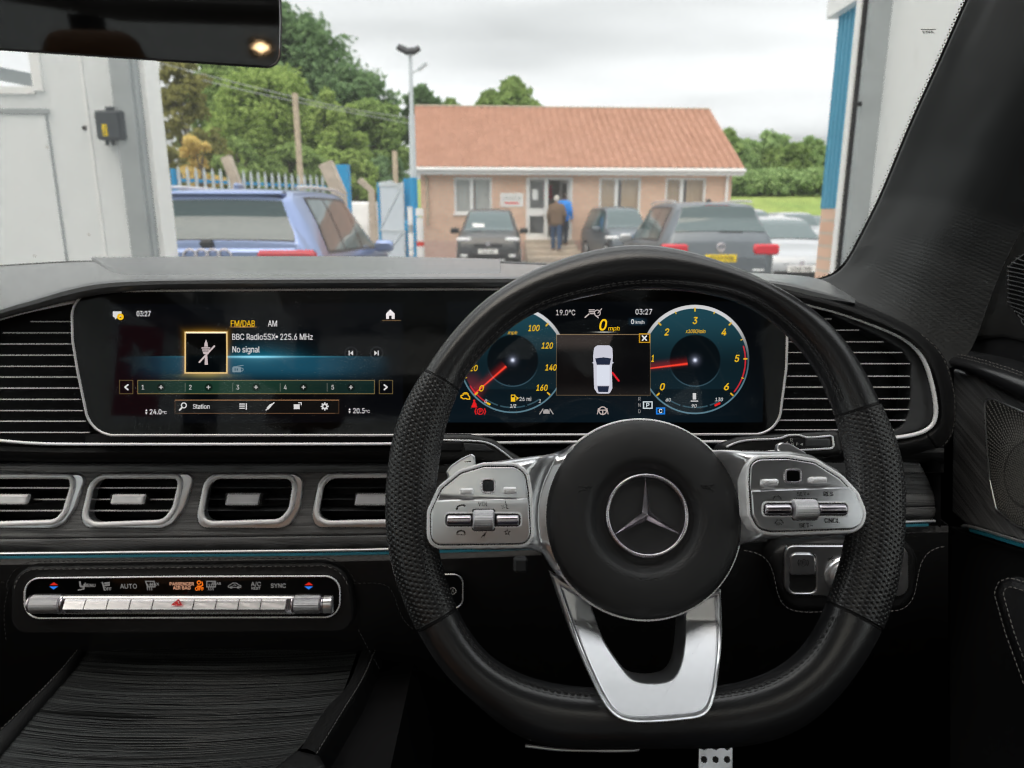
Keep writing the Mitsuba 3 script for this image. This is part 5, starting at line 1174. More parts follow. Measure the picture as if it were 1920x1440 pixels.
# ------------------------------------------------------------------ the workshop the car stands in
FWp = Plane((0, 4.0, ZC), (0, -1, 0))
X = lambda px, Y=4.0, py=405: at(px, py, Y)[0]
Zp = lambda py, Y=4.0, px=960: at(px, py, Y)[2]
structure('floor', trimesh.creation.box(bounds=[[-7.5, -13, -.2], [6.5, 4.2, .012]]), 'concrete_floor', False)
xl, xr = X(250), X(1618)
HT = 4.9
lw = thing('workshop_wall', 'white painted workshop wall on the left with a flush door and a high window', 'wall')
wx0, wx1, wz0, wz1 = X(-200), X(72, py=130), Zp(163), Zp(60)
add(lw, 'sheet', cat(cbox(-7.5, wx0, 4.0, 4.16, 0, HT), cbox(wx0, wx1, 4.0, 4.16, 0, wz0), cbox(wx0, wx1, 4.0, 4.16, wz1, HT), cbox(wx1, xl, 4.0, 4.16, 0, HT)), 'white_wall', False)
dx1, dz0, dz1 = X(104, py=340), Zp(468), Zp(214)
add(lw, 'flush_door', cbox(X(-260), dx1, 3.988, 4.0, .1, dz1, .002), 'white_wall', False)
add(lw, 'door_top_rail', cbox(X(-260), dx1 + .03, 3.975, 3.988, dz1, dz1 + .025, .002), 'grey_steel', False)
add(lw, 'door_edge', cbox(dx1, dx1 + .008, 3.99, 4.0, .1, dz1), 'grey_steel', False)
add(lw, 'cover_strip', cbox(X(174, py=300), X(174, py=300) + .012, 3.992, 4.0, 0, HT), 'white_upvc', False)
w = add(lw, 'window_frame', cat(cbox(wx1 - .03, wx1 + .02, 3.98, 4.02, wz0 - .02, wz1), cbox(wx0, wx1 - .03, 3.98, 4.02, wz0 - .035, wz0)), 'white_upvc', False)
add(w, 'pane', cbox(wx0, wx1 - .03, 4.08, 4.086, wz0, wz1), 'window_glass', False)
add(w, 'handrail', moved(cbox(-.6, .6, -.02, .02, -.035, .035), roty(11), (X(30), 4.3, Zp(150, 4.3))), 'grey_steel', False)
for px, py in ((159, 240), (240, 205)):
    add(lw, 'bolt', moved(lathe([(.011, 0), (.011, .008), (1e-5, .010)], 14), rotx(90), (X(px, 4, py), 3.95 if px > 200 else 4.0, Zp(py))), 'black_trim')
stl = [(X(250), X(286)), (X(1581), X(1618))]
for (a, b), lab in zip(stl, ('left grey steel door post with a pale inner edge', 'right grey steel door post beside the white wall')):
    p = thing('door_post', lab + ' of the workshop opening', 'post')
    add(p, 'flange', cbox(a, b, 3.93, 4.02, 0, HT, .004), 'grey_steel', False)
    if a < 0:
        add(p, 'guide', cbox(b, b + .012, 3.95, 4.06, 0, HT), 'grey_steel', False)
        add(p, 'edge_strip', cbox(b + .012, b + .045, 4.0, 4.16, 0, HT, .003), 'white_upvc', False)
    else:
        add(p, 'guide', cbox(a - .010, a, 3.97, 4.06, 0, HT), 'black_trim', False)
        add(p, 'edge_strip', cbox(a - .024, a - .010, 4.0, 4.05, 0, HT, .003), 'white_upvc', False)
        for py in (195, 505): add(p, 'bolt', moved(lathe([(.012, 0), (.012, .008), (1e-5, .010)], 14), rotx(90), (X(1622, 3.93, 195) - .03, 3.93, Zp(py, 3.93))), 'black_trim')
rw = thing('workshop_wall', 'plain white workshop wall to the right of the opening', 'wall')
add(rw, 'sheet', cbox(xr, 6.5, 4.0, 4.16, 0, HT), 'white_wall', False)
add(rw, 'cover_strip', cbox(xr, xr + .012, 3.985, 4.0, 0, HT), 'black_trim', False)
rest = thing('workshop_shell', 'white side and back walls and rooflit roof of the workshop round the car', 'building')
add(rest, 'side_wall', cbox(-7.66, -7.5, -13, 4.16, 0, HT), 'white_wall', False)
add(rest, 'side_wall', cbox(6.5, 6.66, -13, 4.16, 0, HT), 'white_wall', False)
add(rest, 'back_wall', cbox(-7.66, 6.66, -13.16, -13, 0, HT), 'white_wall', False)
add(rest, 'lintel', cbox(xl, xr, 4.0, 4.16, 4.3, HT), 'white_wall', False)
bays, y0 = [], -13.16
LIGHTS = [(-12, -9.4), (-8.6, -5.9), (-5.1, -2.4), (-1.6, 1.1), (1.6, 3.6)]
for a, b in LIGHTS + [(4.16, 4.2)]:
    bays.append(cbox(-7.66, 6.66, y0, a, HT, HT + .12)); y0 = b
add(rest, 'roof', cat(bays, *[cbox(-7.66, -6.9, a, b, HT, HT + .12) for a, b in LIGHTS], *[cbox(5.9, 6.66, a, b, HT, HT + .12) for a, b in LIGHTS]), 'white_wall', False)
for a, b in LIGHTS:
    add(rest, 'rooflight', cbox(-6.9, 5.9, a, b, HT + .06, HT + .064), 'window_glass', False)
ban = thing('banner', 'red banner with a pale star hanging inside the workshop behind the car', 'banner')
BP = Plane((-2.36, -3.0, 2.12), (.3, 1, -.05), (-1, .3, 0))
add(ban, 'sheet', BP.put(cbox(-.13, .13, -.34, .24, -.006, .0)), 'red_cloth', False)
a5 = [((.12 if i % 2 == 0 else .048) * math.cos(math.radians(70 + 36 * i)), (.12 if i % 2 == 0 else .048) * math.sin(math.radians(70 + 36 * i)) + .02) for i in range(10)]
add(ban, 'star', BP.put(slab(np.array(a5), .001, .004, 0)), 'galvanised', False)

# the grey control box with a yellow label on the left wall
cb = thing('control_box', 'dark grey control box with a yellow label on the white wall', 'control box')
BX = Plane((0, 4.0, ZC), (0, -1, 0))
x0, x1, z1, z0 = X(176, 3.9, 233), X(229, 3.9, 233), Zp(207, 3.92), Zp(262, 3.92)
add(cb, 'case', cbox(x0, x1, 3.91, 4.0, z0, z1, .008), 'box_grey', False)
add(cb, 'lid', cbox(x0 + .006, x1 - .02, 3.902, 3.912, z0 + .008, z1 - .008, .004), 'box_grey', False)
add(cb, 'label_plate', cbox(X(192, 3.9, 245), X(201, 3.9, 245), 3.899, 3.903, Zp(255, 3.9), Zp(233, 3.9)), 'plate_yellow', False)
LBP = Plane((0, 3.8988, ZC), (0, -1, 0))
add(cb, 'label_print', flat(LBP, union_all([sbox(194, y, 199, y + 2) for y in (237, 242, 247, 251)]), 0, .0003), 'print_dark', False)
add(cb, 'top_clip', cbox(x0 + .05, x0 + .12, 3.93, 3.97, z1, z1 + .02, .003), 'box_grey', False)
for i in range(4): add(cb, 'cable_gland', moved(lathe([(.009, 0), (.009, .022), (.006, .026), (1e-5, .026)], 12), rotx(180), (x0 + .03 + i * .032, 3.95, z0)), 'box_grey')
add(cb, 'cable', tube(spline([(x0 + .09, 3.96, z0 - .02), (x0 + .10, 3.97, z0 - .10), (x0 + .15, 3.98, z0 - .125), (x1 + .02, 3.97, z0 - .08)], 30), .004, 8), 'grey_steel')
# blue clad pier outside on the right
pier = thing('clad_pier', 'blue ribbed cladding over a brick base just outside the opening on the right', 'wall')
cx = at(1558, 405, 4.36)[0]; zc_ = Zp(391, 4.4, 1550); zt = Zp(22, 4.4, 1550)
prof = []
for k in range(6):
    y = 4.20 + k * .052
    prof += [(cx, y), (cx, y + .022), (cx - .014, y + .028), (cx - .014, y + .046)]
prof = [p for p in prof if p[1] < 4.50] + [(cx, 4.50)]
ly = np.array([[x, y, zc_] for x, y in prof]); ly2 = ly.copy(); ly2[:, 2] = zt
add(pier, 'cladding', cat(loft([ly, ly2]), cbox(cx + .002, cx + .3, 4.17, 4.499, zc_, zt)), 'blue_cladding', False)
add(pier, 'brick_base', cbox(cx - .006, cx + .3, 4.17, 4.49, 0, zc_), 'buff_brick', False)
add(pier, 'cap', cbox(cx - .06, cx + .3, 4.17, 4.56, zt, zt + .12, .004), 'white_upvc', False)

lamp = thing('wall_lamp', 'small warm lit lamp on the back wall of the workshop', 'lamp')
add(lamp, 'housing', cbox(-1.86, -1.46, -12.998, -12.94, 1.62, 1.92, .02), 'black_trim', False)
add(lamp, 'lens', trimesh.Trimesh(np.array([[-1.80, -12.935, 1.77], [-1.66, -12.935, 1.69], [-1.52, -12.935, 1.77], [-1.66, -12.935, 1.85]]), [[0, 2, 1], [0, 3, 2]], process=False), 'print_light', False, emitter={'type': 'area', 'radiance': rgb(LAMP)})

# ------------------------------------------------------------------ the yard, the field and the office
gx, gy = np.meshgrid(np.concatenate([np.linspace(-400, -60, 12), np.linspace(-50, 90, 60), np.linspace(100, 500, 12)]), np.concatenate([np.linspace(-60, 35, 20), np.linspace(37, 150, 50), np.linspace(160, 900, 16)]))
def land(x, y):
    s = smooth01((y - 36) / 14)
    h = s * (.016 * (y - 38)) + smooth01((y - 58) / 60) * 3.4 + smooth01((y - 130) / 200) * 9
    return np.where(y > 34, h, 0) + .10 * (meshkit.fbm(np.stack([x * .08, y * .08, 0 * x], -1), 3, 5) - .5) * s - .004
gz = land(gx, gy)
gm = loft(np.stack([gx, gy, gz], -1))
def ground_c(p, n, uv):
    yard = smoothstep(38.0, 37.0, p.y + .8 * noise(p.x * .4, p.y * .4)) * smoothstep(40, 38, dr.abs(p.x))
    t = mix((.19, .185, .175), (.27, .26, .245), fbm(p.x * 2.2, p.y * 2.2, 0, 4))
    g = mix((.12, .19, .05), (.20, .245, .07), fbm(p.x * .35, p.y * .12, 3, 4)) * (.75 + .5 * noise(p.x * 3, p.y * 1.2))
    return mix(g, t, yard)
B['ground_cover'] = pr(mikit.proc(ground_c), .9, .1)
structure('ground', gm, 'ground_cover', True)
structure('track', loft([[[x, 74 + .02 * x, land(np.float64(x), np.float64(74.0)) + .05], [x, 77 + .02 * x, land(np.float64(x), np.float64(77.0)) + .05]] for x in np.linspace(14, 60, 24)]), 'concrete', False)

OL, OR = at(790, 405, 24.2), at(1368, 405, 24.95)
OL[2] = OR[2] = 0
ex = (OR - OL) / np.linalg.norm(OR - OL); LEN = np.linalg.norm(OR - OL)
OFF = Plane(OL, (ex[1], -ex[0], 0), ex)              # local: x along the wall, y up, z towards the camera
ox = lambda px, off=0: OFF.P([(px, 405)], off)[0][0]
oz = lambda py, px=1080, off=0: OFF.P([(px, py)], off)[0][1]
office = thing('office_building', 'single-storey brick office with a red tiled roof and white windows', 'building')
EAVE = oz(328); WT = .28
opens = []
def hole(x0, x1, y1, y0): opens.append((ox(x0), ox(x1), oz(y0), oz(y1))); return opens[-1]
W1 = hole(852, 923, 333, 401); D1 = hole(986, 1073, 332, 449); W2 = hole(1122, 1200, 332, 402); W3 = hole(1245, 1321, 332, 402)
cuts = sorted(opens); pieces = []; xx = 0.0
for a, b, z0, z1 in cuts:
    pieces += [cbox(xx, a, 0, EAVE, -WT, 0), cbox(a, b, 0, z0, -WT, 0), cbox(a, b, z1, EAVE, -WT, 0)] if z1 < EAVE - .005 else [cbox(xx, a, 0, EAVE, -WT, 0), cbox(a, b, 0, z0, -WT, 0)]
    xx = b
pieces.append(cbox(xx, LEN, 0, EAVE, -WT, 0))
DEP = 6.2
pieces += [cbox(0, WT, 0, EAVE, -DEP, -WT), cbox(LEN - WT, LEN, 0, EAVE, -DEP, -WT), cbox(WT, LEN - WT, 0, EAVE, -DEP, -DEP + WT)]
add(office, 'wall', OFF.put(cat(pieces)), 'buff_brick', False)
add(office, 'inner_floor', OFF.put(cbox(WT, LEN - WT, 0, .55, -DEP + WT, -WT)), 'beige_blind', False)
add(office, 'ceiling', OFF.put(cbox(WT, LEN - WT, EAVE - .12, EAVE - .02, -DEP + WT, -WT)), 'pale_blind', False)
def frame_bars(a, b, z0, z1, mull, w=.075, d0=-.10, d1=-.03):
    ms = [cbox(a, b, z0, z0 + w, d0, d1, .006), cbox(a, b, z1 - w, z1, d0, d1, .006), cbox(a, a + w, z0 + w, z1 - w, d0, d1, .006), cbox(b - w, b, z0 + w, z1 - w, d0, d1, .006)]
    for m_ in mull: ms.append(cbox(m_ - w * .75, m_ + w * .75, z0 + w, z1 - w, d0, d1 + .006, .006))
    return cat(ms)
for (a, b, z0, z1), mpx, blind, pulled in ((W1, 885, 'pale_blind', .8), (W2, 1154.5, 'beige_blind', 1.0), (W3, 1276, 'beige_blind', 1.0)):
    w = add(office, 'window', OFF.put(frame_bars(a, b, z0, z1, [ox(mpx)])), 'white_upvc', False)
    add(w, 'pane', OFF.put(cbox(a + .05, b - .05, z0 + .05, z1 - .05, -.072, -.068)), 'window_glass', False)
    add(w, 'sill', OFF.put(cbox(a - .05, b + .05, z0 - .05, z0, -.1, .06, .008)), 'white_upvc', False)
    for i in range(9):
        xa = a + (b - a) * (i + .02) / 9; xb = a + (b - a) * (i + .985) / 9
        if i in (4,): continue
        add(w, 'blind_slat', OFF.put(moved(cbox(-(xb - xa) / 2, (xb - xa) / 2, z0 + .06, z1 - .05, -.002, .002), roty(7 if i % 2 else 5), ((xa + xb) / 2, 0, -.20))), blind, False)
a, b, z0, z1 = D1
d = add(office, 'door_frame', OFF.put(frame_bars(a, b, z0, z1, [ox(1024)], .085)), 'white_upvc', False)
mx = ox(1024); rz = oz(398)
leaf = add(office, 'door_leaf', OFF.put(cat(cbox(a + .09, mx - .07, rz - .12, rz + .12, -.095, -.035, .006), cbox(a + .09, a + .13, z0 + .09, z1 - .09, -.095, -.035), cbox(a + .09, mx - .07, z0 + .085, z0 + .2, -.095, -.035, .006))), 'white_upvc', False)
add(leaf, 'pane', OFF.put(cbox(a + .13, mx - .07, z0 + .2, z1 - .09, -.07, -.066)), 'window_glass', False)
add(leaf, 'notice', OFF.put(cbox(a + .22, a + .40, oz(375), oz(355), -.10, -.096)), 'white_upvc', False)
ol = add(office, 'open_leaf', OFF.put(moved(cat(cbox(0, .08, z0 + .1, z1 - .09, -.03, .03), cbox(.72, .80, z0 + .1, z1 - .09, -.03, .03), cbox(.08, .72, z0 + .1, z0 + .2, -.03, .03), cbox(.08, .72, z1 - .18, z1 - .09, -.03, .03), cbox(.08, .72, rz - .08, rz + .08, -.03, .03)), roty(102), (b - .12, 0, -.12))), 'white_upvc', False)
add(office, 'poster', OFF.put(cbox(mx + .12, mx + .45, oz(372), oz(341), -1.9, -1.88)), 'lamp_red', False)
add(office, 'entrance_wall', OFF.put(cbox(a - 1.2, b + 1.2, .55, EAVE - .13, -2.1, -1.92)), 'room_paint', False)
# steps
for i, (ytop, dz) in enumerate(((449, .30), (459, .62), (469, .94), (478, 1.26))):
    zt_ = oz(449) * (4 - i) / 4.0
    add(office, 'step', OFF.put(cbox(a - .05, b + .05 + .06 * i, 0, zt_, dz - .32 if i else .001, dz, .012)), 'concrete', False)
STEP = [oz(449) * k / 4 for k in (4, 3, 2, 1)]
# roof with tiles
OV, RD = .38, 3.2
xe0, xe1 = ox(778, OV), ox(1390, OV)
ez = oz(317, 1080, OV); rp = Plane(OFF.o - OFF.n * RD, OFF.n, OFF.u)
rz0 = rp.P([(778, 200)], 0)[0]; rz1 = rp.P([(1329, 205)], 0)[0]; rzz = (rz0[1] + rz1[1]) / 2
NR, per = 26, .25
rowsV, Fq, UV = [], [], []
ncol = int((xe1 - xe0) / per)
for r in range(NR):
    for (tt, lift) in ((r / NR, .070), ((r + 1) / NR + .003, .012)):
        xa = xe0 + (rz0[0] - xe0) * tt; xb = xe1 + (rz1[0] - xe1) * tt
        u = np.linspace(0, ncol, ncol * 6 + 1); x = xa + (xb - xa) * u / ncol
        bump = .028 * np.cos(2 * math.pi * u) ** 1
        y = ez + (rzz - ez) * tt + lift + bump; z = OV - (OV + RD) * tt + np.zeros_like(x)
        rowsV.append(np.stack([x, y, z], 1)); UV.append(np.stack([u + .5, np.full_like(u, r + .5)], 1))
V = np.array(rowsV); n_ = V.shape[1]; F_ = []
for k in range(len(V) - 1):
    i = np.arange(n_ - 1); F_.append(np.stack([k * n_ + i, k * n_ + i + 1, (k + 1) * n_ + i + 1, (k + 1) * n_ + i], 1))
tm_ = tm(V.reshape(-1, 3), np.vstack(F_))
rf = add(office, 'roof', OFF.put(cat(loft([[(xe0, ez - .02, OV), (xe1, ez - .02, OV)], [(rz0[0], rzz - .03, -RD), (rz1[0], rzz - .03, -RD)], [(xe0, ez - .02, -2 * RD - OV), (xe1, ez - .02, -2 * RD - OV)]]), loft([[(xe1, ez - .02, OV), (rz1[0], rzz - .03, -RD)], [(xe1, ez - .02, -2 * RD - OV), (rz1[0], rzz - .03, -RD)]]))), 'concrete', False)
add(rf, 'tile', OFF.put(tm_), 'clay_tile', False, uv=np.vstack(UV), kind='stuff')
add(rf, 'ridge', OFF.put(sweep([(rz0[0], rzz, -RD), (rz1[0], rzz, -RD)], circ(.10, 10), (0, 1, .2))), 'clay_tile', 50, uv=None) if False else add(rf, 'ridge', OFF.put(cbox(rz0[0], rz1[0], rzz - .02, rzz + .05, -RD - .1, -RD + .1, .03)), 'concrete', False)
add(office, 'fascia', OFF.put(cbox(xe0, xe1, oz(327.5, 1080, OV), ez + .01, OV - .03, OV, .004)), 'white_upvc', False)
add(office, 'gutter', OFF.put(cbox(xe0, xe1 + .03, ez - .085, ez + .035, OV + .002, OV + .11, .03)), 'white_upvc', False)
add(office, 'soffit', OFF.put(cbox(xe0, xe1, oz(327.5, 1080, OV) - .005, oz(327.5, 1080, OV) + .02, .002, OV - .03)), 'white_upvc', False)
for px, z0_, bs in ((802, oz(421), 'timber'), (1357.5, .1, 'white_upvc')):
    add(office, 'downpipe', OFF.put(cat(sweep([(ox(px), EAVE - .08, .09), (ox(px), z0_, .09)], circ(.042 if px < 1000 else .05, 10), (0, 0, 1)), sweep([(ox(px) - (.15 if px < 1000 else 0), EAVE + .12, OV), (ox(px), EAVE - .08, .09)], circ(.042, 10), (0, 0, 1)))), bs, 50)
sg = thing('office_sign', 'small white sign with grey lettering and a red line beside the office door', 'sign')
add(sg, 'board', OFF.put(cbox(ox(938), ox(981), oz(388), oz(362), .002, .03, .004)), 'white_paint', False)
SP = Plane(OFF.o + OFF.n * .0305, OFF.n, OFF.u)
add(sg, 'lettering', text(SP, 'reception', 960, 371, 6.2, 0, wide=.9, depth=.002), 'print_grey', False)
add(sg, 'red_line', flat(SP, sbox(946, 379, 973, 382.5), 0, .002), 'red_paint', False)

# ------------------------------------------------------------------ cars
B['paint_blue'] = pr((.24, .31, .52), .18, 1.0, metallic=.80, clearcoat=1.0, clearcoat_gloss=.95)
B['paint_silver'] = pr((.42, .435, .45), .28, .6, metallic=.55, clearcoat=1.0, clearcoat_gloss=.95)
B['paint_grey'] = pr((.12, .14, .16), .28, .6, metallic=.5, clearcoat=1.0, clearcoat_gloss=.95)
B['paint_black'] = pr((.018, .019, .02), .25, .6, clearcoat=1.0, clearcoat_gloss=.95)
B['paint_white'] = pr((.72, .73, .73), .3, .5, clearcoat=1.0, clearcoat_gloss=.9)
SUV = [  # y from the tail, bottom, top, half width, shoulder, half width at the roof
    (0.00, .42, .74, .80, .66, .78), (.05, .34, .93, .89, .88, .84), (.11, .28, 1.04, .93, .98, .83), (.26, .25, 1.32, .945, 1.0, .74), (.44, .24, 1.60, .95, 1.0, .66), (.62, .24, 1.645, .95, 1.0, .655),
    (1.3, .22, 1.67, .95, .985, .665), (2.1, .22, 1.675, .95, .97, .665), (2.62, .22, 1.64, .95, .96, .655), (2.85, .22, 1.58, .95, .96, .65), (3.2, .22, 1.33, .95, .96, .72), (3.5, .23, 1.08, .945, .95, .80), (3.7, .24, 1.04, .94, .94, .82),
    (4.2, .25, .98, .92, .90, .80), (4.46, .27, .90, .87, .83, .76), (4.56, .32, .76, .82, .70, .72), (4.6, .40, .62, .78, .58, .68)]
TAIL = [(0.00, .42, .80, .76, .70, .72), (.05, .34, 1.02, .86, .93, .78), (.11, .28, 1.17, .90, 1.02, .78), (.29, .25, 1.42, .93, 1.02, .67), (.335, .24, 1.585, .94, 1.02, .61)] + [r_[:4] + (r_[4] + .02,) + r_[5:] for r_ in SUV[4:]]
SALOON = [(0.0, .42, .70, .76, .62, .72), (.06, .34, .92, .86, .86, .78), (.5, .26, .98, .89, .92, .76), (1.0, .22, 1.22, .9, .93, .66), (1.35, .22, 1.38, .9, .93, .60), (1.9, .21, 1.43, .9, .92, .60), (2.5, .21, 1.42, .9, .91, .60), (2.9, .21, 1.33, .9, .91, .62), (3.3, .21, 1.10, .9, .90, .70), (3.6, .22, .93, .89, .88, .76), (4.2, .24, .84, .87, .80, .74), (4.5, .28, .74, .82, .68, .70), (4.6, .38, .58, .76, .52, .66)]
class Car:
    def __init__(s, name, label, st, at_, heading, paint, sx=1, sy=1, sz=1, group=None):
        s.st = np.array(st) * [sy, sz, sz, sx, sz, sx]; s.L = s.st[-1, 0]
        s.k = thing(name, label, 'car', group)
        s.M = trimesh.transformations.translation_matrix(at_) @ rotz(heading)
        from scipy.interpolate import PchipInterpolator
        s.f = PchipInterpolator(s.st[:, 0], s.st[:, 1:])
        ys = np.unique(np.concatenate([np.linspace(0, s.L, 70), s.st[:, 0]]))
        rows = [np.vstack([sec, (sec * [-1, 1, 1])[::-1][1:-1]]) for sec in (s.section(y) for y in ys)]
        m = loft(rows, closed=True); k = len(rows[0])
        caps = []
        for a in (0, (len(ys) - 1) * k): caps += [[a, a + i, a + i + 1] for i in range(1, k - 1)]
        s.put('body', trimesh.Trimesh(m.vertices, np.vstack([m.faces, caps]), process=False), paint, 50)
    def put(s, name, m, b, sm=50, parent=None, **k): return add(parent or s.k, name, moved(m, s.M), b, sm, **k)
    def section(s, y):
        zb, zt, hw, zs, tw = s.f(np.clip(y, 0, s.L)); zs = min(zs, zt - .02)
        g = min(zt - zs, .55)
        P = [(0, zb), (hw * .8, zb), (hw * .95, zb + .06), (hw * .985, zb + .18 * (zs - zb) / .6), (hw, zb + .55 * (zs - zb)), (hw * .99, zs - .05), (hw * .965, zs)]
        P += [(hw * .965 + (tw - hw * .965) * .5, zs + (zt - zs) * .52), (tw + .0 * hw, zs + (zt - zs) * .90), (tw - .03, zt - .012 * g / .5), (tw * .8, zt + .004), (tw * .4, zt + .016), (0, zt + .02)]
        P = np.array(P); return np.column_stack([P[:, 0], np.full(len(P), y), P[:, 1]])
    def side(s, y, t):
        zb, zt, hw, zs, tw = s.f(y); zs = min(zs, zt - .02)
        return np.array([hw * .965 + (tw - hw * .965) * np.interp(t, [0, .52, .90, 1], [0, .5, 1, 1.08]), y, zs + (zt - zs) * t])
    def top(s, y, u):
        zb, zt, hw, zs, tw = s.f(y); return np.array([tw * u, y, zt + .02 - .016 * u * u])
    def side_glass(s, y0, y1, t0=.10, t1=.86, lean0=0, lean1=0, n=10):
        for sg, nm_, b_, g_, o_ in [(s_, *z_) for s_ in (1, -1) for z_ in (('window_trim', 'black_trim', .045, .003), ('side_window', 'car_glass', 0, .008))]:
            rows = []
            for i in range(n):
                row = []
                for t in np.linspace(t0 - g_, t1 + g_, 5):
                    a = y0 - g_ * .9 + lean0 * (t - t0) / (t1 - t0); b = y1 + g_ * .9 + lean1 * (t - t0) / (t1 - t0)
                    p = s.side(a + (b - a) * i / (n - 1), t) + [o_, 0, o_ * .4]; row.append(p * [sg, 1, 1])
                rows.append(row)
            s.put(nm_, loft(rows), b_, 60)
    def screen(s, y0, y1, u=.90, name='windscreen', off=.008, mat='car_glass', u2=None, **k):
        rows = []
        for y in np.linspace(y0, y1, 10):
            a = u if u2 is None else u + (u2 - u) * (y - y0) / (y1 - y0)
            rows.append([s.top(y, q) + np.array([0, -off if y0 < s.L / 2 else off, off]) for q in np.linspace(-a, a, 12)])
        return s.put(name, loft(rows), mat, 60, **k)
    def wheels(s, ys, r=.35):
        for y in ys:
            for sg in (1, -1):
                hw = s.f(y)[2]
                t = moved(lathe([(.12, -.1), (r * .68, -.11), (r * .9, -.11), (r, -.08), (r, .08), (r * .9, .11), (r * .68, .11)], 28), roty(90), (sg * (hw - .10), y, r))
                w = s.put('wheel', t, 'tyre', 40)
                s.put('rim', moved(lathe([(r * .68, .0), (r * .64, .02), (r * .2, .0), (1e-5, .01)], 20), roty(90 * sg), (sg * (hw + .005), y, r)), 'paint_silver', 40, parent=w)
    def mirrors(s, y, z, b, d=.16):
        for sg in (1, -1):
            hw = s.f(y)[2]; x = sg * (hw + .10)
            s.put('door_mirror', cat(cbox(x - .12, x + .12, y - .06, y + .07, z - .075, z + .075, .035), cbox(min(x - sg * .12, x - sg * .22), max(x - sg * .12, x - sg * .22), y - .02, y + .03, z - .07, z - .03)), b, 40)
    def block(s, name, x0, x1, y0, y1, z0, z1, b, c=.02, **k): return s.put(name, cbox(x0, x1, y0, y1, z0, z1, c), b, 40, **k)
    def plate(s, x, y, z, front, txt, b, w=.52, h=.11):
        p = s.block('number_plate', x - w / 2, x + w / 2, y - .012, y + .012, z - h / 2, z + h / 2, b, .004)
        t = meshkit.text_mesh(txt, .068, .003, True); v = np.array(t.vertices); v[:, 0] -= v[:, 0].mean(); v[:, 0] *= .78
        sgn = 1 if not front else -1
        v = np.stack([sgn * v[:, 0] + x, y + (-.0125 - v[:, 2] if not front else .0125 + v[:, 2]), v[:, 1] - .034 + z], 1)
        s.put('number', trimesh.Trimesh(v, t.faces, process=False), 'print_dark', False, parent=p)
def ringm(c, r, w, y):
    a = np.arange(28) * 2 * math.pi / 28
    return sweep(np.stack([c[0] + r * np.cos(a), np.full(28, y), c[1] + r * np.sin(a)], 1), circ(w, 8), (0, -1, 0), True)

# blue estate at the left, tail towards us
A = at(388, 478, 6.5); A[2] = 0
c = Car('parked_car', 'pale blue car with its tail towards us, partly behind the left door post', TAIL, A, 0.8, 'paint_blue', 1.03, 1.04, 1.025)
c.screen(.125, .33, .95, 'rear_window'); c.block('spoiler', -.62, .62, .30, .50, 1.635, 1.675, 'paint_blue', .02)
c.block('tailgate', -.80, .80, .022, .13, .74, 1.165, 'paint_blue', .03)
c.side_glass(.75, 1.45, lean0=.10); c.side_glass(1.52, 2.42); c.side_glass(2.50, 3.45, lean1=-.72)
for sg in (1, -1):
    c.put('tail_lamp', cat(cbox(*sorted((sg * .44, sg * .955)), -.004, .17, 1.04, 1.15, .03)), 'lamp_red', 40)
    c.put('roof_rail', tube([c.side(y, .98) * [sg, 1, 1] + np.array([0, 0, .045]) for y in np.linspace(.7, 2.8, 12)], .018, 8), 'satin_silver', 50)
for i in range(4):
    c.put('badge_ring', ringm((-.155 + .103 * i, 1.095), .062, .012, .010), 'chrome', 60)
c.put('wiper', cat(cbox(-.02, .42, .125, .145, 1.225, 1.25, .006), cbox(-.09, .03, .06, .14, 1.17, 1.24, .02)), 'black_trim', False)
c.put('roof_fin', moved(cbox(-.025, .025, -.10, .10, 0, .075, .02), None, (.0, .95, 1.70)), 'paint_blue', False)
c.block('bumper', -.86, .86, -.03, .1, .42, .62, 'black_trim', .04); c.plate(0, -.006, .76, False, 'AB21 CDE', 'plate_yellow')
c.mirrors(3.2, 1.06, 'paint_blue'); c.wheels((.85, 3.75))
# grey car at the right, tail towards us
A = at(1352, 470, 11.4); A[2] = 0
c = Car('parked_car', 'dark grey car with its tail towards us and a yellow number plate', TAIL, A, 0.5, 'paint_grey', .97, .97, 1.0)
c.screen(.12, .33, .95, 'rear_window'); c.screen(.36, .43, .97, 'spoiler', .02, 'black_trim')
c.block('brake_lamp', -.2, .2, .36, .46, 1.60, 1.625, 'lamp_red', .006)
c.side_glass(.66, 1.35, lean0=.10); c.side_glass(1.42, 2.22); c.side_glass(2.30, 3.2, lean1=-.66)
for sg in (1, -1):
    c.put('tail_lamp', cat(cbox(*sorted((sg * .52, sg * .93)), -.005, .20, .85, 1.02, .03)), 'lamp_red', 40)
    c.put('roof_rail', tube([c.side(y, .98) * [sg, 1, 1] + np.array([0, 0, .045]) for y in np.linspace(.6, 2.6, 12)], .018, 8), 'satin_silver', 50)
bd = c.put('badge', ringm((0, .97), .062, .012, .012), 'chrome', 60)
c.put('badge_letters', cat(*[tube([(x0, .010, .97 + z0), (x1, .010, .97 + z1)], .009, 6) for x0, z0, x1, z1 in ((-.024, .055, 0, .008), (.024, .055, 0, .008), (-.055, .025, -.026, -.05), (-.026, -.05, 0, .0), (0, .0, .026, -.05), (.026, -.05, .055, .025))]), 'chrome', 50, parent=bd)
c.put('wiper', cbox(-.02, .36, .105, .125, 1.19, 1.215, .006), 'black_trim', False)
c.put('roof_fin', moved(cbox(-.022, .022, -.09, .09, 0, .07, .02), None, (0, .9, 1.66)), 'black_trim', False)
c.block('bumper', -.84, .84, -.04, .1, .36, .56, 'black_trim', .04); c.plate(.0, -.006, .80, False, 'KX19 OTM', 'plate_yellow', .5, .115)
c.block('reflector', .52, .70, -.012, .03, .60, .63, 'lamp_clear', .006); c.mirrors(3.0, 1.04, 'paint_silver'); c.wheels((.8, 3.5))
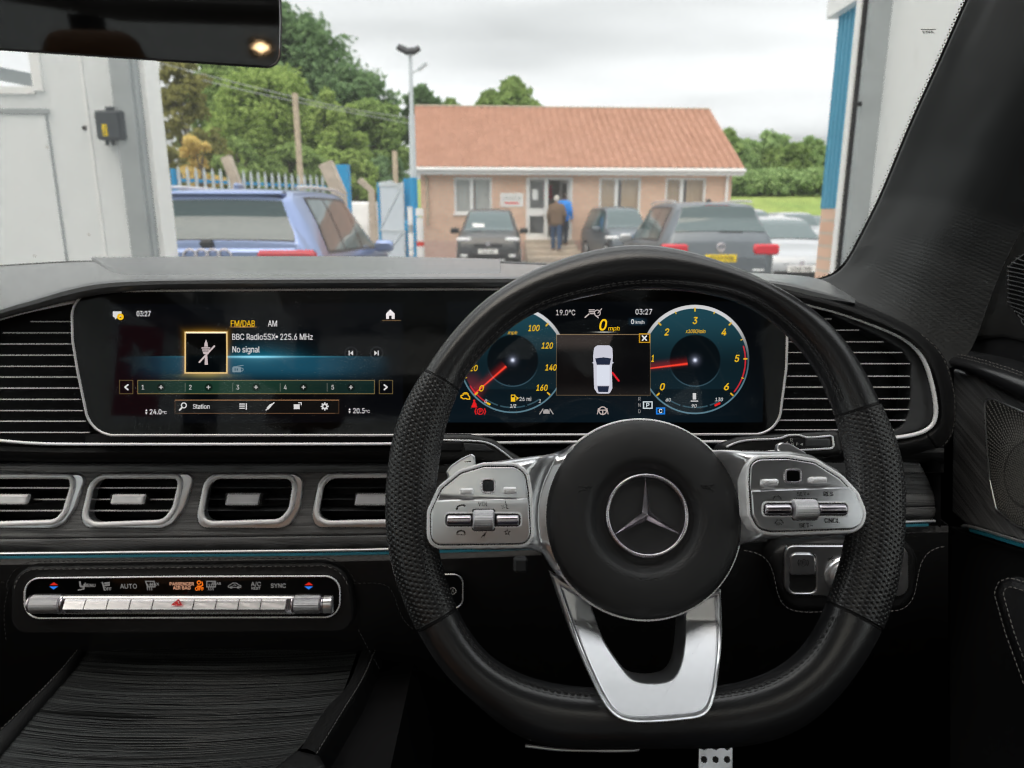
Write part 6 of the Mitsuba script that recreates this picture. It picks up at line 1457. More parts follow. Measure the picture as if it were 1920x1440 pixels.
# front ends towards us
def face(c, z_lamp, lamp=(.46, .84), grille=(-.42, .42, .58, .74), pl='white_paint', badge=True, txt='LD68 VNR', ledge=True):
    L = c.L
    for sg in (1, -1):
        c.put('headlight', cbox(*sorted((sg * lamp[0], sg * lamp[1])), L - .30, L - .045, z_lamp - .05, z_lamp + .05, .035), 'lamp_clear', 40)
        c.put('fog_light', cbox(*sorted((sg * .55, sg * .74)), L - .2, L + .012, .38, .46, .02), 'lamp_clear', 40)
    c.block('grille', grille[0], grille[1], L - .2, L - .005, grille[2], grille[3], 'black_trim', .03)
    c.block('lower_grille', -.5, .5, L - .2, L + .02, .34, .50, 'black_trim', .03)
    c.block('skid_plate', -.45, .45, L - .2, L + .03, .27, .33, 'paint_silver', .02)
    c.plate(0, L + .02, .53, True, txt, pl)
    if badge: c.put('badge', moved(lathe([(.05, 0), (.05, .02), (1e-5, .025)], 20), rotx(-90), (0, L - .02, grille[3] - .02)), 'chrome', 40)
FR = (2.86, 3.55)
def front(name, label, px, Y, paint, st=SUV, sx=.96, sy=.93, sz=1.0, turn=0, group=None, txt='LD68 VNR', py=470, windscreen=(2.64, 3.30), zl=.86, **k):
    P = at(px, py, Y); P[2] = 0
    L = st[-1][0] * sy; h = math.radians(180 + turn)
    org = P - np.array([-math.sin(h) * L, math.cos(h) * L, 0])
    c = Car(name, label, st, org, 180 + turn, paint, sx, sy, sz, group)
    c.screen(windscreen[0] * sy / .93, windscreen[1] * sy / .93, .92)
    return c
c = front('parked_car', 'black car parked nose out in front of the office, paper on its dash', 915, 19.3, 'paint_black', sx=.93, sy=.90, sz=.98)
c.side_glass(.62, 1.3); c.side_glass(1.36, 2.1); c.side_glass(2.16, 3.0, lean1=-.6); face(c, .84, grille=(-.40, .40, .62, .74)); c.mirrors(2.8, 1.05, 'black_trim'); c.wheels((.8, 3.3), .34)
c.put('dash_paper', moved(cbox(-.16, .16, -.08, .08, 0, .006), rotx(-38), (.30, 3.02, 1.20)), 'white_paint', False)
c = front('parked_car', 'grey car nose out behind the dark grey one, with a dark wheel arch showing', 1190, 21.0, 'paint_grey', turn=8, sx=.80, sy=.80, sz=1.03)
c.side_glass(.62, 1.3); c.side_glass(1.36, 2.1); c.side_glass(2.16, 3.0, lean1=-.6); face(c, .84); c.mirrors(2.5, 1.07, 'paint_grey'); c.wheels((.8, 3.25), .36)
c = front('parked_car', 'silver saloon car nose out at the right, in front of the brick pier', 1506, 12.9, 'paint_silver', SALOON, 1.0, .97, 1.0, windscreen=(2.62, 3.2), turn=-3)
c.side_glass(1.25, 1.75); c.side_glass(1.85, 2.4); c.side_glass(2.5, 3.1, lean1=-.5); face(c, .70, grille=(-.36, .36, .44, .64)); c.mirrors(2.9, .96, 'paint_silver'); c.wheels((.8, 3.6), .33)
c = front('parked_car', 'light grey car far right, just behind the dark grey tail', 1442, 17.8, 'paint_silver', SUV, .93, .88, .98, turn=6)
c.side_glass(.62, 1.3); c.side_glass(1.36, 2.1); c.side_glass(2.16, 3.0, lean1=-.6); face(c, .84); c.mirrors(2.75, 1.05, 'black_trim'); c.wheels((.8, 3.25), .36)
for i, (px, Y, b) in enumerate(((1478, 27, 'paint_white'), (1520, 28.5, 'paint_silver'), (1562, 30, 'paint_grey'), (1405, 29, 'paint_silver'))):
    c = front('parked_car', ('white car', 'silver car', 'mid grey car', 'silver car half hidden behind the office corner')[i] + ' in the far row below the green field', px, Y, b, SALOON if i != 1 else SUV, 1, .97, 1.02 if i != 1 else .95, windscreen=(2.62, 3.2), group='cars in the far row')
    c.side_glass(1.3, 2.3); face(c, .72); c.wheels((.8, 3.6), .33)
van = Car('white_van', 'white van standing behind the grey steel gate', [(0, .4, 1.2, .86, 1.0, .84), (.05, .3, 1.95, .95, 1.2, .84), (.3, .25, 2.0, .96, 1.2, .84), (3.2, .25, 2.02, .96, 1.2, .84), (3.8, .25, 1.9, .96, 1.15, .80), (4.4, .25, 1.25, .95, 1.1, .84), (4.9, .3, .98, .9, .9, .8), (5.05, .4, .6, .82, .56, .7)], at(715, 470, 30) * [1, 1, 0], 72, 'paint_white')
van.side_glass(3.3, 4.2, lean1=-.4); van.screen(3.85, 4.35, .9); van.wheels((.9, 4.0), .33); labels[van.k]['category'] = 'van'
van.block('headlight', .5, .85, 4.8, 5.0, .75, .92, 'lamp_clear')

# ------------------------------------------------------------------ fence, gate, posts, lamp column, bollards
fa, fb = at(338, 405, 15.2), at(616, 405, 19.0); fa[2] = fb[2] = 0
fe_ = (fb - fa) / np.linalg.norm(fb - fa); fl_ = np.linalg.norm(fb - fa)
FP = Plane(fa, (fe_[1], -fe_[0], 0), fe_)
fence = thing('palisade_fence', 'grey steel palisade fence with a blue rail behind the blue car', 'fence')
for z in (.5, 2.18): add(fence, 'rail', FP.put(cbox(0, fl_, z - .035, z + .035, -.06, -.012)), 'blue_paint', False)
add(fence, 'end_post', FP.put(cbox(-.06, .04, 0, 2.4, -.09, -.03)), 'blue_paint', False)
pale = None
npal = int(fl_ / .20)
for i in range(npal):
    x = .06 + i * fl_ / npal
    m = FP.put(cat(slab(np.array([(x - .034, .05), (x + .034, .05), (x + .034, 2.36), (x, 2.46), (x - .034, 2.36)]), 0, .014, .003), cbox(x - .01, x + .01, .05, 2.36, -.012, 0)))
    add(fence, 'pale', m, 'galvanised', False)
def conc_post(px0, py0, px1, py1, py2, Y, w, lab):
    P = [at(px1, py2, Y), at(px1, py1, Y), at(px0, py0, Y)]; P[0][0] = P[1][0]
    P[0][2] = 0 if py2 > 470 else max(0, P[0][2] - 1)
    k = single('concrete_post', sweep(np.array(P)[[0, 1, 2]], np.array([(-w, -w), (w, -w), (w, w), (-w, w)]), (0, -1, .01)), 'concrete', lab, 'post', smooth=False)
conc_post(424, 294, 444, 345, 480, 14.4, .085, 'cranked concrete post leaning left in front of the fence, behind the blue car')
conc_post(611, 306, 636, 362, 480, 13.2, .115, 'thick cranked concrete post at the right end of the fence')
conc_post(674, 337, 697, 358, 480, 25.0, .10, 'thin cranked concrete post between the fence and the grey gate')
def post(name, px, py_top, Y, w, b, lab, cat_='post', rnd=False, tex=None):
    p = at(px, py_top, Y); q = np.array([p[0], p[1], 0])
    return single(name, sweep([q, p], circ(w, 12) if rnd else np.array([(-w, -w), (w, -w), (w, w), (-w, w)]), (0, -1, .01)), b, lab, cat_, smooth=50 if rnd else False)
post('blue_post', 643, 309, 19.4, .15, 'blue_paint', 'wide blue gate post at the right end of the palisade fence')
post('utility_pole', 553, 175, 31, .12, 'timber', 'pale wooden utility pole rising behind the palisade fence', 'pole', True)
post('utility_pole', 740, 283, 33, .11, 'timber', 'short pale wooden pole between the trees and the lamp column', 'pole', True)
post('blue_post', 762.5, 335, 22.6, .095, 'blue_paint', 'blue steel gate post just left of the lamp column')
for P, lab in (([(300, 118, 36), (430, 152, 33), (553, 182, 31), (660, 205, 31.5), (780, 222, 33)], 'overhead wire sagging across the trees to the wooden pole'), ([(380, 150, 36), (553, 190, 31), (770, 232, 33)], 'second overhead wire just below the first')):
    single('overhead_wire', tube(spline([at(*p) for p in P], 40), .014, 6), 'grey_steel', lab, 'wire', smooth=50)
gate = thing('steel_gate', 'open grey sheet steel gate leaf with diagonal braces', 'gate')
ga, gb = at(712, 405, 22.8), at(757, 405, 22.2); ga[2] = gb[2] = 0
ge = (gb - ga) / np.linalg.norm(gb - ga); gl = np.linalg.norm(gb - ga); GP = Plane(ga, (ge[1], -ge[0], 0), ge)
gt = GP.P([(734, 342)], 0)[0][1]
add(gate, 'sheet', GP.put(cbox(.04, gl - .02, .08, gt - .05, -.02, -.005)), 'gate_sheet', False)
for z in (.08, gt * .42, gt - .07): add(gate, 'rail', GP.put(cbox(.0, gl, z - .035, z + .035, -.03, .03)), 'galvanised', False)
add(gate, 'stile', GP.put(cbox(-.04, .03, .05, gt, -.03, .03)), 'blue_paint', False); add(gate, 'stile', GP.put(cbox(gl - .03, gl + .02, .05, gt, -.03, .03)), 'galvanised', False)
for z0, z1 in ((.12, gt * .40), (gt * .45, gt - .12)): add(gate, 'brace', GP.put(sweep([(.04, z0, .012), (gl - .04, z1, .012)], [(-.02, -.012), (.02, -.012), (.02, .012), (-.02, .012)], (0, 0, 1))), 'galvanised', False)
add(gate, 'top_sheet', GP.put(slab(np.array([(-.06, gt), (gl * .5, gt + .06), (gl + .02, gt - .16), (gl, gt - .2), (0, gt - .06)]), -.02, .01, 0)), 'galvanised', False)
lc = thing('lamp_column', 'tall grey lamp column with floodlights, its foot painted blue', 'lamp post')
b0 = at(776, 335, 21.8); b0[2] = 0; t0 = at(768.5, 92, 21.8); zsplit = at(776, 333, 21.8)[2]; mid = np.array([b0[0] + (t0[0] - b0[0]) * .25, b0[1], zsplit])
b0[0] = mid[0] = at(775, 333, 21.8)[0]; t0[0] = b0[0]; t0 = np.array([at(769, 95, 21.8)[0], 21.8, at(769, 95, 21.8)[2]])
add(lc, 'foot', sweep([b0, mid], circ(.115, 14), (0, -1, .01)), 'blue_paint', 50)
jm = mid * .5 + t0 * .5
add(lc, 'shaft', sweep([mid, jm, jm + (t0 - jm) * .02, t0], np.array([circ(.10, 14), circ(.085, 14), circ(.06, 14), circ(.05, 14)]), (0, -1, .01)), 'galvanised', 50)
for dx, dz, r in ((-.22, .04, 25), (-.02, -.02, -10), (.16, .0, -30)):
    add(lc, 'floodlight', moved(cbox(-.14, .14, -.12, .12, -.05, .05, .02), roty(r) @ rotx(35), t0 + [dx, -.05, dz]), 'black_trim', False)
add(lc, 'camera', moved(cbox(-.16, .16, -.05, .05, -.05, .05, .02), roty(-38), t0 + [.34, -.02, -.42]), 'galvanised', False)
add(lc, 'camera_arm', tube([t0 + [0, 0, -.62], t0 + [.26, -.02, -.48]], .025, 8), 'galvanised')
bb = thing('bollard', 'white bollard with red bands on a yellow foot at the office corner', 'bollard')
q = at(789, 480, 21.0); q[2] = 0; top_ = at(789, 391, 21.0)[2]
for z0, z1, r0, r1, b_ in ((0, .09, .20, .18, 'yellow_paint'), (.09, .26, .165, .13, 'red_paint'), (.26, .60, .12, .11, 'white_paint'), (.60, .74, .112, .108, 'red_paint'), (.74, top_ - .25, .105, .10, 'white_paint'), (top_ - .2, top_, .12, .11, 'white_paint')):
    add(bb, {'y': 'foot', 'r': 'red_band', 'w': 'white_band'}[b_[0]], moved(lathe([(1e-5, z0), (r0, z0), (r1, z1), (1e-5, z1)], 18), None, q), b_, 40)
bb = thing('bollard', 'thin white marker post with grey bands in front of the blue posts', 'bollard')
q = at(771.5, 480, 20.6); q[2] = 0; top_ = at(771, 388, 20.6)[2]
for z0, z1, r_, b_ in ((0, .35, .045, 'galvanised'), (.35, .50, .07, 'white_paint'), (.50, .56, .06, 'galvanised'), (.56, .98, .075, 'white_paint'), (.98, 1.22, .07, 'grey_steel'), (1.22, top_, .075, 'white_paint')):
    add(bb, 'section', moved(lathe([(1e-5, z0), (r_, z0), (r_, z1), (1e-5, z1)], 16), None, q), b_, 40)
add(bb, 'padlock_box', cbox(q[0] - .26, q[0] - .03, q[1] + .6, q[1] + .8, 1.02, 1.32, .03), 'blue_paint', False)
mesh_f = thing('wire_fence', 'rusty chain-link fence at the left edge of the opening', 'fence')
ca, cb2 = at(270, 405, 14.6), at(342, 405, 15.4); wires = []
for k in range(9):
    z = .6 + k * .21; wires.append(tube([[ca[0], ca[1], z], [cb2[0], cb2[1], z]], .008, 5))
for k in range(22):
    t = k / 21
    for s_ in (-1, 1):
        p = ca * (1 - t) + cb2 * t; q2 = ca * (1 - np.clip(t + s_ * .5, 0, 1)) + cb2 * np.clip(t + s_ * .5, 0, 1)
        if np.linalg.norm(p - q2) < .05: continue
        wires.append(tube([[p[0], p[1], 1.0], [q2[0], q2[1], 1.0 + 1.3 * abs(np.clip(t + s_ * .5, 0, 1) - t) / .5]], .006, 4))
add(mesh_f, 'wires', cat(wires), 'grey_steel', 50, kind='stuff')
add(mesh_f, 'post', tube([[ca[0] + .1, ca[1], 0], [ca[0] + .1, ca[1], 2.4]], .04, 8), 'concrete')

# ------------------------------------------------------------------ trees
LEAF = {'light_leaf': ((.27, .38, .11), (.37, .48, .155)), 'mid_leaf': ((.21, .31, .105), (.30, .41, .14)), 'dark_leaf': ((.145, .235, .115), (.20, .305, .145)), 'olive_leaf': ((.22, .22, .07), (.33, .32, .12)), 'yellow_leaf': ((.66, .52, .17), (.78, .64, .26)), 'hedge_leaf': ((.26, .39, .16), (.36, .49, .21))}
for nm, (a_, b_) in LEAF.items():
    fn = (lambda a_, b_: lambda p, n, uv: mix(a_, b_, cell_rand(dr.floor(uv.x * 997), dr.floor(uv.y * 997))))(a_, b_)
    B[nm] = {'type': 'principledthin', 'base_color': mikit.proc(fn), 'roughness': .6, 'diff_trans': .7, 'eta': 1.3} if True else {'type': 'twosided', 'bsdf': {'type': 'diffuse', 'reflectance': mikit.proc(fn)}}
B['bark'] = pr((.10, .08, .06), .9, .1)
def leaves(r_, centers, radii, n, size, flatten=.8):
    """n leaf clumps (bent pairs of faces) spread through puffs."""
    k = r_.integers(0, len(centers), n)
    d = r_.normal(size=(n, 3)); d /= np.linalg.norm(d, axis=1, keepdims=True)
    rad = (radii[k] * r_.random(n) ** .45 * np.where(r_.random(n) < .18, 1.0 + .25 * r_.random(n), 1.0))[:, None]
    P = centers[k] + d * rad * [1, 1, flatten]
    nn = d * .7 + r_.normal(size=(n, 3)) * .55 + [0, 0, .35]; nn /= np.linalg.norm(nn, axis=1, keepdims=True)
    t = np.cross(nn, r_.normal(size=(n, 3))); t /= np.linalg.norm(t, axis=1, keepdims=True); b = np.cross(nn, t)
    s = size * (.6 + .8 * r_.random(n))[:, None]
    V = np.stack([P - t * s, P + b * s * .55 - nn * s * .25, P + t * s, P - b * s * .55 - nn * s * .25], 1).reshape(-1, 3)
    i = np.arange(n) * 4
    F_ = np.vstack([np.stack([i, i + 1, i + 2], 1), np.stack([i, i + 2, i + 3], 1)])
    return trimesh.Trimesh(V, F_, process=False), np.repeat(r_.random((n, 2)), 4, 0)
def tree(name, label, px, py_top, Y, half_px, bsdf, seed, n=5200, size=.26, conif=False, py_base=None, squash=1.0, puffs=60, group=None):
    r_ = np.random.default_rng(seed)
    topp = at(px, py_top, Y); x, y, zt_ = topp; R = half_px / FPX * Y * 1.02
    zg = float(land(np.array(x), np.array(y))); zb = at(px, py_base, Y)[2] if py_base else zg + .18 * (zt_ - zg)
    H = zt_ - zb; C, Rr = [], []
    for i in range(puffs):
        h = r_.random() ** .85
        w = (1 - h) ** .8 * R * .95 if conif else R * math.sqrt(max(0.04, 1 - (abs(h - .42) / .62) ** 2.2))
        a = r_.random() * 2 * math.pi; q = math.sqrt(r_.random()) * w * .82
        pr_ = (.10 + .12 * r_.random()) * R * 1.6 * (.6 if conif else 1); 
        C.append((x + q * math.cos(a), y + q * math.sin(a) * squash, zb + h * (H - pr_ * .8))); Rr.append(pr_)
    k = thing(name, label, 'shrub' if 'shrub' in name else 'hedge' if 'hedge' in name else 'tree', group)
    m, uv = leaves(r_, np.array(C), np.array(Rr), n, size)
    add(k, 'crown', m, bsdf, False, uv=uv)
    br = [sweep([(x, y, zg - .1), (x + .1, y, zg + (zt_ - zg) * .4), (x, y, zb + H * .8)], np.array([circ(max(.08, R * .06), 8), circ(max(.06, R * .045), 8), circ(.03, 8)]), (0, -1, .1))]
    for i in range(7):
        c_ = C[i]; br.append(sweep([(x, y, zb + H * (.1 + .08 * i)), (.5 * (x + c_[0]), .5 * (y + c_[1]), .5 * (zb + H * (.1 + .08 * i) + c_[2])), c_], np.array([circ(.09, 6), circ(.06, 6), circ(.02, 6)]), (0.1, -1, .1)))
    add(k, 'trunk', cat(br), 'bark', 50)
tree('broadleaf_tree', 'tallest dark green tree, at the mirror edge', 530, 8, 62, 150, 'dark_leaf', 1, 16000, .32, puffs=150)
tree('broadleaf_tree', 'dark green tree on the right flank of the wood, left of the lamp column', 662, 118, 58, 95, 'dark_leaf', 2, 12000, .28, puffs=120)
tree('broadleaf_tree', 'bright green tree below the tallest one, behind the utility pole', 505, 118, 46, 128, 'light_leaf', 3, 20000, .20, puffs=110)
tree('broadleaf_tree', 'mid green tree low beside the lamp column', 700, 182, 48, 72, 'mid_leaf', 4, 11000, .21, puffs=70)
tree('broadleaf_tree', 'light green tree at mid height right of the utility pole', 622, 170, 44, 66, 'light_leaf', 5, 11000, .20, puffs=60)
tree('broadleaf_tree', 'sparse olive tree at the left edge of the opening, sky showing through', 330, 92, 38, 78, 'olive_leaf', 6, 3400, .20, puffs=46)
tree('broadleaf_tree', 'dense green tree behind the olive one at the left', 425, 96, 54, 95, 'mid_leaf', 7, 11000, .26, puffs=100)
tree('flowering_shrub', 'yellow flowering shrub at the left above the fence', 366, 252, 33, 46, 'yellow_leaf', 8, 3600, .15, puffs=26)
for i, (px, py, Y, h, b_, lab) in enumerate(((440, 250, 36, 60, 'mid_leaf', 'green shrub behind the leaning concrete post'), (545, 265, 38, 62, 'mid_leaf', 'green shrub at the foot of the utility pole'), (640, 262, 40, 60, 'light_leaf', 'light green shrub behind the wide blue post'), (720, 290, 42, 52, 'dark_leaf', 'dark shrub behind the grey gate'), (300, 270, 30, 40, 'olive_leaf', 'olive shrub against the left door post'))):
    tree('garden_shrub', lab, px, py, Y, h, b_, 20 + i, 4500, .20, puffs=40)
tree('conifer_tree', 'pointed green conifer above the office roof', 962, 146, 62, 100, 'mid_leaf', 30, 6000, .40, True, puffs=90, py_base=260)
tree('conifer_tree', 'lower green treetop left of the pointed conifer', 918, 168, 64, 70, 'mid_leaf', 31, 3600, .40, True, puffs=60, py_base=260)
tree('conifer_tree', 'dark treetop beside the lamp column above the roof', 790, 158, 60, 75, 'dark_leaf', 32, 4200, .40, True, puffs=60, py_base=260)
tree('conifer_tree', 'small treetop just over the roof ridge between the others', 846, 184, 60, 60, 'mid_leaf', 33, 2600, .40, True, puffs=40, py_base=260)
for i, (px, py, h, b_) in enumerate(((1366, 240, 30, 'mid_leaf'), (1404, 262, 26, 'hedge_leaf'), (1452, 242, 34, 'hedge_leaf'), (1492, 268, 24, 'mid_leaf'), (1522, 258, 27, 'hedge_leaf'), (1558, 266, 34, 'mid_leaf'), (1395, 272, 26, 'hedge_leaf'), (1462, 276, 30, 'mid_leaf'), (1600, 262, 40, 'mid_leaf'), (1330, 252, 34, 'mid_leaf'))):
    tree('field_tree', ('tree touching the roof corner', 'pale tree second from the roof corner', 'tallest pale tree of the far row', 'darker tree right of the tallest', 'pale tree next to the blue cladding', 'dark tree partly behind the blue cladding', 'low pale tree in front of the second', 'low dark tree in front of the tallest', 'tree hidden by the pier', 'tree hidden by the roof')[i] + ' beyond the field', px, py, 118 + 3 * (i % 3), h * 1.15, b_, 40 + i, 4200, .70, puffs=70, py_base=366, group='trees beyond the field')
for i, px in enumerate((1372, 1410, 1450, 1490, 1530, 1570)):
    tree('field_hedge', ('first', 'second', 'third', 'fourth', 'fifth', 'sixth')[i] + ' pale bush from the left along the far edge of the field', px, 314 + (i % 2) * 6, 108, 38, 'hedge_leaf', 60 + i, 3200, .55, puffs=50, py_base=358, group='bushes along the field')

# ------------------------------------------------------------------ people
B['skin'] = pr((.36, .19, .12), .5, .4)
B['jacket_brown'] = speck((.16, .11, .075), .2, 30, .85)
B['pale_shirt'] = pr((.55, .56, .57), .85, .2)
B['denim'] = speck((.05, .085, .16), .25, 40, .85)
B['coat_blue'] = pr((.02, .22, .70), .6, .3)
B['dark_cloth'] = pr((.02, .025, .04), .85, .2)
B['grey_hair'] = pr((.55, .53, .50), .7, .3)
B['dark_hair'] = pr((.03, .022, .018), .6, .3)
B['shoe_brown'] = pr((.20, .11, .06), .6, .3)
def hand(w, d, palm_n, s, curl=.5):
    """Palm and five fingers from the wrist w along d; palm faces palm_n; s = +1 where the thumb leaves to the side d x palm_n."""
    w, d, pn = (np.array(v, float) for v in (w, d, palm_n)); d /= np.linalg.norm(d); pn -= d * (pn @ d); pn /= np.linalg.norm(pn); sd = np.cross(d, pn) * s
    bs = [m3.Manifold.batch_hull([ball(w, .022), ball(w + d * .085 + sd * .030, .013), ball(w + d * .085 - sd * .030, .012), ball(w + d * .04 + sd * .03, .014)])]
    for off, ln in ((.030, .072), (.010, .080), (-.011, .074), (-.031, .058)):
        p = w + d * .085 + sd * off; a = 0; rr = .0095
        for k, f in enumerate((.45, .32, .23)):
            a += curl * (.6 + .3 * k); dd = d * math.cos(a) + pn * math.sin(a); q = p + dd * ln * f
            bs.append(bone(p, rr, q, rr - .001)); p, rr = q, rr - .001
    p = w + d * .025 + sd * .026; q = p + (d * .6 + sd * .7 + pn * .3) * .042; r_ = q + (d * .85 + sd * .25 + pn * .4) * .032
    return bs + [bone(p, .014, q, .011), bone(q, .011, r_, .009)]
def head_bones(c, f, up=(0, 0, 1)):
    """Skull, jaw, nose, ears about the centre c, facing f."""
    c, f, up = (np.array(v, float) for v in (c, f, up)); f /= np.linalg.norm(f); up -= f * (up @ f); up /= np.linalg.norm(up); s = np.cross(f, up)
    bs = [m3.Manifold.batch_hull([ball(c + up * .03 - f * .02, .078), ball(c + up * .035 + f * .025, .068), ball(c - up * .07 + f * .055, .034), ball(c - up * .04 - f * .01, .055)])]
    bs += [bone(c + f * .088 + up * .01, .008, c + f * .108 - up * .025, .011), bone(c + f * .085 - up * .058 + s * .016, .007, c + f * .085 - up * .058 - s * .016, .007)]
    for k in (1, -1):
        bs.append(m3.Manifold.batch_hull([ball(c + s * k * .080 - f * .01 + up * .012, .010), ball(c + s * k * .080 - f * .012 - up * .02, .009), ball(c + s * k * .088 - f * .02 + up * .008, .008)]))
        bs.append(bone(c + f * .076 + up * .012 + s * k * .030, .011, c + f * .079 + up * .012 + s * k * .034, .010))
    return bs
def hair_cap(c, f, up=(0, 0, 1)):
    c, f, up = (np.array(v, float) for v in (c, f, up)); f /= np.linalg.norm(f); s = np.cross(f, up)
    return [m3.Manifold.batch_hull([ball(c + up * .045 - f * .03, .080), ball(c + up * .058 + f * .025, .062), ball(c - up * .01 - f * .05, .066)])] + [bone(c + s * k * .068 + up * .02 - f * .015, .022, c + s * k * .070 - up * .02 - f * .02, .016) for k in (1, -1)]
def standing(label, base, heading, h, jacket, trousers, hair, shoes, arms, step=.1, lean=.03):
    k = thing('person', label, 'person')
    J = lambda x, y, z: np.array([x, y, z])
    hipL, hipR = J(-.09, 0, .92), J(.09, 0, .92); kL, kR = J(-.10, step * .6 + .03, .50), J(.10, -step * .4 + .02, .50); aL, aR = J(-.10, step, .09), J(.11, -step - .03, .10)
    pel, ch, nk, hd = J(0, 0, .98), J(0, lean, 1.30), J(0, lean + .02, 1.47), J(0, lean + .05, 1.615)
    sL, sR = J(-.185, lean, 1.40), J(.185, lean, 1.40)
    (eL, wL, dL), (eR, wR, dR) = [[np.array(v, float) for v in a] for a in arms]
    legs = chain((hipL, .085), (kL, .058), (aL, .042)) + chain((hipR, .085), (kR, .058), (aR, .042))
    torso = [m3.Manifold.batch_hull([ball(pel + [-.08, 0, -.04], .10), ball(pel + [.08, 0, -.04], .10), ball(ch + [-.10, 0, -.02], .105), ball(ch + [.10, 0, -.02], .105)]), m3.Manifold.batch_hull([ball(ch + [-.1, 0, 0], .10), ball(ch + [.1, 0, 0], .10), ball(sL + [.03, 0, 0], .065), ball(sR - [.03, 0, 0], .065), ball(nk - [0, 0, .03], .06)])]
    aL_ = chain((sL, .055), (eL, .043), (wL, .030)); aR_ = chain((sR, .055), (eR, .043), (wR, .030))
    body = torso + legs + aL_ + aR_ + [bone(nk - [0, 0, .05], .055, hd - [0, .01, .05], .050)] + head_bones(hd, (0, 1, -.1)) + hand(wL, dL, (1, .2, 0), 1) + hand(wR, dR, (-1, .2, 0), -1)
    M = trimesh.transformations.translation_matrix(base) @ rotz(heading) @ np.diag([h / 1.74] * 3 + [1])
    P = lambda n, b_, mat, e=.02, it=8: add(k, n, moved(skinned(b_, e, it), M), mat, True)
    P('body', body, 'skin', .016, 5)
    gr = lambda p, r: (p, r)
    P('jacket', [m3.Manifold.batch_hull([ball(pel + [-.09, -.01, -.10], .115), ball(pel + [.09, -.01, -.10], .115), ball(ch + [-.11, 0, -.02], .125), ball(ch + [.11, 0, -.02], .125)]), m3.Manifold.batch_hull([ball(ch + [-.11, 0, 0], .12), ball(ch + [.11, 0, 0], .12), ball(sL + [.02, 0, .005], .08), ball(sR + [-.02, 0, .005], .08), ball(nk - [0, .01, .02], .07)])] + chain((sL, .075), (eL, .062), (wL, .045)) + chain((sR, .075), (eR, .062), (wR, .045)), jacket, .025)
    P('trousers', chain((hipL, .105), (kL, .075), (aL - [0, 0, .02], .058)) + chain((hipR, .105), (kR, .075), (aR - [0, 0, .02], .058)) + [m3.Manifold.batch_hull([ball(pel + [-.07, 0, -.06], .115), ball(pel + [.07, 0, -.06], .115), ball(hipL, .10), ball(hipR, .10)])], trousers, .025)
    P('hair', hair_cap(hd, (0, 1, -.1)), hair, .015)
    for a in (aL, aR): P('shoe', [m3.Manifold.batch_hull([ball(a + [0, -.03, -.045], .042), ball(a + [0, .15, -.06], .03), ball(a + [.02, .09, -.058], .035), ball(a + [-.02, .09, -.058], .035)])], shoes, .015)
    return k
p = at(1046, 440, 24.2 - 1.05); 
def on_office(px, off): return OFF.o + OFF.u * OFF.P([(px, 430)], off)[0][0] + OFF.n * off
b1 = on_office(1043, .80) + [0, 0, STEP[2]]
standing('grey-haired person in a brown jacket and blue jeans climbing the office steps', b1, -6, 1.76, 'jacket_brown', 'denim', 'grey_hair', 'shoe_brown', (((-.27, -.02, 1.13), (-.25, .10, .90), (.05, .2, -1)), ((.28, .0, 1.13), (.24, .16, .95), (-.1, .5, -.9))), .12)
b2 = on_office(1056, .46) + [0, 0, STEP[1]]
standing('person in a bright blue coat just behind the brown jacket at the door', b2, -20, 1.68, 'coat_blue', 'dark_cloth', 'dark_hair', 'shoe_brown', (((-.26, -.02, 1.13), (-.24, .06, .88), (0, .1, -1)), ((.27, -.03, 1.13), (.27, .08, .90), (0, .2, -1))), .05)

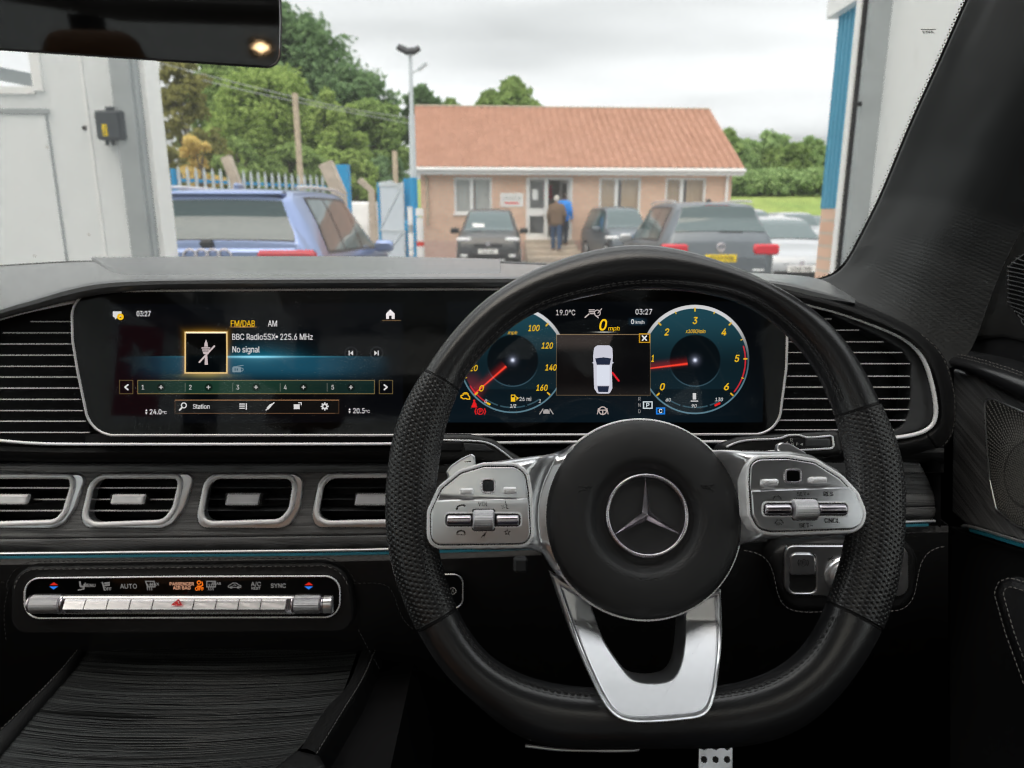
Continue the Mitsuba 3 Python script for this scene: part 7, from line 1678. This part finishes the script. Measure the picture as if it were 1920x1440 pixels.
# the photographer in the driver's seat (outside the frame; mirrored in the silver of the wheel)
ph = thing('person', 'person in a pale shirt sitting behind the camera and holding a phone', 'person')
O = lambda x, y, z: np.array([x, y, ZC + z])
hd, nk, ch, pel = O(.10, -.47, .03), O(.11, -.53, -.12), O(.11, -.56, -.30), O(.11, -.52, -.66)
sL, sR = O(-.08, -.53, -.18), O(.30, -.53, -.18); eL, eR = O(-.30, -.32, -.24), O(.50, -.26, -.16); wL, wR = O(-.105, -.055, -.045), O(.155, -.055, -.035)
torso = [m3.Manifold.batch_hull([ball(pel + [-.09, 0, 0], .11), ball(pel + [.09, 0, 0], .11), ball(ch + [-.10, 0, 0], .11), ball(ch + [.10, 0, 0], .11)]), m3.Manifold.batch_hull([ball(ch + [-.1, 0, 0], .11), ball(ch + [.1, 0, 0], .11), ball(sL + [.03, 0, 0], .065), ball(sR - [.03, 0, 0], .065), ball(nk - [0, 0, .03], .06)])]
legs = []
for sx in (-1, 1):
    hp, kn, an = pel + [sx * .09, .02, -.02], O(.11 + sx * .16, -.02, -.60), O(.11 + sx * .13, .30, -.86); legs += [((hp, .09), (kn, .062), (an, .045))]
body = torso + sum([chain(*l) for l in legs], []) + chain((sL, .055), (eL, .045), (wL, .030)) + chain((sR, .055), (eR, .045), (wR, .030)) + [bone(nk - [0, .0, .04], .055, hd - [0, .01, .05], .05)] + head_bones(hd, (-.05, 1, 0)) + hand(wL, (.55, .35, .25), (1, -.2, 0), 1, .6) + hand(wR, (-.55, .35, .25), (-1, -.2, 0), -1, .6)
add(ph, 'body', skinned(body, .014, 5), 'skin', True)
add(ph, 'shirt', skinned([m3.Manifold.batch_hull([ball(pel + [-.09, 0, 0], .125), ball(pel + [.09, 0, 0], .125), ball(ch + [-.11, 0, 0], .125), ball(ch + [.11, 0, 0], .125)]), m3.Manifold.batch_hull([ball(ch + [-.11, 0, 0], .122), ball(ch + [.11, 0, 0], .122), ball(sL + [.02, 0, 0], .078), ball(sR + [-.02, 0, 0], .078), ball(nk - [0, 0, .03], .068)]), bone(sL, .075, sL * .45 + eL * .55, .062), bone(sR, .075, sR * .45 + eR * .55, .062)], .025), 'pale_shirt', True)
add(ph, 'trousers', skinned(sum([chain((l[0][0], .108), (l[1][0], .08), (l[2][0], .062)) for l in legs], []) + [bone(pel + [-.08, 0, -.02], .12, pel + [.08, 0, -.02], .12)], .025), 'dark_cloth', True)
add(ph, 'hair', skinned(hair_cap(hd, (-.05, 1, 0)), .015), 'dark_hair', True)
for l in legs: add(ph, 'shoe', skinned([m3.Manifold.batch_hull([ball(l[2][0] + [0, -.03, -.03], .042), ball(l[2][0] + [0, .14, -.045], .032)])], .015), 'black_trim', True)
single('phone', cbox(-.075, .085, -.024, -.015, ZC - .055, ZC + .022, .004), 'gloss_black', 'dark phone held in front of the seated person', 'phone', smooth=False)
